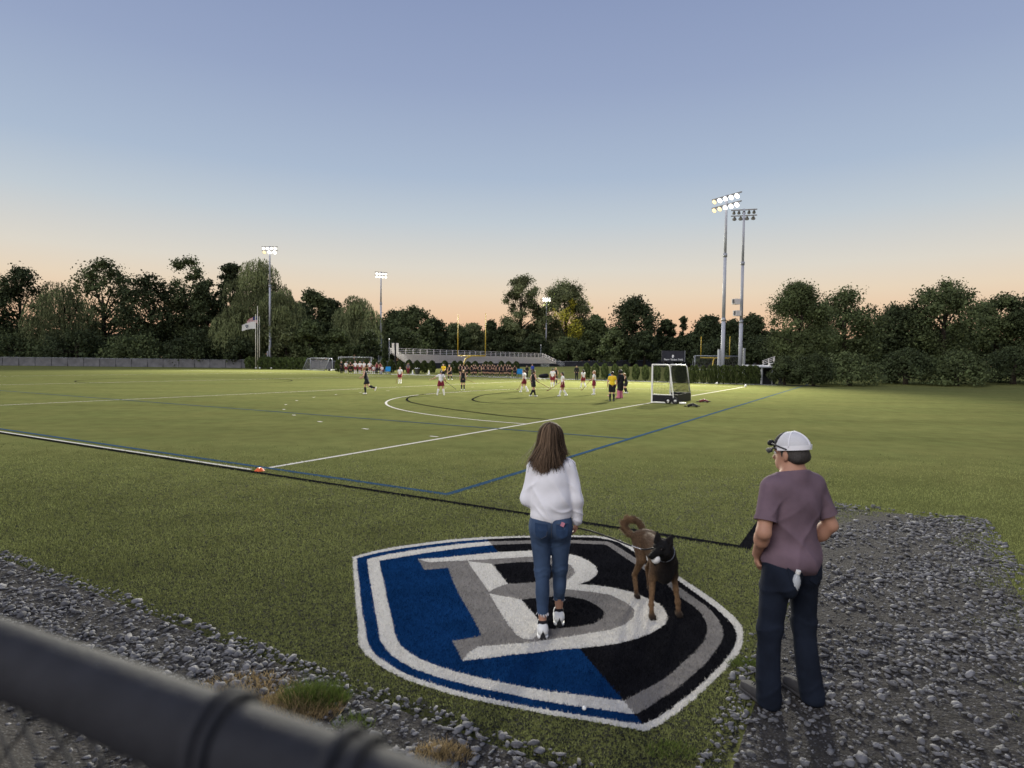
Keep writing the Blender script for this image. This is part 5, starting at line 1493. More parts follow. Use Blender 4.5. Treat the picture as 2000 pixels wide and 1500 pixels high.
words('BENTLEY', 1.25, (13.0, -0.16, zb0 * 0.42), (R(90), 0, 0), M('sign_white'), fr0)
words('FALCONS', 1.15, (58.6, -0.16, zb0 * 0.5), (R(90), 0, 0), M('sign_white'), fr0)
MB().box((55.0, -0.15, zb0 * 0.12), (7.5, 0.02, 0.28)).build('printed_stripe', M('sign_white'), fr0)
# two dark display boards on a pole at the left end of the stand
bb = np.array([XAT(772, 118.0), 118.0]); zbb = gzf(*bb)
bd = tag(empty('light_board', (*bb, zbb)), 'pole with two grey panels at the left end of the grandstand', 'sign')
MB().tube([(0, 0, 0), (0, 0, ZAT(772, 670, 118) - zbb)], 0.16, 8).build('pole', M('dark_metal'), bd, True)
for s_ in (-1, 1):
    MB().box((s_ * 0.42, -0.1, ZAT(772, 680, 118) - zbb), (0.42, 0.15, 1.9)).build('panel', M('aluminium'), bd)
# thin lamp on the stand
for px, yt, Y in ((760, 663, 128.0), (1056, 674, 182.0)):
    bx_ = XAT(px, Y)
    lp = tag(empty('thin_lamp_post', (bx_, Y, gzf(bx_, Y))), 'thin pole with a small white lamp near the ' + ('left' if px < 900 else 'right') + ' end of the grandstand', 'lamp post')
    H = ZAT(px, yt, Y) - gzf(bx_, Y)
    MB().tube([(0, 0, 0), (0, 0, H)], 0.05, 6).build('pole', M('galvanised'), lp, True)
    MB().ball((0, 0, H), 0.16).build('lamp', M('sign_white'), lp, True)

# ================================================================== scoreboard
sbY = 150.0
sc_ = AT(1314.5, 700, sbY)
zg = gzf(sc_[0], sbY)
sb = tag(empty('scoreboard', (sc_[0], sbY, zg)), 'dark scoreboard with white lettering behind the far hedge row', 'scoreboard')
zt, zl = ZAT(1314, 685, sbY) - zg, ZAT(1314, 706, sbY) - zg
MB().box((0, 0, (zt + zl) / 2), (5.5, 0.3, zt - zl)).build('panel', M('windscreen'), sb)
for x in (-2.2, 0, 2.2):
    MB().box((x, 0.05, zl / 2 - 0.02), (0.22, 0.22, zl)).build('post', M('dark_metal'), sb)
MB().box((2.82, -0.05, (zt + zl) / 2), (0.10, 0.34, zt - zl + 0.1)).build('edge_trim', M('galvanised'), sb)
words('Peter Yetten Field', 0.62, (0.05, -0.20, ZAT(1314, 702.3, sbY) - zg), (R(90), 0, 0), M('sign_white'), sb)
shp = [(-0.24, 0.36), (0.24, 0.36), (0.24, -0.05), (0.13, -0.3), (0, -0.4), (-0.13, -0.3), (-0.24, -0.05)]
zc = ZAT(1313, 696.3, sbY) - zg
mesh_obj('crest', np.array([(x - 0.1, -0.17, zc + z) for x, z in shp] + [(x - 0.1, -0.20, zc + z) for x, z in shp]), [tuple(range(13, 6, -1))] + [(i, (i + 1) % 7, 7 + (i + 1) % 7, 7 + i) for i in range(7)], M('sign_white'), sb)

# ================================================================== fences with windscreen
def screen_fence(pts, h, mat, label, post=3.0, cat='fence'):
    pts = [np.array(p, float) for p in pts]
    rt = tag(empty('windscreen_fence', (*pts[0], gzf(*pts[0]))), label, cat)
    o0 = np.array([*pts[0], gzf(*pts[0])])
    proto = None
    for a, c in zip(pts[:-1], pts[1:]):
        n = max(1, int(round(np.linalg.norm(c - a) / post)))
        for k in range(n):
            p = a + (c - a) * k / n; q = a + (c - a) * (k + 1) / n
            P3, Q3 = np.array([*p, gzf(*p)]) - o0, np.array([*q, gzf(*q)]) - o0
            MB().tube([P3, P3 + (0, 0, h + 0.06)], 0.04, 6).build('post', M('dark_metal'), rt, True)
            # a sagging cloth panel
            nn = 7; V_ = []
            dvec = (Q3 - P3); nrm = np.array([-dvec[1], dvec[0], 0]); nrm /= np.linalg.norm(nrm)
            for j in range(5):
                for i in range(nn):
                    f, g_ = i / (nn - 1), j / 4
                    bow = 0.10 * math.sin(math.pi * f) * math.sin(math.pi * g_) + 0.04 * math.sin(9 * f + 5 * g_ + k * 2.3)
                    V_.append(P3 + dvec * (0.01 + 0.98 * f) + nrm * bow + np.array([0, 0, 0.05 + g_ * h - 0.03 * math.sin(math.pi * f) * g_]))
            mesh_obj('screen_panel', np.array(V_), [(j * nn + i, j * nn + i + 1, (j + 1) * nn + i + 1, (j + 1) * nn + i) for j in range(4) for i in range(nn - 1)], M(mat), rt, True)
        P3, Q3 = np.array([*a, gzf(*a)]) - o0, np.array([*c, gzf(*c)]) - o0
        MB().tube([P3 + (0, 0, h + 0.05), Q3 + (0, 0, h + 0.05)], 0.03, 6).build('top_rail', M('galvanised'), rt, True)
    return rt
def fp(px, Y): return (XAT(px, Y), Y)
screen_fence([fp(-60, 128), fp(440, 133), fp(655, 135)], 1.75, 'windscreen_grey', 'grey windscreen fence behind the hedge at the far left', 3.2)
screen_fence([fp(1080, 190), fp(1300, 205), fp(1520, 190)], 2.1, 'windscreen', 'dark windscreen fence along the far end of the second field', 4.0)
screen_fence([fp(648, 126), fp(770, 118)], 1.7, 'windscreen', 'dark fence behind the shrubs left of the grandstand', 3.2)
kb = [fld(62.0, v_) for v_ in np.linspace(-2, 34, 30)]
Vb, Fb = strip(np.array(kb), 0.35, 0.03)
tag(mesh_obj('kerb_strip', Vb, Fb, M('white_paint')), kind='structure')
tr = [fld(63.6, v_) for v_ in np.linspace(-6, 60, 40)]
material('asphalt', (0.055, 0.056, 0.06), 0.9, 0.2, noise=0.2, nscale=2)
Vb, Fb = strip(np.array(tr), 2.4, 0.02)
tag(mesh_obj('service_path', Vb, Fb, M('asphalt')), kind='structure')

# ================================================================== dark shelter and ticket booth at the right
shY = 68.0
s0 = np.array([XAT(1500, shY), shY])
sh_ = tag(empty('field_shelter', (*s0, 0.0), R(4)), 'dark shelter with a white sign board on its roof beside the right hedge', 'shelter')
sw = 46 * shY / FPX
hz = ZAT(1500, 718, shY)
MB().box((0, 0.9, hz / 2), (sw * 0.98, 0.10, hz)).build('back_wall', M('windscreen'), sh_)
MB().box((0.1, 0.0, hz + 0.05), (sw * 1.15, 2.1, 0.12)).build('roof', M('galvanised'), sh_)
MB().box((-sw * 0.42, -0.85, hz / 2), (0.16, 0.10, hz)).build('corner_post', M('galvanised'), sh_)
MB().box((0.1, -0.85, hz / 2), (0.09, 0.09, hz)).build('corner_post', M('galvanised'), sh_)
MB().box((sw * 0.40, -0.86, hz * 0.50), (0.42, 0.08, hz * 0.78)).build('side_panel', M('galvanised'), sh_)
MB().box((sw * 0.47, -0.9, hz * 0.10), (0.8, 0.3, 0.2)).build('step', M('galvanised'), sh_)
sgn = MB().box((0.30, -0.95, hz + 0.32), (1.35, 0.06, 0.40)).build('sign_board', M('sign_white'), sh_)
for k in range(3):
    MB().box((-0.08 + 0.38 * k, -0.985, hz + 0.33), (0.30, 0.02, 0.15)).build('sign_mark', M('windscreen'), sgn)
MB().box((-1.6, -0.5, hz + 0.20), (3.0, 0.3, 0.16)).build('ledge', M('sign_white'), sh_)
br_ = tag(empty('small_bleacher', (XAT(1502, 74), 74.0, 0.0), R(10)), 'white railed bleacher ramp showing above the shelter at the right', 'bleacher')
za, zb_ = ZAT(1490, 710, 74), ZAT(1515, 701, 74)
for k in range(3):
    MB().beam((-0.9, 0, za + 0.20 * k - 0.1), (0.9, 0.2, zb_ + 0.20 * k - 0.1), 0.05, 0.05).build('rail', M('aluminium'), br_)
for x in (-0.7, 0.0, 0.7):
    zz = za + (x + 0.9) / 1.8 * (zb_ - za) - 0.12
    MB().beam((x, 0.1, 0), (x, 0.1, zz + 0.4), 0.07, 0.07).build('post', M('aluminium'), br_)
for k in range(4):
    MB().box((0.0, 0.7 + 0.5 * k, 0.7 + 0.32 * k), (1.8, 0.3, 0.06)).build('plank', M('aluminium'), br_)

# ================================================================== the fence in front of the camera
rc = AT(612, 1520, 0.40)
fd = np.array([-0.905, 0.425, 0.0]); fd /= np.linalg.norm(fd)
fence = tag(empty('chain_link_fence', rc), 'dark fence rail out of focus in the near left corner', 'fence')
MB().tube([fd * t for t in np.linspace(-2.0, 7.0, 19)], 0.030, 20).build('top_rail', M('dark_metal'), fence, True)
gb_ = gzf(rc[0], rc[1]) - rc[2]
for t in (2.4, 5.0, -1.6):
    pz = gzf(rc[0] + fd[0] * t, rc[1] + fd[1] * t) - rc[2]
    pst = MB().tube([fd * t + (0, 0, pz - 0.2), fd * t + (0, 0, 0.02)], 0.036, 14).build('post', M('dark_metal'), fence, True)
    MB().ball(fd * t + np.array([0, 0, 0.03]), (0.045, 0.045, 0.035)).build('post_cap', M('dark_metal'), pst, True)
wires = MB()
nrm = np.array([-fd[1] * -1, fd[0] * -1, 0.0])
for s_ in (-1, 1):
    for k in np.arange(-2.2, 8.0, 0.062):
        pts = []
        for j in range(2):
            pts.append(fd * (k + s_ * j * 1.15) + np.array([0, 0, -0.025 - j * 1.15]) + nrm * (0.034 + 0.004 * s_))
        if pts[1][1] < -4: continue
        wires.tube(pts, 0.0019, 4, False)
tag(wires.build('wire_mesh', M('dark_metal'), fence), kind='stuff')
for t, w_ in ((-0.022, 0.0046), (-0.040, 0.0046), (0.078, 0.0045), (0.090, 0.0045)):
    a0 = fd * t
    up2 = np.array([0, 0, 1.0])
    tw = MB(); tw.tube([a0 + fd * (0.012 * math.sin(a * 0.5)) + (0.0318 + w_ * 0.2) * (math.cos(a) * up2 + math.sin(a) * nrm) for a in np.linspace(-2.4, 2.8, 22)] , w_, 8)
    tw.build('tie_wire', M('dark_metal'), fence, True)
# ================================================================== foliage
def leafmat(name, col, tone=0.55, trans=0.22):
    return material(name, col, 0.75, 0.15, tone=tone, trans=trans)
leafmat('leaf_dark', (0.050, 0.066, 0.030)); leafmat('leaf_mid', (0.088, 0.112, 0.048)); leafmat('leaf_willow', (0.145, 0.168, 0.078), 0.6)
leafmat('leaf_light', (0.145, 0.165, 0.078), 0.6); leafmat('leaf_yellow', (0.60, 0.56, 0.08), 0.3, 0.35); leafmat('leaf_hedge', (0.080, 0.110, 0.034), 0.6); leafmat('leaf_shrub', (0.044, 0.060, 0.018), 0.6)
material('bark', (0.040, 0.033, 0.027), 0.95, 0.1, noise=0.35, nscale=3)

def leaves(C, size, rg, up=0.25, out=None, stretch=1.0):
    n = len(C)
    nrm = rg.normal(0, 1, (n, 3))
    if out is not None: nrm += out * 0.9
    nrm[:, 2] += up
    nrm /= np.linalg.norm(nrm, axis=1)[:, None]
    a = np.cross(nrm, rg.normal(0, 1, (n, 3))); a /= np.linalg.norm(a, axis=1)[:, None] + 1e-9
    if stretch > 1:      # hanging leaves: long axis downwards
        a = np.tile([0.0, 0, 1.0], (n, 1)) + rg.normal(0, 0.18, (n, 3)); a /= np.linalg.norm(a, axis=1)[:, None]
    c = np.cross(nrm, a); c /= np.linalg.norm(c, axis=1)[:, None] + 1e-9
    s_ = size * rg.uniform(0.6, 1.35, n)
    A, B = a * (s_ * stretch)[:, None] / 2, c * (s_ / 1.25)[:, None] / 2
    V_ = np.stack([C - A, C + B * 0.9 - A * 0.1, C + A, C - B - A * 0.1], 1).reshape(-1, 3)
    return V_, np.arange(4 * n).reshape(-1, 4)

def make_tree(name, kind, h, w, z_low, mat, seed, nleaf, leaf, label, group, loc, gap=0.0, second=None):
    """tapered trunk with limbs and a crown of leaf clumps; h height, w width, z_low where the crown starts"""
    rg = np.random.default_rng(seed)
    root = tag(empty(name, loc, rg.uniform(0, 6.28) if second is None else 0.0), label, 'tree', group)
    ch = h - z_low
    lobes = []
    nl = {'round': 95, 'tall': 62, 'cone': 70, 'willow': 60, 'bush': 60, 'spindly': 20}[kind]
    for k in range(nl):
        t = rg.uniform(0, 1)
        if kind == 'tall':
            t = rg.uniform(0, 1) ** 0.8; prof = 0.40 + 0.6 * math.sin(math.pi * min(1, t * 0.92 + 0.10)) ** 0.8
        elif kind == 'cone': prof = 1.0 - 0.85 * t
        elif kind == 'willow': t = rg.uniform(0.32, 1); prof = math.sqrt(max(0.02, 1 - ((t - 0.42) / 0.60) ** 2))
        elif kind == 'bush': prof = math.sqrt(max(0.05, 1 - (t * 1.02) ** 2.2))
        elif kind == 'spindly': prof = 0.9 - 0.6 * t
        else: prof = math.sqrt(max(0.03, 1 - ((t - 0.46) / 0.56) ** 2))
        a = rg.uniform(0, 2 * math.pi); q = math.sqrt(rg.uniform(0.12, 1.0))
        r = w * {'round': 0.14, 'tall': 0.12, 'bush': 0.12, 'spindly': 0.15}.get(kind, 0.115) * rg.uniform(0.65, 1.35)
        rr = max(0, w / 2 * prof - r * 0.45) * q
        lobes.append((rr * math.cos(a), rr * math.sin(a), z_low + t * (ch - r * 0.7), r))
    lobes = np.array(lobes)
    if kind in ('round', 'tall', 'willow', 'cone'):
        lobes = np.vstack([lobes, [0, 0, h - w * 0.10, w * 0.10]])
    wt = lobes[:, 3] ** 2; wt /= wt.sum()
    if kind == 'willow':
        # drooping tiers: big clumps over the dome, each a curtain of hanging twigs
        nc = 20
        cl = []
        for q in range(nc):
            tq = (q + 0.5) / nc
            zc = h * (0.97 - 0.60 * tq ** 0.9); pr = math.sqrt(max(0.10, 1 - ((zc / h - 0.46) / 0.56) ** 2))
            aq = q * 2.399 + rg.uniform(-0.4, 0.4)
            rq = w * rg.uniform(0.14, 0.23) * (0.85 if tq < 0.2 else 1.0)
            cl.append((math.cos(aq) * (w / 2 * pr - rq * 0.7) * min(1, 0.42 + tq * 2.0), math.sin(aq) * (w / 2 * pr - rq * 0.7) * min(1, 0.42 + tq * 2.0), zc - rq * 0.4, rq))
        cl = np.array(cl)
        ns = nleaf // 9
        wc = cl[:, 3] ** 2; wc /= wc.sum()
        li = rg.choice(nc, ns, p=wc)
        d = rg.normal(0, 1, (ns, 3)); d /= np.linalg.norm(d, axis=1)[:, None]; d[:, 2] = np.abs(d[:, 2])
        st_ = cl[li, :3] + d * cl[li, 3:4] * np.array([1.0, 1.0, 0.75])
        Ls = cl[li, 3] * rg.uniform(0.8, 2.3, ns)
        Ls = np.minimum(Ls, st_[:, 2] - 0.9)
        m = 9
        tt = (np.arange(m)[None, :] + rg.uniform(0, 1, (ns, m))) / m
        C = st_[:, None, :] + np.stack([d[:, 0, None] * tt * 0.7, d[:, 1, None] * tt * 0.7, -tt * Ls[:, None] + 0.35 * np.sin(tt * 3)], -1)
        C = C.reshape(-1, 3) + rg.normal(0, 0.09, (ns * m, 3))
        V_, F_ = leaves(C, leaf * 0.58, rg, 0.1, None, 2.6)
        lt0 = rg.uniform(0.15, 1.0, nc)
        lt = rg.uniform(0.15, 0.8, len(lobes))
        tone = np.repeat(np.clip(lt0[li] + rg.normal(0, 0.16, ns), 0, 1), m) + rg.normal(0, 0.07, ns * m)
        # inner mass
        n2 = nleaf // 4
        li2 = rg.choice(len(lobes), n2, p=wt)
        d2 = rg.normal(0, 1, (n2, 3)); d2 /= np.linalg.norm(d2, axis=1)[:, None]
        C2 = lobes[li2, :3] * np.array([0.82, 0.82, 1]) + d2 * lobes[li2, 3:4] * rg.uniform(0.3, 1.0, (n2, 1)) + np.column_stack([np.zeros(n2), np.zeros(n2), -rg.uniform(0, 0.22, n2) * h * (lobes[li2, 2] > h * 0.45)])
        V2, F2 = leaves(C2, leaf * 0.8, rg, 0.2, d2, 1.8)
        V_, F_ = np.concatenate([V_, V2]), np.concatenate([F_, F2 + len(V_)])
        tone = np.concatenate([tone, np.clip(lt[li2] - 0.15 + rg.normal(0, 0.12, n2), 0, 1)])
    else:
        li = rg.choice(len(lobes), nleaf, p=wt)
        d = rg.normal(0, 1, (nleaf, 3)); d /= np.linalg.norm(d, axis=1)[:, None]
        d[:, 2] *= 0.85
        rad_ = (rg.uniform(0.1, 1.0, (nleaf, 1)) ** 0.5) * rg.choice([1.0, 1.0, 1.15, 1.45], (nleaf, 1))
        C = lobes[li, :3] + d * lobes[li, 3:4] * rad_
        C[:, 2] = np.maximum(C[:, 2], 0.25)
        inner = rg.uniform(0, 1, nleaf) < 0.10          # larger sprays near the limbs make the crown dense
        C[inner] = (lobes[li, :3] + d * lobes[li, 3:4] * 0.55 * rg.uniform(0, 1, (nleaf, 1)))[inner]
        V_, F_ = leaves(C, leaf * np.where(inner, 2.0 if kind != 'spindly' else 1.0, 0.95), rg, 0.35, d)
        lt = rg.uniform(0.1, 0.9, len(lobes))
        tone = np.clip(lt[li] + rg.normal(0, 0.17, nleaf), 0, 1)
    if second is None:
        mesh_obj('crown', V_, F_, M(mat), root, fattr=np.clip(tone, 0, 1))
    else:
        mt2, fn = second
        cc = V_.reshape(-1, 4, 3).mean(1)
        idx_ = fn(cc, rg).astype(int)
        mesh_obj('crown', V_, F_, [M(mat), M(mt2)], root, fattr=np.clip(tone, 0, 1), mat_idx=idx_)
    tk = MB()
    r0 = max(0.10, w * 0.028 + h * 0.008)
    ztop_ = z_low + ch * (0.62 if kind not in ('cone', 'spindly') else 0.95)
    tz = np.linspace(0, ztop_, 7)
    bend = rg.normal(0, 0.03 * w, 2)
    tk.tube([(bend[0] * (z / ztop_) ** 2, bend[1] * (z / ztop_) ** 2, z - 0.1) for z in tz], np.linspace(r0 * 1.25, r0 * 0.35, 7), 9)
    for q in lobes[np.argsort(-lobes[:, 3])[:11]]:
        zs = min(z_low + ch * 0.12 + 0.45 * (q[2] - z_low) * 0.9, ztop_ * 0.95)
        p0 = np.array([bend[0] * (zs / ztop_) ** 2, bend[1] * (zs / ztop_) ** 2, zs]); p1 = q[:3]
        mdp = p0 * 0.5 + p1 * 0.5 + np.array([0, 0, 0.06 * h * 0.3])
        tk.tube([p0, mdp, p1], [r0 * 0.42, r0 * 0.26, r0 * 0.08], 6)
    tk.build('trunk', M('bark'), root, True)
    return root

def tree(px, hw, ytop, ylow, Y, kind, mat, seed, label, group='trees beyond the fields', nleaf=9000, leaf=None, name='deciduous_tree', second=None, gap=0):
    x = XAT(px, Y); g_ = gzf(x, Y) - 0.05
    h = ZAT(px, ytop, Y) - g_
    w = 2 * hw * Y / FPX
    zl = max(0.4, ZAT(px, ylow, Y) - g_)
    leaf = leaf or max(0.22, Y * (0.0026 if kind == 'willow' else 0.0035))
    nleaf = int(nleaf * (0.9 if kind == 'bush' else 1.15))
    return make_tree(name, kind, h, w, zl, mat, seed, nleaf, leaf, label, group, (x, Y, g_), gap, second)
def yellowish(c, rg):
    return (c[:, 2] > 8.5) & (c[:, 2] < 22 + 1.5 * np.sin(c[:, 0])) & (c[:, 0] > -5.0) & (c[:, 1] < 4) & (rg.uniform(0, 1, len(c)) < 0.8) & (np.sin(c[:, 0] * 0.62 + 0.6) + np.sin(c[:, 2] * 0.5 + c[:, 0] * 0.3) > -0.15)
W_ = 'willow_tree'
# left group
tree(452, 34, 512, 690, 158, 'round', 'leaf_dark', 1, 'dark tree rising behind the big willow at the left edge of the photo')
t1 = tree(505, 62, 499, 690, 146, 'willow', 'leaf_willow', 2, 'tallest weeping willow, right behind the flagpoles', nleaf=17000, name=W_)
tree(548, 52, 560, 694, 142, 'willow', 'leaf_willow', 3, 'lower weeping willow just right of the lit left mast', nleaf=11000, name=W_)
tree(462, 44, 590, 694, 140, 'willow', 'leaf_willow', 4, 'pale weeping willow left of the flagpoles', nleaf=9000, name=W_)
tree(612, 44, 566, 690, 176, 'round', 'leaf_mid', 5, 'broad rounded tree between the two big willows')
tree(585, 36, 590, 690, 168, 'round', 'leaf_dark', 6, 'dark tree in the gap right of the left mast')
tree(645, 30, 583, 690, 178, 'round', 'leaf_dark', 31, 'dark round tree behind the left shoulder of the second willow')
tree(697, 50, 576, 692, 152, 'willow', 'leaf_willow', 7, 'wide weeping willow left of the second lit mast', nleaf=14000, name=W_)
tree(605, 40, 622, 702, 138, 'bush', 'leaf_mid', 8, 'low bushy tree above the left hedge end', nleaf=5000)
tree(560, 32, 640, 702, 137, 'bush', 'leaf_willow', 9, 'low bush at the foot of the left mast', nleaf=3500)
tree(655, 38, 640, 702, 139, 'bush', 'leaf_mid', 10, 'low bush behind the half hidden soccer goal', nleaf=4500)
tree(470, 40, 655, 704, 136, 'bush', 'leaf_dark', 11, 'dark low bush behind the grey windscreen', nleaf=4500)
tree(722, 28, 645, 702, 140, 'bush', 'leaf_dark', 12, 'dark low bush left of the grandstand panels', nleaf=3500)
tree(770, 40, 606, 692, 186, 'round', 'leaf_mid', 13, 'rounded tree just right of the second lit mast')
tree(808, 48, 598, 692, 178, 'round', 'leaf_mid', 14, 'highest rounded tree behind the left half of the grandstand', nleaf=8000)
tree(846, 32, 622, 692, 184, 'round', 'leaf_dark', 15, 'dark tree sloping down behind the left goalpost')
tree(790, 50, 640, 700, 160, 'bush', 'leaf_mid', 16, 'low leafy mass behind the left end of the grandstand', nleaf=5500)
tree(888, 34, 633, 694, 205, 'round', 'leaf_mid', 17, 'low rounded tree between the two yellow uprights, left one')
tree(922, 32, 630, 694, 210, 'round', 'leaf_light', 18, 'pale low tree between the two yellow uprights, right one')
tree(958, 30, 626, 694, 214, 'cone', 'leaf_dark', 19, 'dark pointed tree right of the yellow goalpost')
tree(985, 26, 634, 694, 212, 'round', 'leaf_dark', 20, 'dark tree left of the tall pale tree')
tree(1017, 47, 536, 690, 215, 'tall', 'leaf_light', 21, 'tall airy pale tree left of the small lit mast', nleaf=15000, leaf=0.55)
tree(1104, 62, 547, 690, 212, 'tall', 'leaf_light', 22, 'tall airy tree with yellow leaves right of the small lit mast', nleaf=19000, leaf=0.55, second=('leaf_yellow', yellowish))
tree(1058, 26, 600, 692, 220, 'tall', 'leaf_mid', 23, 'slim tree right behind the small lit mast', nleaf=4500)
tree(1042, 34, 650, 700, 205, 'bush', 'leaf_dark', 24, 'dark low thicket below the tall pale tree', nleaf=4500)
tree(1110, 40, 655, 702, 200, 'bush', 'leaf_mid', 25, 'low thicket below the tree with yellow leaves', nleaf=4500)
tree(1162, 30, 616, 694, 205, 'round', 'leaf_mid', 26, 'small rounded tree left of the broad dark oak')
tree(1236, 50, 578, 690, 186, 'round', 'leaf_dark', 27, 'broad dark oak left of the scoreboard', nleaf=8500)
tree(1200, 34, 640, 702, 182, 'bush', 'leaf_mid', 28, 'low tree at the left foot of the dark oak', nleaf=4500)
tree(1258, 40, 645, 704, 178, 'bush', 'leaf_dark', 29, 'dark thicket left behind the scoreboard', nleaf=5000)
tree(1300, 26, 622, 696, 190, 'tall', 'leaf_dark', 30, 'slim dark tree right above the scoreboard', nleaf=4000)
tree(1333, 15, 617, 690, 195, 'spindly', 'leaf_dark', 32, 'spindly sparse tree right of the scoreboard', nleaf=1100)
tree(1345, 38, 648, 706, 180, 'bush', 'leaf_dark', 33, 'dark thicket right behind the scoreboard', nleaf=5000)
tree(1381, 36, 614, 700, 172, 'round', 'leaf_dark', 34, 'dark round tree left of the tall right mast')
tree(1432, 34, 622, 702, 170, 'round', 'leaf_dark', 35, 'dark round tree between the two right masts')
tree(1468, 34, 612, 702, 165, 'round', 'leaf_dark', 36, 'dark round tree right behind the second mast')
tree(1405, 60, 660, 708, 160, 'bush', 'leaf_dark', 37, 'dark thicket below the yellow goalpost at the right', nleaf=6000)
tree(1480, 40, 655, 708, 150, 'bush', 'leaf_dark', 38, 'dark thicket behind the small bleacher', nleaf=5000)
tree(1556, 66, 549, 718, 82, 'round', 'leaf_mid', 39, 'big leafy tree at the right edge above the shelter', nleaf=24000, leaf=0.24)
tree(1533, 34, 697, 746, 66, 'bush', 'leaf_dark', 40, 'rounded dark bush right of the shelter', nleaf=11000, leaf=0.17, group='bushes beside the shelter')
tree(1590, 46, 690, 746, 64, 'bush', 'leaf_dark', 41, 'broad dark bush under the big right tree', nleaf=11000, leaf=0.17, group='bushes beside the shelter')
# the line of trees goes on beyond the frame of the photograph
ext = [(-40, 70, 560, 150, 'round', 'leaf_mid'), (40, 60, 520, 156, 'round', 'leaf_dark'), (120, 62, 548, 150, 'willow', 'leaf_willow'), (205, 66, 505, 160, 'round', 'leaf_mid'), (290, 58, 530, 152, 'round', 'leaf_dark'),
       (365, 52, 500, 158, 'tall', 'leaf_mid'), (405, 40, 545, 148, 'round', 'leaf_dark'), (1650, 70, 560, 88, 'round', 'leaf_mid'), (1750, 66, 590, 96, 'round', 'leaf_dark'), (1840, 74, 545, 92, 'round', 'leaf_mid'), (1945, 70, 575, 98, 'tall', 'leaf_mid'), (2030, 70, 560, 95, 'round', 'leaf_dark')]
pos_words = ['outermost', 'second', 'third', 'fourth', 'fifth', 'sixth', 'seventh']
for k, (px, hw, yt, Y, kd, mt) in enumerate(ext):
    side = 'left' if px < 1000 else 'right'
    num = k if px < 1000 else len(ext) - 1 - k
    tree(px, hw, yt, 696 if px < 1000 else 706, Y, kd, mt, 60 + k, f'{pos_words[num]} tree from the {side} edge of the picture in the tree line', nleaf=(9000 if px < 1000 else 13000) if kd != 'willow' else 11000, name=W_ if kd == 'willow' else 'deciduous_tree')
for k, (px, hw, yt, Y) in enumerate([(20, 70, 648, 140), (150, 74, 640, 140), (270, 70, 652, 139), (385, 66, 640, 138), (1660, 70, 686, 66), (1770, 66, 680, 68), (1870, 70, 684, 66), (1980, 74, 676, 67)]):
    side = 'left' if px < 1000 else 'right'
    num = k if px < 1000 else 7 - k
    tree(px, hw, yt, 703 if px < 1000 else 744, Y, 'bush', 'leaf_dark' if k % 2 else 'leaf_mid', 80 + k, f'{pos_words[num]} low bush from the {side} edge of the picture under the trees', nleaf=5500)
# a far dark wood closes the view under the crowns
rg = np.random.default_rng(99)
n = 60000
ang = rg.uniform(-0.86, 0.86, n); Yw = rg.uniform(232, 262, n); hgt_ = 13.0 + 2.5 * np.sin(ang * 23) + 1.5 * np.sin(ang * 61 + 1)
C = np.column_stack([Yw * np.tan(ang), Yw, gz(Yw * np.tan(ang), Yw) + hgt_ * rg.uniform(0, 1, n) ** 0.75])
V_, F_ = leaves(C, 1.8, rg, 0.3)
tag(mesh_obj('far_wood', V_, F_, M('leaf_dark'), fattr=np.clip(0.4 + 0.3 * np.sin(ang * 90) + rg.normal(0, 0.15, n), 0, 1)), 'dark wood far behind the tree line', 'wood', kind='stuff')

# ================================================================== clipped shrubs
def shrub_proto(h, w, seed, mat, pointed=0.5, nl=900, leaf=0.11, stem=0.0):
    rg = np.random.default_rng(seed)
    t = rg.uniform(0, 1, nl) ** 0.85; a = rg.uniform(0, 6.283, nl)
    if pointed < 0.1:
        prof = np.sqrt(np.maximum(0, 1 - t ** 7)) * (0.93 + 0.07 * np.sin(np.pi * t))
    elif pointed < 0.3:
        prof = np.sqrt(np.maximum(0, 1 - np.clip((t - 0.55) / 0.45, 0, 1) ** 2.3)) * (0.86 + 0.14 * np.sin(np.pi * t))
    else:
        prof = np.where(t > 0.42, np.sqrt(np.maximum(0, 1 - (np.clip((t - 0.42) / 0.58, 0, 1)) ** 2.2)), 0.66 + 0.34 * np.sin(np.pi / 2 * np.clip(t / 0.42, 0, 1)))
    bump_ = 1 + 0.10 * np.sin(a * 3 + t * 9 + seed) + 0.07 * np.sin(a * 7 - t * 15)
    r = w / 2 * prof * bump_ * (0.72 + 0.30 * rg.uniform(0, 1, nl) ** 0.5)
    C = np.column_stack([r * np.cos(a), r * np.sin(a), stem + t * (h - stem)])
    out = np.column_stack([np.cos(a), np.sin(a), np.full(nl, 0.4)])
    V_, F_ = leaves(C, leaf, rg, 0.2, out, 1.0)
    tone = np.clip(0.45 + 0.25 * np.sin(a * 4 + t * 11) + rg.normal(0, 0.2, nl), 0, 1)
    return V_, F_, tone
def mk_shrub(name, V_, F_, tone, mat, h, stem):
    rt = empty(name)
    mesh_obj('foliage', V_, F_, M(mat), rt, fattr=tone)
    MB().tube([(0, 0, -0.05), (0, 0, h * 0.6)], [0.06, 0.03], 6).build('stem', M('bark'), rt, True)
    return rt
protos = {}
def place_shrub(key, build, px, Y, ytop, hw, label, group, cat='shrub', z=None):
    x = XAT(px, Y); g_ = gzf(x, Y) if z is None else z
    h = ZAT(px, ytop, Y) - g_; w = 2 * hw * Y / FPX
    if key not in protos:
        protos[key] = build(); o = protos[key]
    else:
        o = copy_tree(protos[key])
    o.location = (x, Y, g_); o.scale = (w, w, h); o.rotation_euler = (0, 0, (px * 1.7) % 6.28)
    tag(o, label, cat, group)
    return o
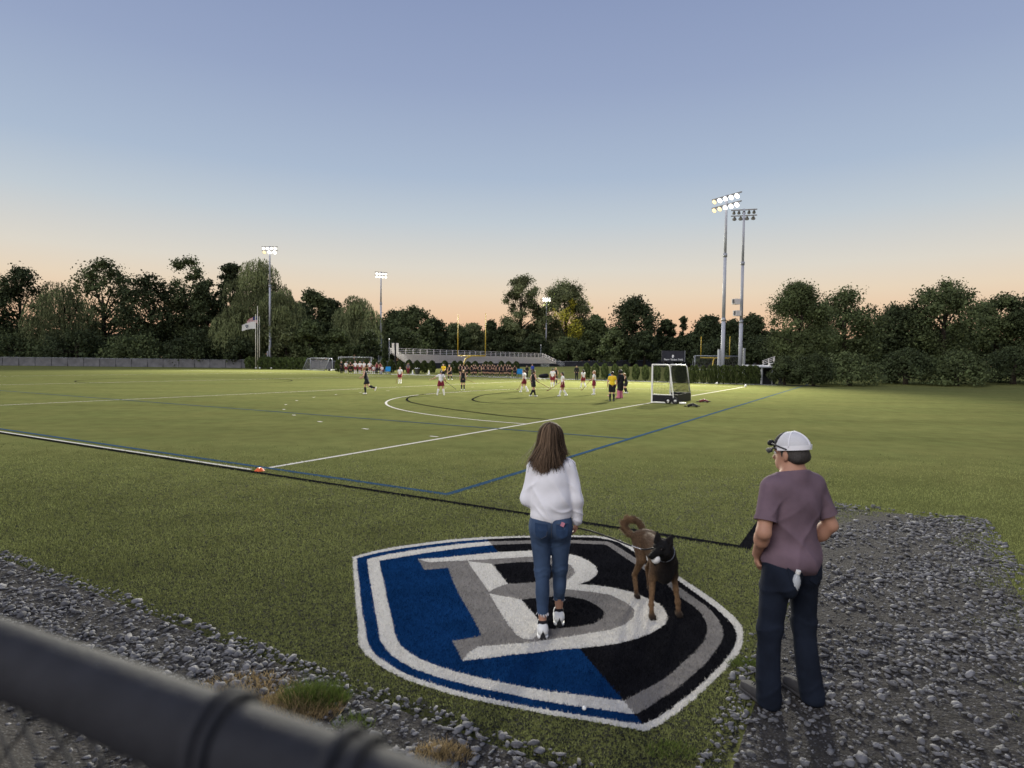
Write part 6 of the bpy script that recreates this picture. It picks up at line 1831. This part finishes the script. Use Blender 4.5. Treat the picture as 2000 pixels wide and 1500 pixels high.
ordw = ['first', 'second', 'third', 'fourth', 'fifth', 'sixth', 'seventh', 'eighth', 'ninth', 'tenth', 'eleventh', 'twelfth', 'thirteenth', 'fourteenth', 'fifteenth', 'sixteenth', 'seventeenth', 'eighteenth', 'nineteenth', 'twentieth']
def shp_build(seed, pointed, nl, leaf, stem, mat):
    def f():
        V_, F_, t_ = shrub_proto(1.0, 1.0, seed, mat, pointed, nl, leaf, stem)
        return mk_shrub('clipped_shrub', V_, F_, t_, mat, 1.0, stem)
    return f
# hedge of round shrubs at the left
for k, px in enumerate(np.linspace(488, 596, 10)):
    place_shrub(('h', k % 3), shp_build(k, 0.15, 1300, 0.12, 0.02, 'leaf_hedge'), px, 131 - 0.5 * k, 696.5 + 0.15 * k + (k % 3) * 0.5, 9.2, f'{ordw[k]} round shrub from the left in the hedge behind the white balls', 'hedge of round shrubs at the left')
for k, px in enumerate(np.linspace(60, 430, 0)):
    pass
# row behind the teams
teamrow = [(661, 703), (672, 702), (686, 703), (701, 702), (716, 702), (732, 702), (748, 701), (764, 703), (782, 705), (799, 703), (815, 704), (829, 704.5), (844, 704.5), (869, 704.5), (888, 705), (899, 705), (914, 706), (928, 705.5), (949, 706), (958, 706), (979, 705.5), (993, 706), (1008, 706)]
for k, (px, yt) in enumerate(teamrow):
    Y = 106 - (px - 661) / 350 * 12
    place_shrub(('t', k % 4), shp_build(20 + k, 0.45, 1100, 0.13, 0.04, 'leaf_shrub'), px, Y, yt, 7.2, f'{ordw[k] if k < 20 else ("twenty " + ordw[k - 20])} clipped shrub from the left in the row behind the two teams', 'shrub row behind the teams')
# the row of egg shaped shrubs right of the teams
eggs = [(1146, 709, 740), (1163.5, 709.5, 741), (1181.5, 710, 742), (1202, 711, 743), (1222, 712, 743), (1242, 712, 744), (1261, 713.5, 745), (1283, 713, 746), (1305, 714, 746.5)]
for k, (px, yt, yb) in enumerate(eggs):
    Y = 82 - k * 1.3
    place_shrub(('e', k % 3), shp_build(50 + k, 0.55, 1500, 0.10, 0.10, 'leaf_hedge'), px, Y, yt, 7.4, f'{ordw[k]} egg shaped shrub from the left in the row behind the hockey goal', 'egg shaped shrubs behind the hockey goal', z=0.0)
cols = [(1325, 713), (1335, 712), (1352, 714), (1360, 713), (1374, 714), (1387, 713), (1395, 712.5), (1403, 714)]
for k, (px, yt) in enumerate(cols):
    place_shrub(('c', k % 3), shp_build(70 + k, 0.5, 1300, 0.10, 0.03, 'leaf_shrub'), px, 68.5 - 0.1 * k, yt, 6.2, f'{ordw[k]} narrow dark shrub from the left between the goal and the hedge', 'narrow shrubs right of the hockey goal', z=0.0)
for k, px in enumerate((1414, 1427, 1440, 1453, 1466, 1476)):
    place_shrub(('b', k % 3), shp_build(90 + k, 0.05, 1800, 0.09, 0.06, 'leaf_shrub'), px, 67.5 - 0.15 * k, 713.5 + (k % 2) * 0.6, 9.5, f'{ordw[k]} broad shrub from the left in the dense hedge below the right masts', 'dense hedge below the right masts', z=0.0)
# ================================================================== players, referees and people by the side line
material('white_kit', (0.74, 0.73, 0.74), 0.85, 0.2, noise=0.05, nscale=12)
material('maroon_kit', (0.17, 0.018, 0.034), 0.85, 0.2, noise=0.12, nscale=12)
material('black_kit', (0.016, 0.016, 0.020), 0.85, 0.2, noise=0.2, nscale=12)
material('yellow_kit', (0.72, 0.50, 0.03), 0.85, 0.2, noise=0.06, nscale=12)
material('pink_pads', (0.50, 0.16, 0.24), 0.8, 0.2, noise=0.1, nscale=10)
material('blue_kit', (0.03, 0.06, 0.30), 0.85, 0.2, noise=0.1, nscale=12)
material('cyan_cloth', (0.03, 0.25, 0.55), 0.85, 0.2, noise=0.1, nscale=12)
material('grey_kit', (0.16, 0.15, 0.17), 0.85, 0.2, noise=0.3, nscale=25)
material('stick_red', (0.16, 0.03, 0.03), 0.5, 0.3)
def J(**k):
    j = dict(lean=0.0, hz=0.86, hipL=(-0.085, 0, 0), hipR=(0.085, 0, 0), kL=(-0.10, 0.02, 0.46), kR=(0.10, 0.02, 0.46), aL=(-0.11, -0.01, 0.09), aR=(0.11, -0.01, 0.09),
             eL=(-0.25, -0.02, 1.10), eR=(0.25, -0.02, 1.10), wL=(-0.24, 0.07, 0.88), wR=(0.24, 0.07, 0.88), yaw=0.0)
    j.update(k); return j
POSES = {
    'stand': J(),
    'akimbo': J(eL=(-0.36, -0.08, 1.13), wL=(-0.20, 0.03, 0.98), eR=(0.36, -0.08, 1.13), wR=(0.20, 0.03, 0.98)),
    'crossed': J(eL=(-0.24, 0.05, 1.12), wL=(0.03, 0.20, 1.14), eR=(0.24, 0.05, 1.12), wR=(-0.03, 0.19, 1.11)),
    'ready': J(lean=0.28, hz=0.80, kL=(-0.17, 0.12, 0.44), kR=(0.17, 0.12, 0.44), aL=(-0.22, -0.03, 0.09), aR=(0.22, -0.03, 0.09), eL=(-0.22, 0.26, 0.98), wL=(-0.06, 0.44, 0.80), eR=(0.24, 0.22, 0.95), wR=(0.08, 0.46, 0.66)),
    'run': J(lean=0.24, hz=0.86, kL=(-0.09, -0.18, 0.50), aL=(-0.09, -0.56, 0.40), kR=(0.09, 0.14, 0.46), aR=(0.09, 0.10, 0.09), eL=(-0.26, 0.10, 1.12), wL=(-0.16, 0.34, 1.02), eR=(0.26, 0.05, 1.08), wR=(0.14, 0.34, 0.98)),
    'walk': J(lean=0.05, kL=(-0.09, 0.12, 0.47), aL=(-0.09, 0.22, 0.09), kR=(0.09, -0.02, 0.46), aR=(0.09, -0.26, 0.13), eL=(-0.24, -0.08, 1.10), wL=(-0.23, 0.02, 0.88), eR=(0.24, 0.06, 1.10), wR=(0.20, 0.22, 0.95)),
    'armsout': J(lean=0.04, kL=(-0.15, 0.04, 0.46), kR=(0.15, 0.04, 0.46), aL=(-0.24, 0, 0.09), aR=(0.22, 0, 0.09), eL=(-0.42, 0.06, 1.16), wL=(-0.66, 0.14, 1.06), eR=(0.30, 0.05, 1.08), wR=(0.36, 0.22, 0.92)),
    'hold': J(eL=(-0.24, 0.03, 1.10), wL=(-0.12, 0.26, 1.02), eR=(0.24, 0.03, 1.10), wR=(0.12, 0.27, 1.00)),
    'sit': J(hz=0.50, kL=(-0.11, 0.42, 0.50), kR=(0.13, 0.42, 0.50), aL=(-0.12, 0.40, 0.09), aR=(0.14, 0.44, 0.09), lean=0.25, eL=(-0.26, 0.18, 0.72), wL=(-0.10, 0.40, 0.60), eR=(0.26, 0.18, 0.72), wR=(0.10, 0.40, 0.60)),
}
def V3(*a): return np.array(a, float)
FIGC = {}
def figure_meshes(pose, kit, hair, tie):
    key = (pose, kit, hair, tie)
    if key in FIGC: return FIGC[key]
    j = POSES[pose]; vx = 0.026
    hz = j['hz']; dz = hz - 0.86
    ln = j['lean']
    def T(x, y, z):        # torso points lean about the hips
        r = z - 0.86
        return V3(x, y * math.cos(ln) + r * math.sin(ln), hz + r * math.cos(ln) - y * math.sin(ln))
    hl, hr = V3(*j['hipL']) + (0, 0, hz), V3(*j['hipR']) + (0, 0, hz)
    kL, kR, aL, aR, eL, eR, wL, wR = [V3(*j[q]) for q in ('kL', 'kR', 'aL', 'aR', 'eL', 'eR', 'wL', 'wR')]
    if ln and pose in ('walk',):
        pass
    sL, sR = T(-0.165, 0, 1.36), T(0.165, 0, 1.36)
    hd = T(0, 0.03, 1.555)
    b = Blob()
    b.ell(T(0, 0, 0.92), (0.145, 0.11, 0.12), 0.05); b.ell(T(0, 0, 1.08), (0.125, 0.092, 0.14), 0.05); b.ell(T(0, 0, 1.26), (0.152, 0.105, 0.14), 0.05)
    b.cap(T(-0.13, 0, 1.365), T(0.13, 0, 1.365), 0.055, None, 0.05); b.cap(T(0, 0, 1.40), T(0, 0.01, 1.48), 0.05, 0.047, 0.03)
    b.ell(hd + (0, -0.01, 0.02), (0.078, 0.094, 0.098), 0.02); b.ell(hd + (0, 0.028, -0.04), (0.058, 0.066, 0.075), 0.03); b.cap(hd + (0, 0.09, 0.0), hd + (0, 0.108, -0.03), 0.012, 0.016, 0.012)
    for h_, k_, a_ in ((hl, kL, aL), (hr, kR, aR)):
        b.cap(h_, k_, 0.088, 0.058, 0.04); b.cap(k_, a_, 0.056, 0.036, 0.03)
        c_ = k_ * 0.65 + a_ * 0.35; b.ell(c_ + (0, -0.015, 0), (0.05, 0.052, 0.09), 0.03)
        b.cap(a_ + (0, -0.03, -0.045), a_ + (0, 0.12, -0.06), 0.034, 0.028, 0.03)
    for s_, e_, w_ in ((sL, eL, wL), (sR, eR, wR)):
        b.cap(s_, e_, 0.048, 0.039, 0.03); b.cap(e_, w_, 0.039, 0.028, 0.02)
        d_ = (w_ - e_) / np.linalg.norm(w_ - e_); b.cap(w_, w_ + d_ * 0.12, 0.034, 0.022, 0.02)
    out = {'body': b.mesh(vx)}
    # shirt
    s = Blob(); s.ell(T(0, 0, 0.98), (0.178, 0.150, 0.14) if kit == 'ref' else (0.150, 0.120, 0.13), 0.05); s.ell(T(0, 0, 1.10), (0.142, 0.110, 0.16), 0.05); s.ell(T(0, 0, 1.26), (0.168, 0.122, 0.15), 0.05); s.cap(T(-0.12, 0, 1.37), T(0.12, 0, 1.37), 0.067, None, 0.04)
    if kit in ('ref', 'maroon', 'coach', 'blue', 'plaid', 'keeper'):
        f = 0.45 if kit in ('ref', 'maroon', 'plaid') else 1.0
        for s_, e_, w_ in ((sL, eL, wL), (sR, eR, wR)):
            s.cap(s_, s_ * (1 - f) + e_ * f, 0.066, 0.060, 0.03)
            if f == 1.0: s.cap(e_, w_ * 0.9 + e_ * 0.1, 0.058, 0.042, 0.03)
    s.cut(T(0, 0, 0.90), -(T(0, 0, 1.9) - T(0, 0, 0.9)))
    out['shirt'] = s.mesh(vx)
    # skirt, shorts or trousers
    k = Blob()
    if kit in ('maroon', 'black'):
        if pose == 'sit':
            k.cap(hl, kL * 0.55 + hl * 0.45, 0.13, 0.12, 0.06); k.cap(hr, kR * 0.55 + hr * 0.45, 0.13, 0.12, 0.06)
        else:
            for h_, k_ in ((hl, kL), (hr, kR)):
                k.cap(h_ + (0, 0, 0.08), h_ * 0.42 + k_ * 0.58, 0.108, 0.135, 0.08)
            k.cut((0, 0, hz - 0.235), (0, -0.15 if pose == 'run' else 0, -1))
        out['skirt'] = k.mesh(vx)
    elif kit == 'ref':
        for h_, k_ in ((hl, kL), (hr, kR)):
            k.cap(h_ + (0, 0, 0.06), h_ * 0.25 + k_ * 0.75, 0.115, 0.10, 0.04)
        k.cut((0, 0, hz - 0.34), (0, 0, -1)); out['shorts'] = k.mesh(vx)
    elif kit == 'keeper':
        for h_, k_ in ((hl, kL), (hr, kR)):
            k.cap(h_ + (0, 0, 0.06), h_ * 0.2 + k_ * 0.8, 0.135, 0.12, 0.05)
        out['shorts'] = k.mesh(vx)
    else:
        for h_, k_, a_ in ((hl, kL, aL), (hr, kR, aR)):
            k.cap(h_ + (0, 0, 0.06), k_, 0.11, 0.075, 0.04); k.cap(k_, a_ + (0, 0, -0.02), 0.074, 0.062, 0.03)
        out['trousers'] = k.mesh(vx)
    socks = []
    if kit in ('maroon', 'black', 'ref'):
        for k_, a_ in ((kL, aL), (kR, aR)):
            q = Blob(); q.cap(k_ * 0.88 + a_ * 0.12, a_, 0.063, 0.046, 0.02); c_ = k_ * 0.65 + a_ * 0.35; q.ell(c_ + (0, -0.015, 0), (0.059, 0.062, 0.10), 0.03); socks.append(q.mesh(vx * 0.85))
    if kit == 'keeper':
        for k_, a_ in ((kL, aL), (kR, aR)):
            q = Blob(); q.cap(k_ + (0, 0.03, 0.10), a_ + (0, 0.03, -0.02), 0.105, 0.095, 0.03); q.cap(a_ + (0, 0.0, -0.04), a_ + (0, 0.2, -0.05), 0.075, 0.06, 0.03); socks.append(q.mesh(vx))
    out['sock'] = socks
    shoes = []
    for k_, a_ in ((kL, aL), (kR, aR)):
        d_ = a_ - k_; back = -np.array([0, d_[1], d_[2]]) ; fwd_ = V3(0, 1, 0) if pose != 'run' or a_[2] < 0.2 else V3(0, 0.35, -0.95)
        dn_ = V3(0, 0, -1) if a_[2] < 0.2 else V3(0, -0.9, -0.35)
        q = Blob(); q.cap(a_ + dn_ * 0.045 - fwd_ * 0.04, a_ + dn_ * 0.055 + fwd_ * 0.14, 0.046, 0.036, 0.02); shoes.append(q.mesh(vx * 0.75))
    out['shoe'] = shoes
    q = Blob(); q.ell(hd + (0, -0.022, 0.03), (0.088, 0.098, 0.098), 0.02); q.cut(hd + (0, 0.03, 0.0), (0, 1, -0.55))
    if tie == 'pony':
        q.cap(hd + (0, -0.11, 0.05), hd + (0.01, -0.17, -0.08), 0.035, 0.025, 0.02); q.cap(hd + (0.01, -0.17, -0.08), hd + (0.02, -0.15, -0.22), 0.028, 0.012, 0.02)
    elif tie == 'long':
        q.cap(hd + (0, -0.07, 0.0), hd + (0, -0.10, -0.22), 0.07, 0.045, 0.03)
    elif tie == 'bun':
        q.ell(hd + (0, -0.07, 0.12), 0.05, 0.02)
    elif tie == 'fly':
        q.cap(hd + (0, -0.10, 0.06), hd + (0.0, -0.26, 0.10), 0.035, 0.028, 0.02); q.cap(hd + (0, -0.26, 0.10), hd + (0.0, -0.36, 0.02), 0.028, 0.012, 0.02)
    elif tie == 'helmet':
        q = Blob(); q.ell(hd + (0, 0.0, 0.02), (0.115, 0.13, 0.135), 0.02)
    elif tie == 'cap':
        q.ell(hd + (0, 0.0, 0.06), (0.095, 0.11, 0.07), 0.02); q.cap(hd + (-0.04, 0.12, 0.05), hd + (0.04, 0.12, 0.05), 0.03, None, 0.02, flat=(V3(0, 0, 1), 3.0))
    out['hair'] = q.mesh(vx * 0.85)
    out['wrist'] = (wL, wR)
    FIGC[key] = out
    return out
KITM = {'maroon': ('white_kit', 'maroon_kit', 'white_kit', 'white_leather'), 'black': ('black_kit', 'black_kit', 'black_kit', 'white_leather'), 'ref': ('yellow_kit', 'black_kit', 'black_kit', 'black_rubber'),
        'keeper': ('black_kit', 'black_kit', 'pink_pads', 'black_rubber'), 'coach': ('black_kit', 'black_kit', None, 'black_rubber'), 'blue': ('blue_kit', 'black_kit', None, 'black_rubber'), 'plaid': ('grey_kit', 'maroon_kit', None, 'white_leather'), 'maroonjacket': ('maroon_kit', 'black_kit', None, 'black_rubber')}
FIGO = {}
def person(px, py, head_y, pose, kit, label, face=0.0, hair='hair_dark', tie='pony', group='players on the field', Y=None, mats=None, z=0.0):
    """feet at pixel (px, py) on the ground; face = heading in degrees, 0 = away from the camera, 90 = to the left"""
    g_ = GP(px, py)
    if Y is not None:
        g_ = np.array([XAT(px, Y, py), Y, 0])
    H = ZAT(px, head_y, g_[1])
    key = (pose, kit, hair, tie)
    tall = 1.665 if pose not in ('ready', 'sit', 'run') else {'ready': 1.56, 'sit': 1.28, 'run': 1.62}[pose]
    sc_ = np.clip(H / tall, 0.90, 1.14)
    if key in FIGO:
        root = copy_tree(FIGO[key])
    else:
        m = figure_meshes(pose, kit, hair, tie)
        ms = KITM[kit]
        root = mesh_obj('person', *m['body'], M('skin'), None, True)
        mesh_obj('shirt', *m['shirt'], M(ms[0]), root, True)
        for q in ('skirt', 'shorts', 'trousers'):
            if q in m: mesh_obj(q, *m[q], M(ms[1]), root, True)
        for q in m['sock']: mesh_obj('sock' if kit != 'keeper' else 'leg_guard', *q, M(ms[2]), root, True)
        for q in m['shoe']: mesh_obj('shoe', *q, M(ms[3]), root, True)
        mesh_obj('hair' if tie not in ('helmet', 'cap') else tie, *m['hair'], M(hair), root, True)
        FIGO[key] = root
    root.location = (g_[0], g_[1], z)
    root.rotation_euler = (0, 0, R(face))
    root.scale = (sc_, sc_, sc_)
    tag(root, label, 'person', group)
    j = POSES[pose]
    return root, g_, sc_
def stick(fig, label, hand='wR', down=(0.25, 0.5, -0.8), L=0.9, mat='black_rubber'):
    root, g_, s_ = fig
    pose = root.get('_pose')
    a = root.rotation_euler[2]
    return root
def add_stick(fig, pose, label, hand='wR', d=(0.2, 0.55, -0.8), L=0.92, mat='stick_red'):
    root, g_, s_ = fig
    h = np.array(POSES[pose][hand]) * s_
    d = np.array(d, float); d /= np.linalg.norm(d)
    a = root.rotation_euler[2]; c, s2 = math.cos(a), math.sin(a)
    Rm = np.array([[c, -s2, 0], [s2, c, 0], [0, 0, 1]])
    p = Rm @ h + np.array([g_[0], g_[1], 0]); dd = Rm @ d; sd = Rm @ np.array([0.0, 1, 0])
    L = min(L, (p[2] - 0.04) / max(0.05, -dd[2])) if dd[2] < -0.05 else L
    o = empty('hockey_stick', p); tag(o, label, 'hockey stick', 'hockey sticks of the players')
    MB().tube([-dd * 0.18, dd * 0.10], 0.016, 6).build('grip', M('black_rubber'), o, True)
    e = dd * L
    MB().tube([dd * 0.10, e * 0.9, e, e + sd * 0.05 + np.array([0, 0, -0.01]), e + sd * 0.10 + np.array([0, 0, 0.03])], [0.013, 0.015, 0.018, 0.02, 0.018], 6).build('shaft', M(mat), o, True)
    return o
f = person(716, 770, 718, 'run', 'black', 'player in black running to the left, nearest player at the left', 84, 'hair_blond', 'fly'); 
f = person(781, 749, 717, 'stand', 'maroon', 'player in white and maroon standing alone facing the camera, right of the runner', 175, 'hair_dark', 'bun'); add_stick(f, 'stand', 'stick of the lone player right of the runner', 'wR', (0.1, 0.1, -1))
f = person(861, 772, 724, 'armsout', 'maroon', 'player in white and maroon with her arms spread, seen from behind', 12, 'hair_dark', 'pony'); add_stick(f, 'armsout', 'stick pointing right from the player with spread arms', 'wR', (0.75, 0.3, -0.55), 0.9, 'black_rubber')
f = person(866, 741, 711, 'hold', 'ref', 'far referee in yellow shirt behind the player with spread arms', 185, 'hair_dark', 'short')
f = person(879.5, 741.5, 713, 'ready', 'black', 'player in black right of the far referee', 150, 'hair_blond', 'pony')
f = person(904, 762, 722, 'stand', 'black', 'player in black seen from behind, between the two halves of the black team', 10, 'hair_blond', 'pony'); add_stick(f, 'stand', 'stick lying out to the right of the player in black seen from behind', 'wR', (0.9, 0.2, -0.35), 0.8)
f = person(1024, 766, 722, 'walk', 'maroon', 'player in white and maroon overlapped by a player in black at centre', 60, 'hair_dark', 'pony'); add_stick(f, 'walk', 'stick of the overlapped white and maroon player at centre', 'wR', (0.1, 0.5, -0.8))
f = person(1041, 775, 723, 'walk', 'black', 'player in black striding in front of a white and maroon player at centre', -60, 'hair_dark', 'pony'); add_stick(f, 'walk', 'stick of the striding player in black at centre', 'wR', (0.1, 0.8, -0.4))
f = person(1079, 756, 720, 'stand', 'maroon', 'player in white and maroon seen from behind, a player in black beside her', -10, 'hair_dark', 'bun')
f = person(1085, 751, 718, 'stand', 'black', 'player in black half hidden behind a white and maroon player', 20, 'hair_blond', 'pony')
f = person(1099, 774, 727, 'walk', 'maroon', 'player in white and maroon walking left with her head turned, right of centre', 82, 'hair_dark', 'long'); add_stick(f, 'walk', 'stick of the white and maroon player walking left', 'wR', (0.0, 0.7, -0.5))
f = person(1126, 742, 714, 'stand', 'coach', 'official in dark clothes standing on the far grass left of the egg shaped shrubs', 170, 'hair_grey', 'short')
f = person(1139, 757, 722, 'walk', 'maroon', 'player in white and maroon with long hair in front of the first egg shaped shrub', 30, 'hair_dark', 'long')
f = person(1160, 771, 724, 'hold', 'maroon', 'player in white and maroon facing left with long fair hair, left of the near referee', 75, 'hair_blond', 'long'); add_stick(f, 'hold', 'stick of the fair haired player left of the near referee', 'wR', (0.1, 0.6, -0.7))
f = person(1195, 784, 726, 'stand', 'ref', 'near referee in yellow shirt and black shorts seen from behind', 4, 'hair_dark', 'short')
f = person(1211.5, 778, 723, 'stand', 'keeper', 'goalkeeper in black with pink leg guards beside the near referee', 40, 'black_rubber', 'helmet'); add_stick(f, 'stand', 'stick of the goalkeeper beside the near referee', 'wL', (-0.3, 0.4, -0.8), 0.9, 'pink_pads')
f = person(1223, 768, 729, 'ready', 'black', 'player in black bending forward right of the goalkeeper', 95, 'hair_blond', 'pony'); add_stick(f, 'ready', 'stick of the bending player right of the goalkeeper', 'wR', (0.0, 0.6, -0.7))
# maroon team at the side line
G1 = 'maroon team standing at the side line'
mr = [(667, 706, 'crossed', 'coach', 'hair_dark', 'short', 'coach in black at the left end of the maroon team'), (676, 706, 'stand', 'maroon', 'hair_dark', 'pony', 'first player in a white shirt from the left in the maroon team'),
      (684.5, 707, 'crossed', 'black', 'hair_dark', 'bun', 'player in a dark top between two white shirts in the maroon team'), (694, 706, 'akimbo', 'maroon', 'hair_blond', 'pony', 'second player in a white shirt from the left in the maroon team'),
      (703, 706, 'stand', 'maroon', 'hair_blond', 'bun', 'third player in a white shirt from the left in the maroon team'), (711, 706.5, 'hold', 'maroon', 'hair_dark', 'pony', 'fourth player in a white shirt, behind the runner'),
      (722, 705.5, 'akimbo', 'maroon', 'hair_dark', 'bun', 'tallest player in a white shirt, right of the runner'), (736, 708, 'stand', 'maroonjacket', 'hair_dark', 'long', 'person in a maroon jacket left of the bench'), (743, 708.5, 'crossed', 'maroonjacket', 'hair_dark', 'short', 'person in a maroon jacket with crossed arms by the bench')]
for k, (px, hy, po, kt, hr_, ti, lab) in enumerate(mr):
    person(px, 729, hy, po, kt, lab, 180 + (k * 37) % 40 - 20, hr_, ti, G1, Y=97.0 - (px - 667) * 0.02)
person(747, 730, 714, 'sit', 'maroon', 'player in a white shirt sitting on the bench of the maroon team', 165, 'hair_blond', 'pony', G1, Y=95.0)
person(730, 730, 714, 'sit', 'maroon', 'player sitting on the left end of the bench of the maroon team', 190, 'hair_dark', 'bun', G1, Y=95.2)
person(797, 731, 709, 'stand', 'plaid', 'spectator in a grey patterned shirt standing alone left of the grey bin', 180, 'hair_blond', 'short', G1, Y=96.0)
bn = tag(empty('team_bench', (XAT(738, 95.6), 95.6, 0)), 'low bench with two seated players of the maroon team', 'bench')
MB().box((0, 0, 0.40), (3.4, 0.35, 0.05)).build('seat', M('aluminium'), bn)
for x in (-1.4, 1.4):
    MB().box((x, 0, 0.19), (0.06, 0.3, 0.37)).build('leg', M('galvanised'), bn)
# black team at the side line
G2 = 'black team standing at the side line'
bk = [(899, 'akimbo', 'hair_blond'), (912, 'hold', 'hair_blond'), (921, 'akimbo', 'hair_dark'), (929, 'crossed', 'hair_dark'), (937, 'akimbo', 'hair_blond'), (948, 'akimbo', 'hair_dark'), (957, 'hold', 'hair_dark'), (966, 'crossed', 'hair_blond'), (972, 'stand', 'hair_dark'), (979, 'akimbo', 'hair_dark'), (986, 'stand', 'hair_blond'), (996, 'crossed', 'hair_blond'), (1005, 'akimbo', 'hair_dark')]
for k, (px, po, hr_) in enumerate(bk):
    Yk = 89.5 - (px - 899) * 0.035
    person(px, 735.5, 711.5 + (k * 7 % 5) * 0.5, po, 'black', f'{ordw[k]} player from the left in the black team at the side line', 180 + (k * 53) % 50 - 25, hr_, 'pony' if k % 3 else 'bun', G2, Y=Yk)
for k, px in enumerate((905, 925, 943, 953, 962, 991)):
    person(px, 734, 711.5, ('stand', 'crossed', 'hold')[k % 3], 'black', f'{ordw[k]} person from the left in the second row of the black team', 175 + k * 9 - 20, 'hair_dark', 'pony', G2, Y=91.2 - k * 0.4)
person(1029, 737, 714, 'stand', 'coach', 'coach in a dark jacket right of the blue chair', 150, 'hair_dark', 'short', 'people by the side line', Y=86)
person(1040, 737, 711, 'hold', 'blue', 'person in a blue jacket and cap right of the black team', 140, 'hair_dark', 'cap', 'people by the side line', Y=87)
def blob_thing(name, label, cat, px, py, Y, r, mat, h, seed=0):
    x = XAT(px, Y, py)
    b = Blob(); b.ell((0, 0, h * 0.45), (r, r * 0.7, h * 0.5), 0.1); b.ell((r * 0.4, 0, h * 0.75), (r * 0.5, r * 0.5, h * 0.3), 0.1); b.cut((0, 0, 0.0), (0, 0, -1))
    o = b.build(name, M(mat), 0.05, None, lambda X, Y_, Z: 0.03 * np.sin(14 * X + 9 * Z) * np.sin(17 * Y_ + 5 * X))
    o.location = (x, Y, gzf(x, Y)); return tag(o, label, cat)
def chair(px, Y, label):
    x = XAT(px, Y)
    o = tag(empty('folding_chair', (x, Y, 0), R(175)), label, 'chair')
    MB().box((0, 0, 0.45), (0.75, 0.6, 0.06)).build('seat', M('cyan_cloth'), o)
    MB().box((0, -0.32, 0.80), (0.78, 0.06, 0.70)).build('backrest', M('cyan_cloth'), o)
    for sx_ in (-1, 1):
        for sy_ in (-1, 1):
            MB().tube([(sx_ * 0.34, sy_ * 0.28, 0), (sx_ * 0.34, sy_ * 0.26, 0.46)], 0.025, 6).build('leg', M('galvanised'), o, True)
        MB().box((sx_ * 0.40, 0, 0.68), (0.08, 0.6, 0.06)).build('armrest', M('cyan_cloth'), o)
chair(757, 95.0, 'bright blue folding chair at the right end of the maroon team')
chair(1015, 87.0, 'bright blue folding chair at the right end of the black team')
blob_thing('kit_bag', 'blue kit bag on the grass left of the near referee', 'bag', 1190, 741, 80.0, 0.55, 'cyan_cloth', 0.7)
blob_thing('kit_bag', 'dark kit bag lying right of the person in blue', 'bag', 1062, 738, 84.0, 0.7, 'black_fabric', 0.55)
# bin, cones, balls
bx_ = XAT(815, 96.0)
bi = tag(empty('litter_bin', (bx_, 96.0, 0)), 'grey litter bin in front of the shrub row', 'bin')
MB().lathe([(0.28, 0), (0.36, 0.9), (0.38, 0.9)], n=14).build('body', M('windscreen_grey'), bi, True)
MB().lathe([(0.40, 0.902), (0.40, 0.95), (0.30, 0.98)], n=14).build('rim', M('galvanised'), bi, True)
for px, lab in ((838, 'white marker cone in front of the shrub row, right of the bin'), (806, 'small white bag between the spectator and the bin')):
    cn_ = tag(empty('marker_cone', (XAT(px, 95.5), 95.5, 0)), lab, 'cone')
    MB().lathe([(0.42, 0), (0.40, 0.04), (0.14, 0.06), (0.05, 0.62), (0.03, 0.64)], n=14).build('body', M('white_paint'), cn_, True)
material('orange_plastic', (0.75, 0.13, 0.03), 0.5, 0.3, noise=0.05, nscale=20)
c0 = GP(507, 920)
oc = tag(empty('disc_cone', c0), 'orange disc cone on the corner of the side line', 'cone')
pr_ = [(0.10, 0.0), (0.102, 0.005), (0.078, 0.026), (0.055, 0.05), (0.036, 0.064), (0.024, 0.066)]
MB().lathe(pr_, n=24).build('dome', M('orange_plastic'), oc, True)
for k, (px, py) in enumerate(((500, 719), (507.5, 719), (530, 719.5), (569.5, 721), (580, 721))):
    Y = 128.0 - k * 0.3
    tag(MB().ball((0, 0, 0), 0.17, 12, 8).build('ball', M('white_paint'), None, True), f'{ordw[k]} white ball from the left at the foot of the left hedge', 'ball', 'white balls along the hedge').location = (XAT(px, Y), Y, 0.17)
# gear lying behind the goal
for (px, py, mat, lab) in ((1353, 795, 'black_rubber', 'black hockey gear lying on the turf behind the goal'), (1375, 786, 'stick_red', 'red hockey gear lying on the turf right of the goal')):
    g_ = GP(px, py)
    o = tag(empty('hockey_gear', g_), lab, 'sports gear')
    b = Blob(); b.cap((-0.22, 0, 0.07), (0.02, 0.05, 0.14), 0.07, 0.06, 0.04); b.cap((0.02, 0.05, 0.14), (0.20, 0, 0.06), 0.06, 0.07, 0.04); b.build('glove', M(mat), 0.02, o)
    MB().tube([(-0.42, 0.1, 0.04), (0.35, -0.1, 0.06)], 0.025, 6).build('strap', M('black_rubber'), o, True)
for (px, py) in ((1456, 756), (1400, 751)):
    g_ = GP(px, py); tag(MB().ball((0, 0, 0), 0.12, 10, 7).build('ball', M('white_paint'), None, True), 'white ball on the far end of the back line' if px > 1430 else 'white ball left of the far end of the back line', 'ball').location = (g_[0], g_[1], 0.12)
g_ = GP(1141, 1392); tag(MB().ball((0, 0, 0), 0.014, 8, 6).build('pebble', M('white_paint'), None, True), 'small white pebble on the lower blue border of the emblem', 'pebble').location = (g_[0], g_[1], 0.03)
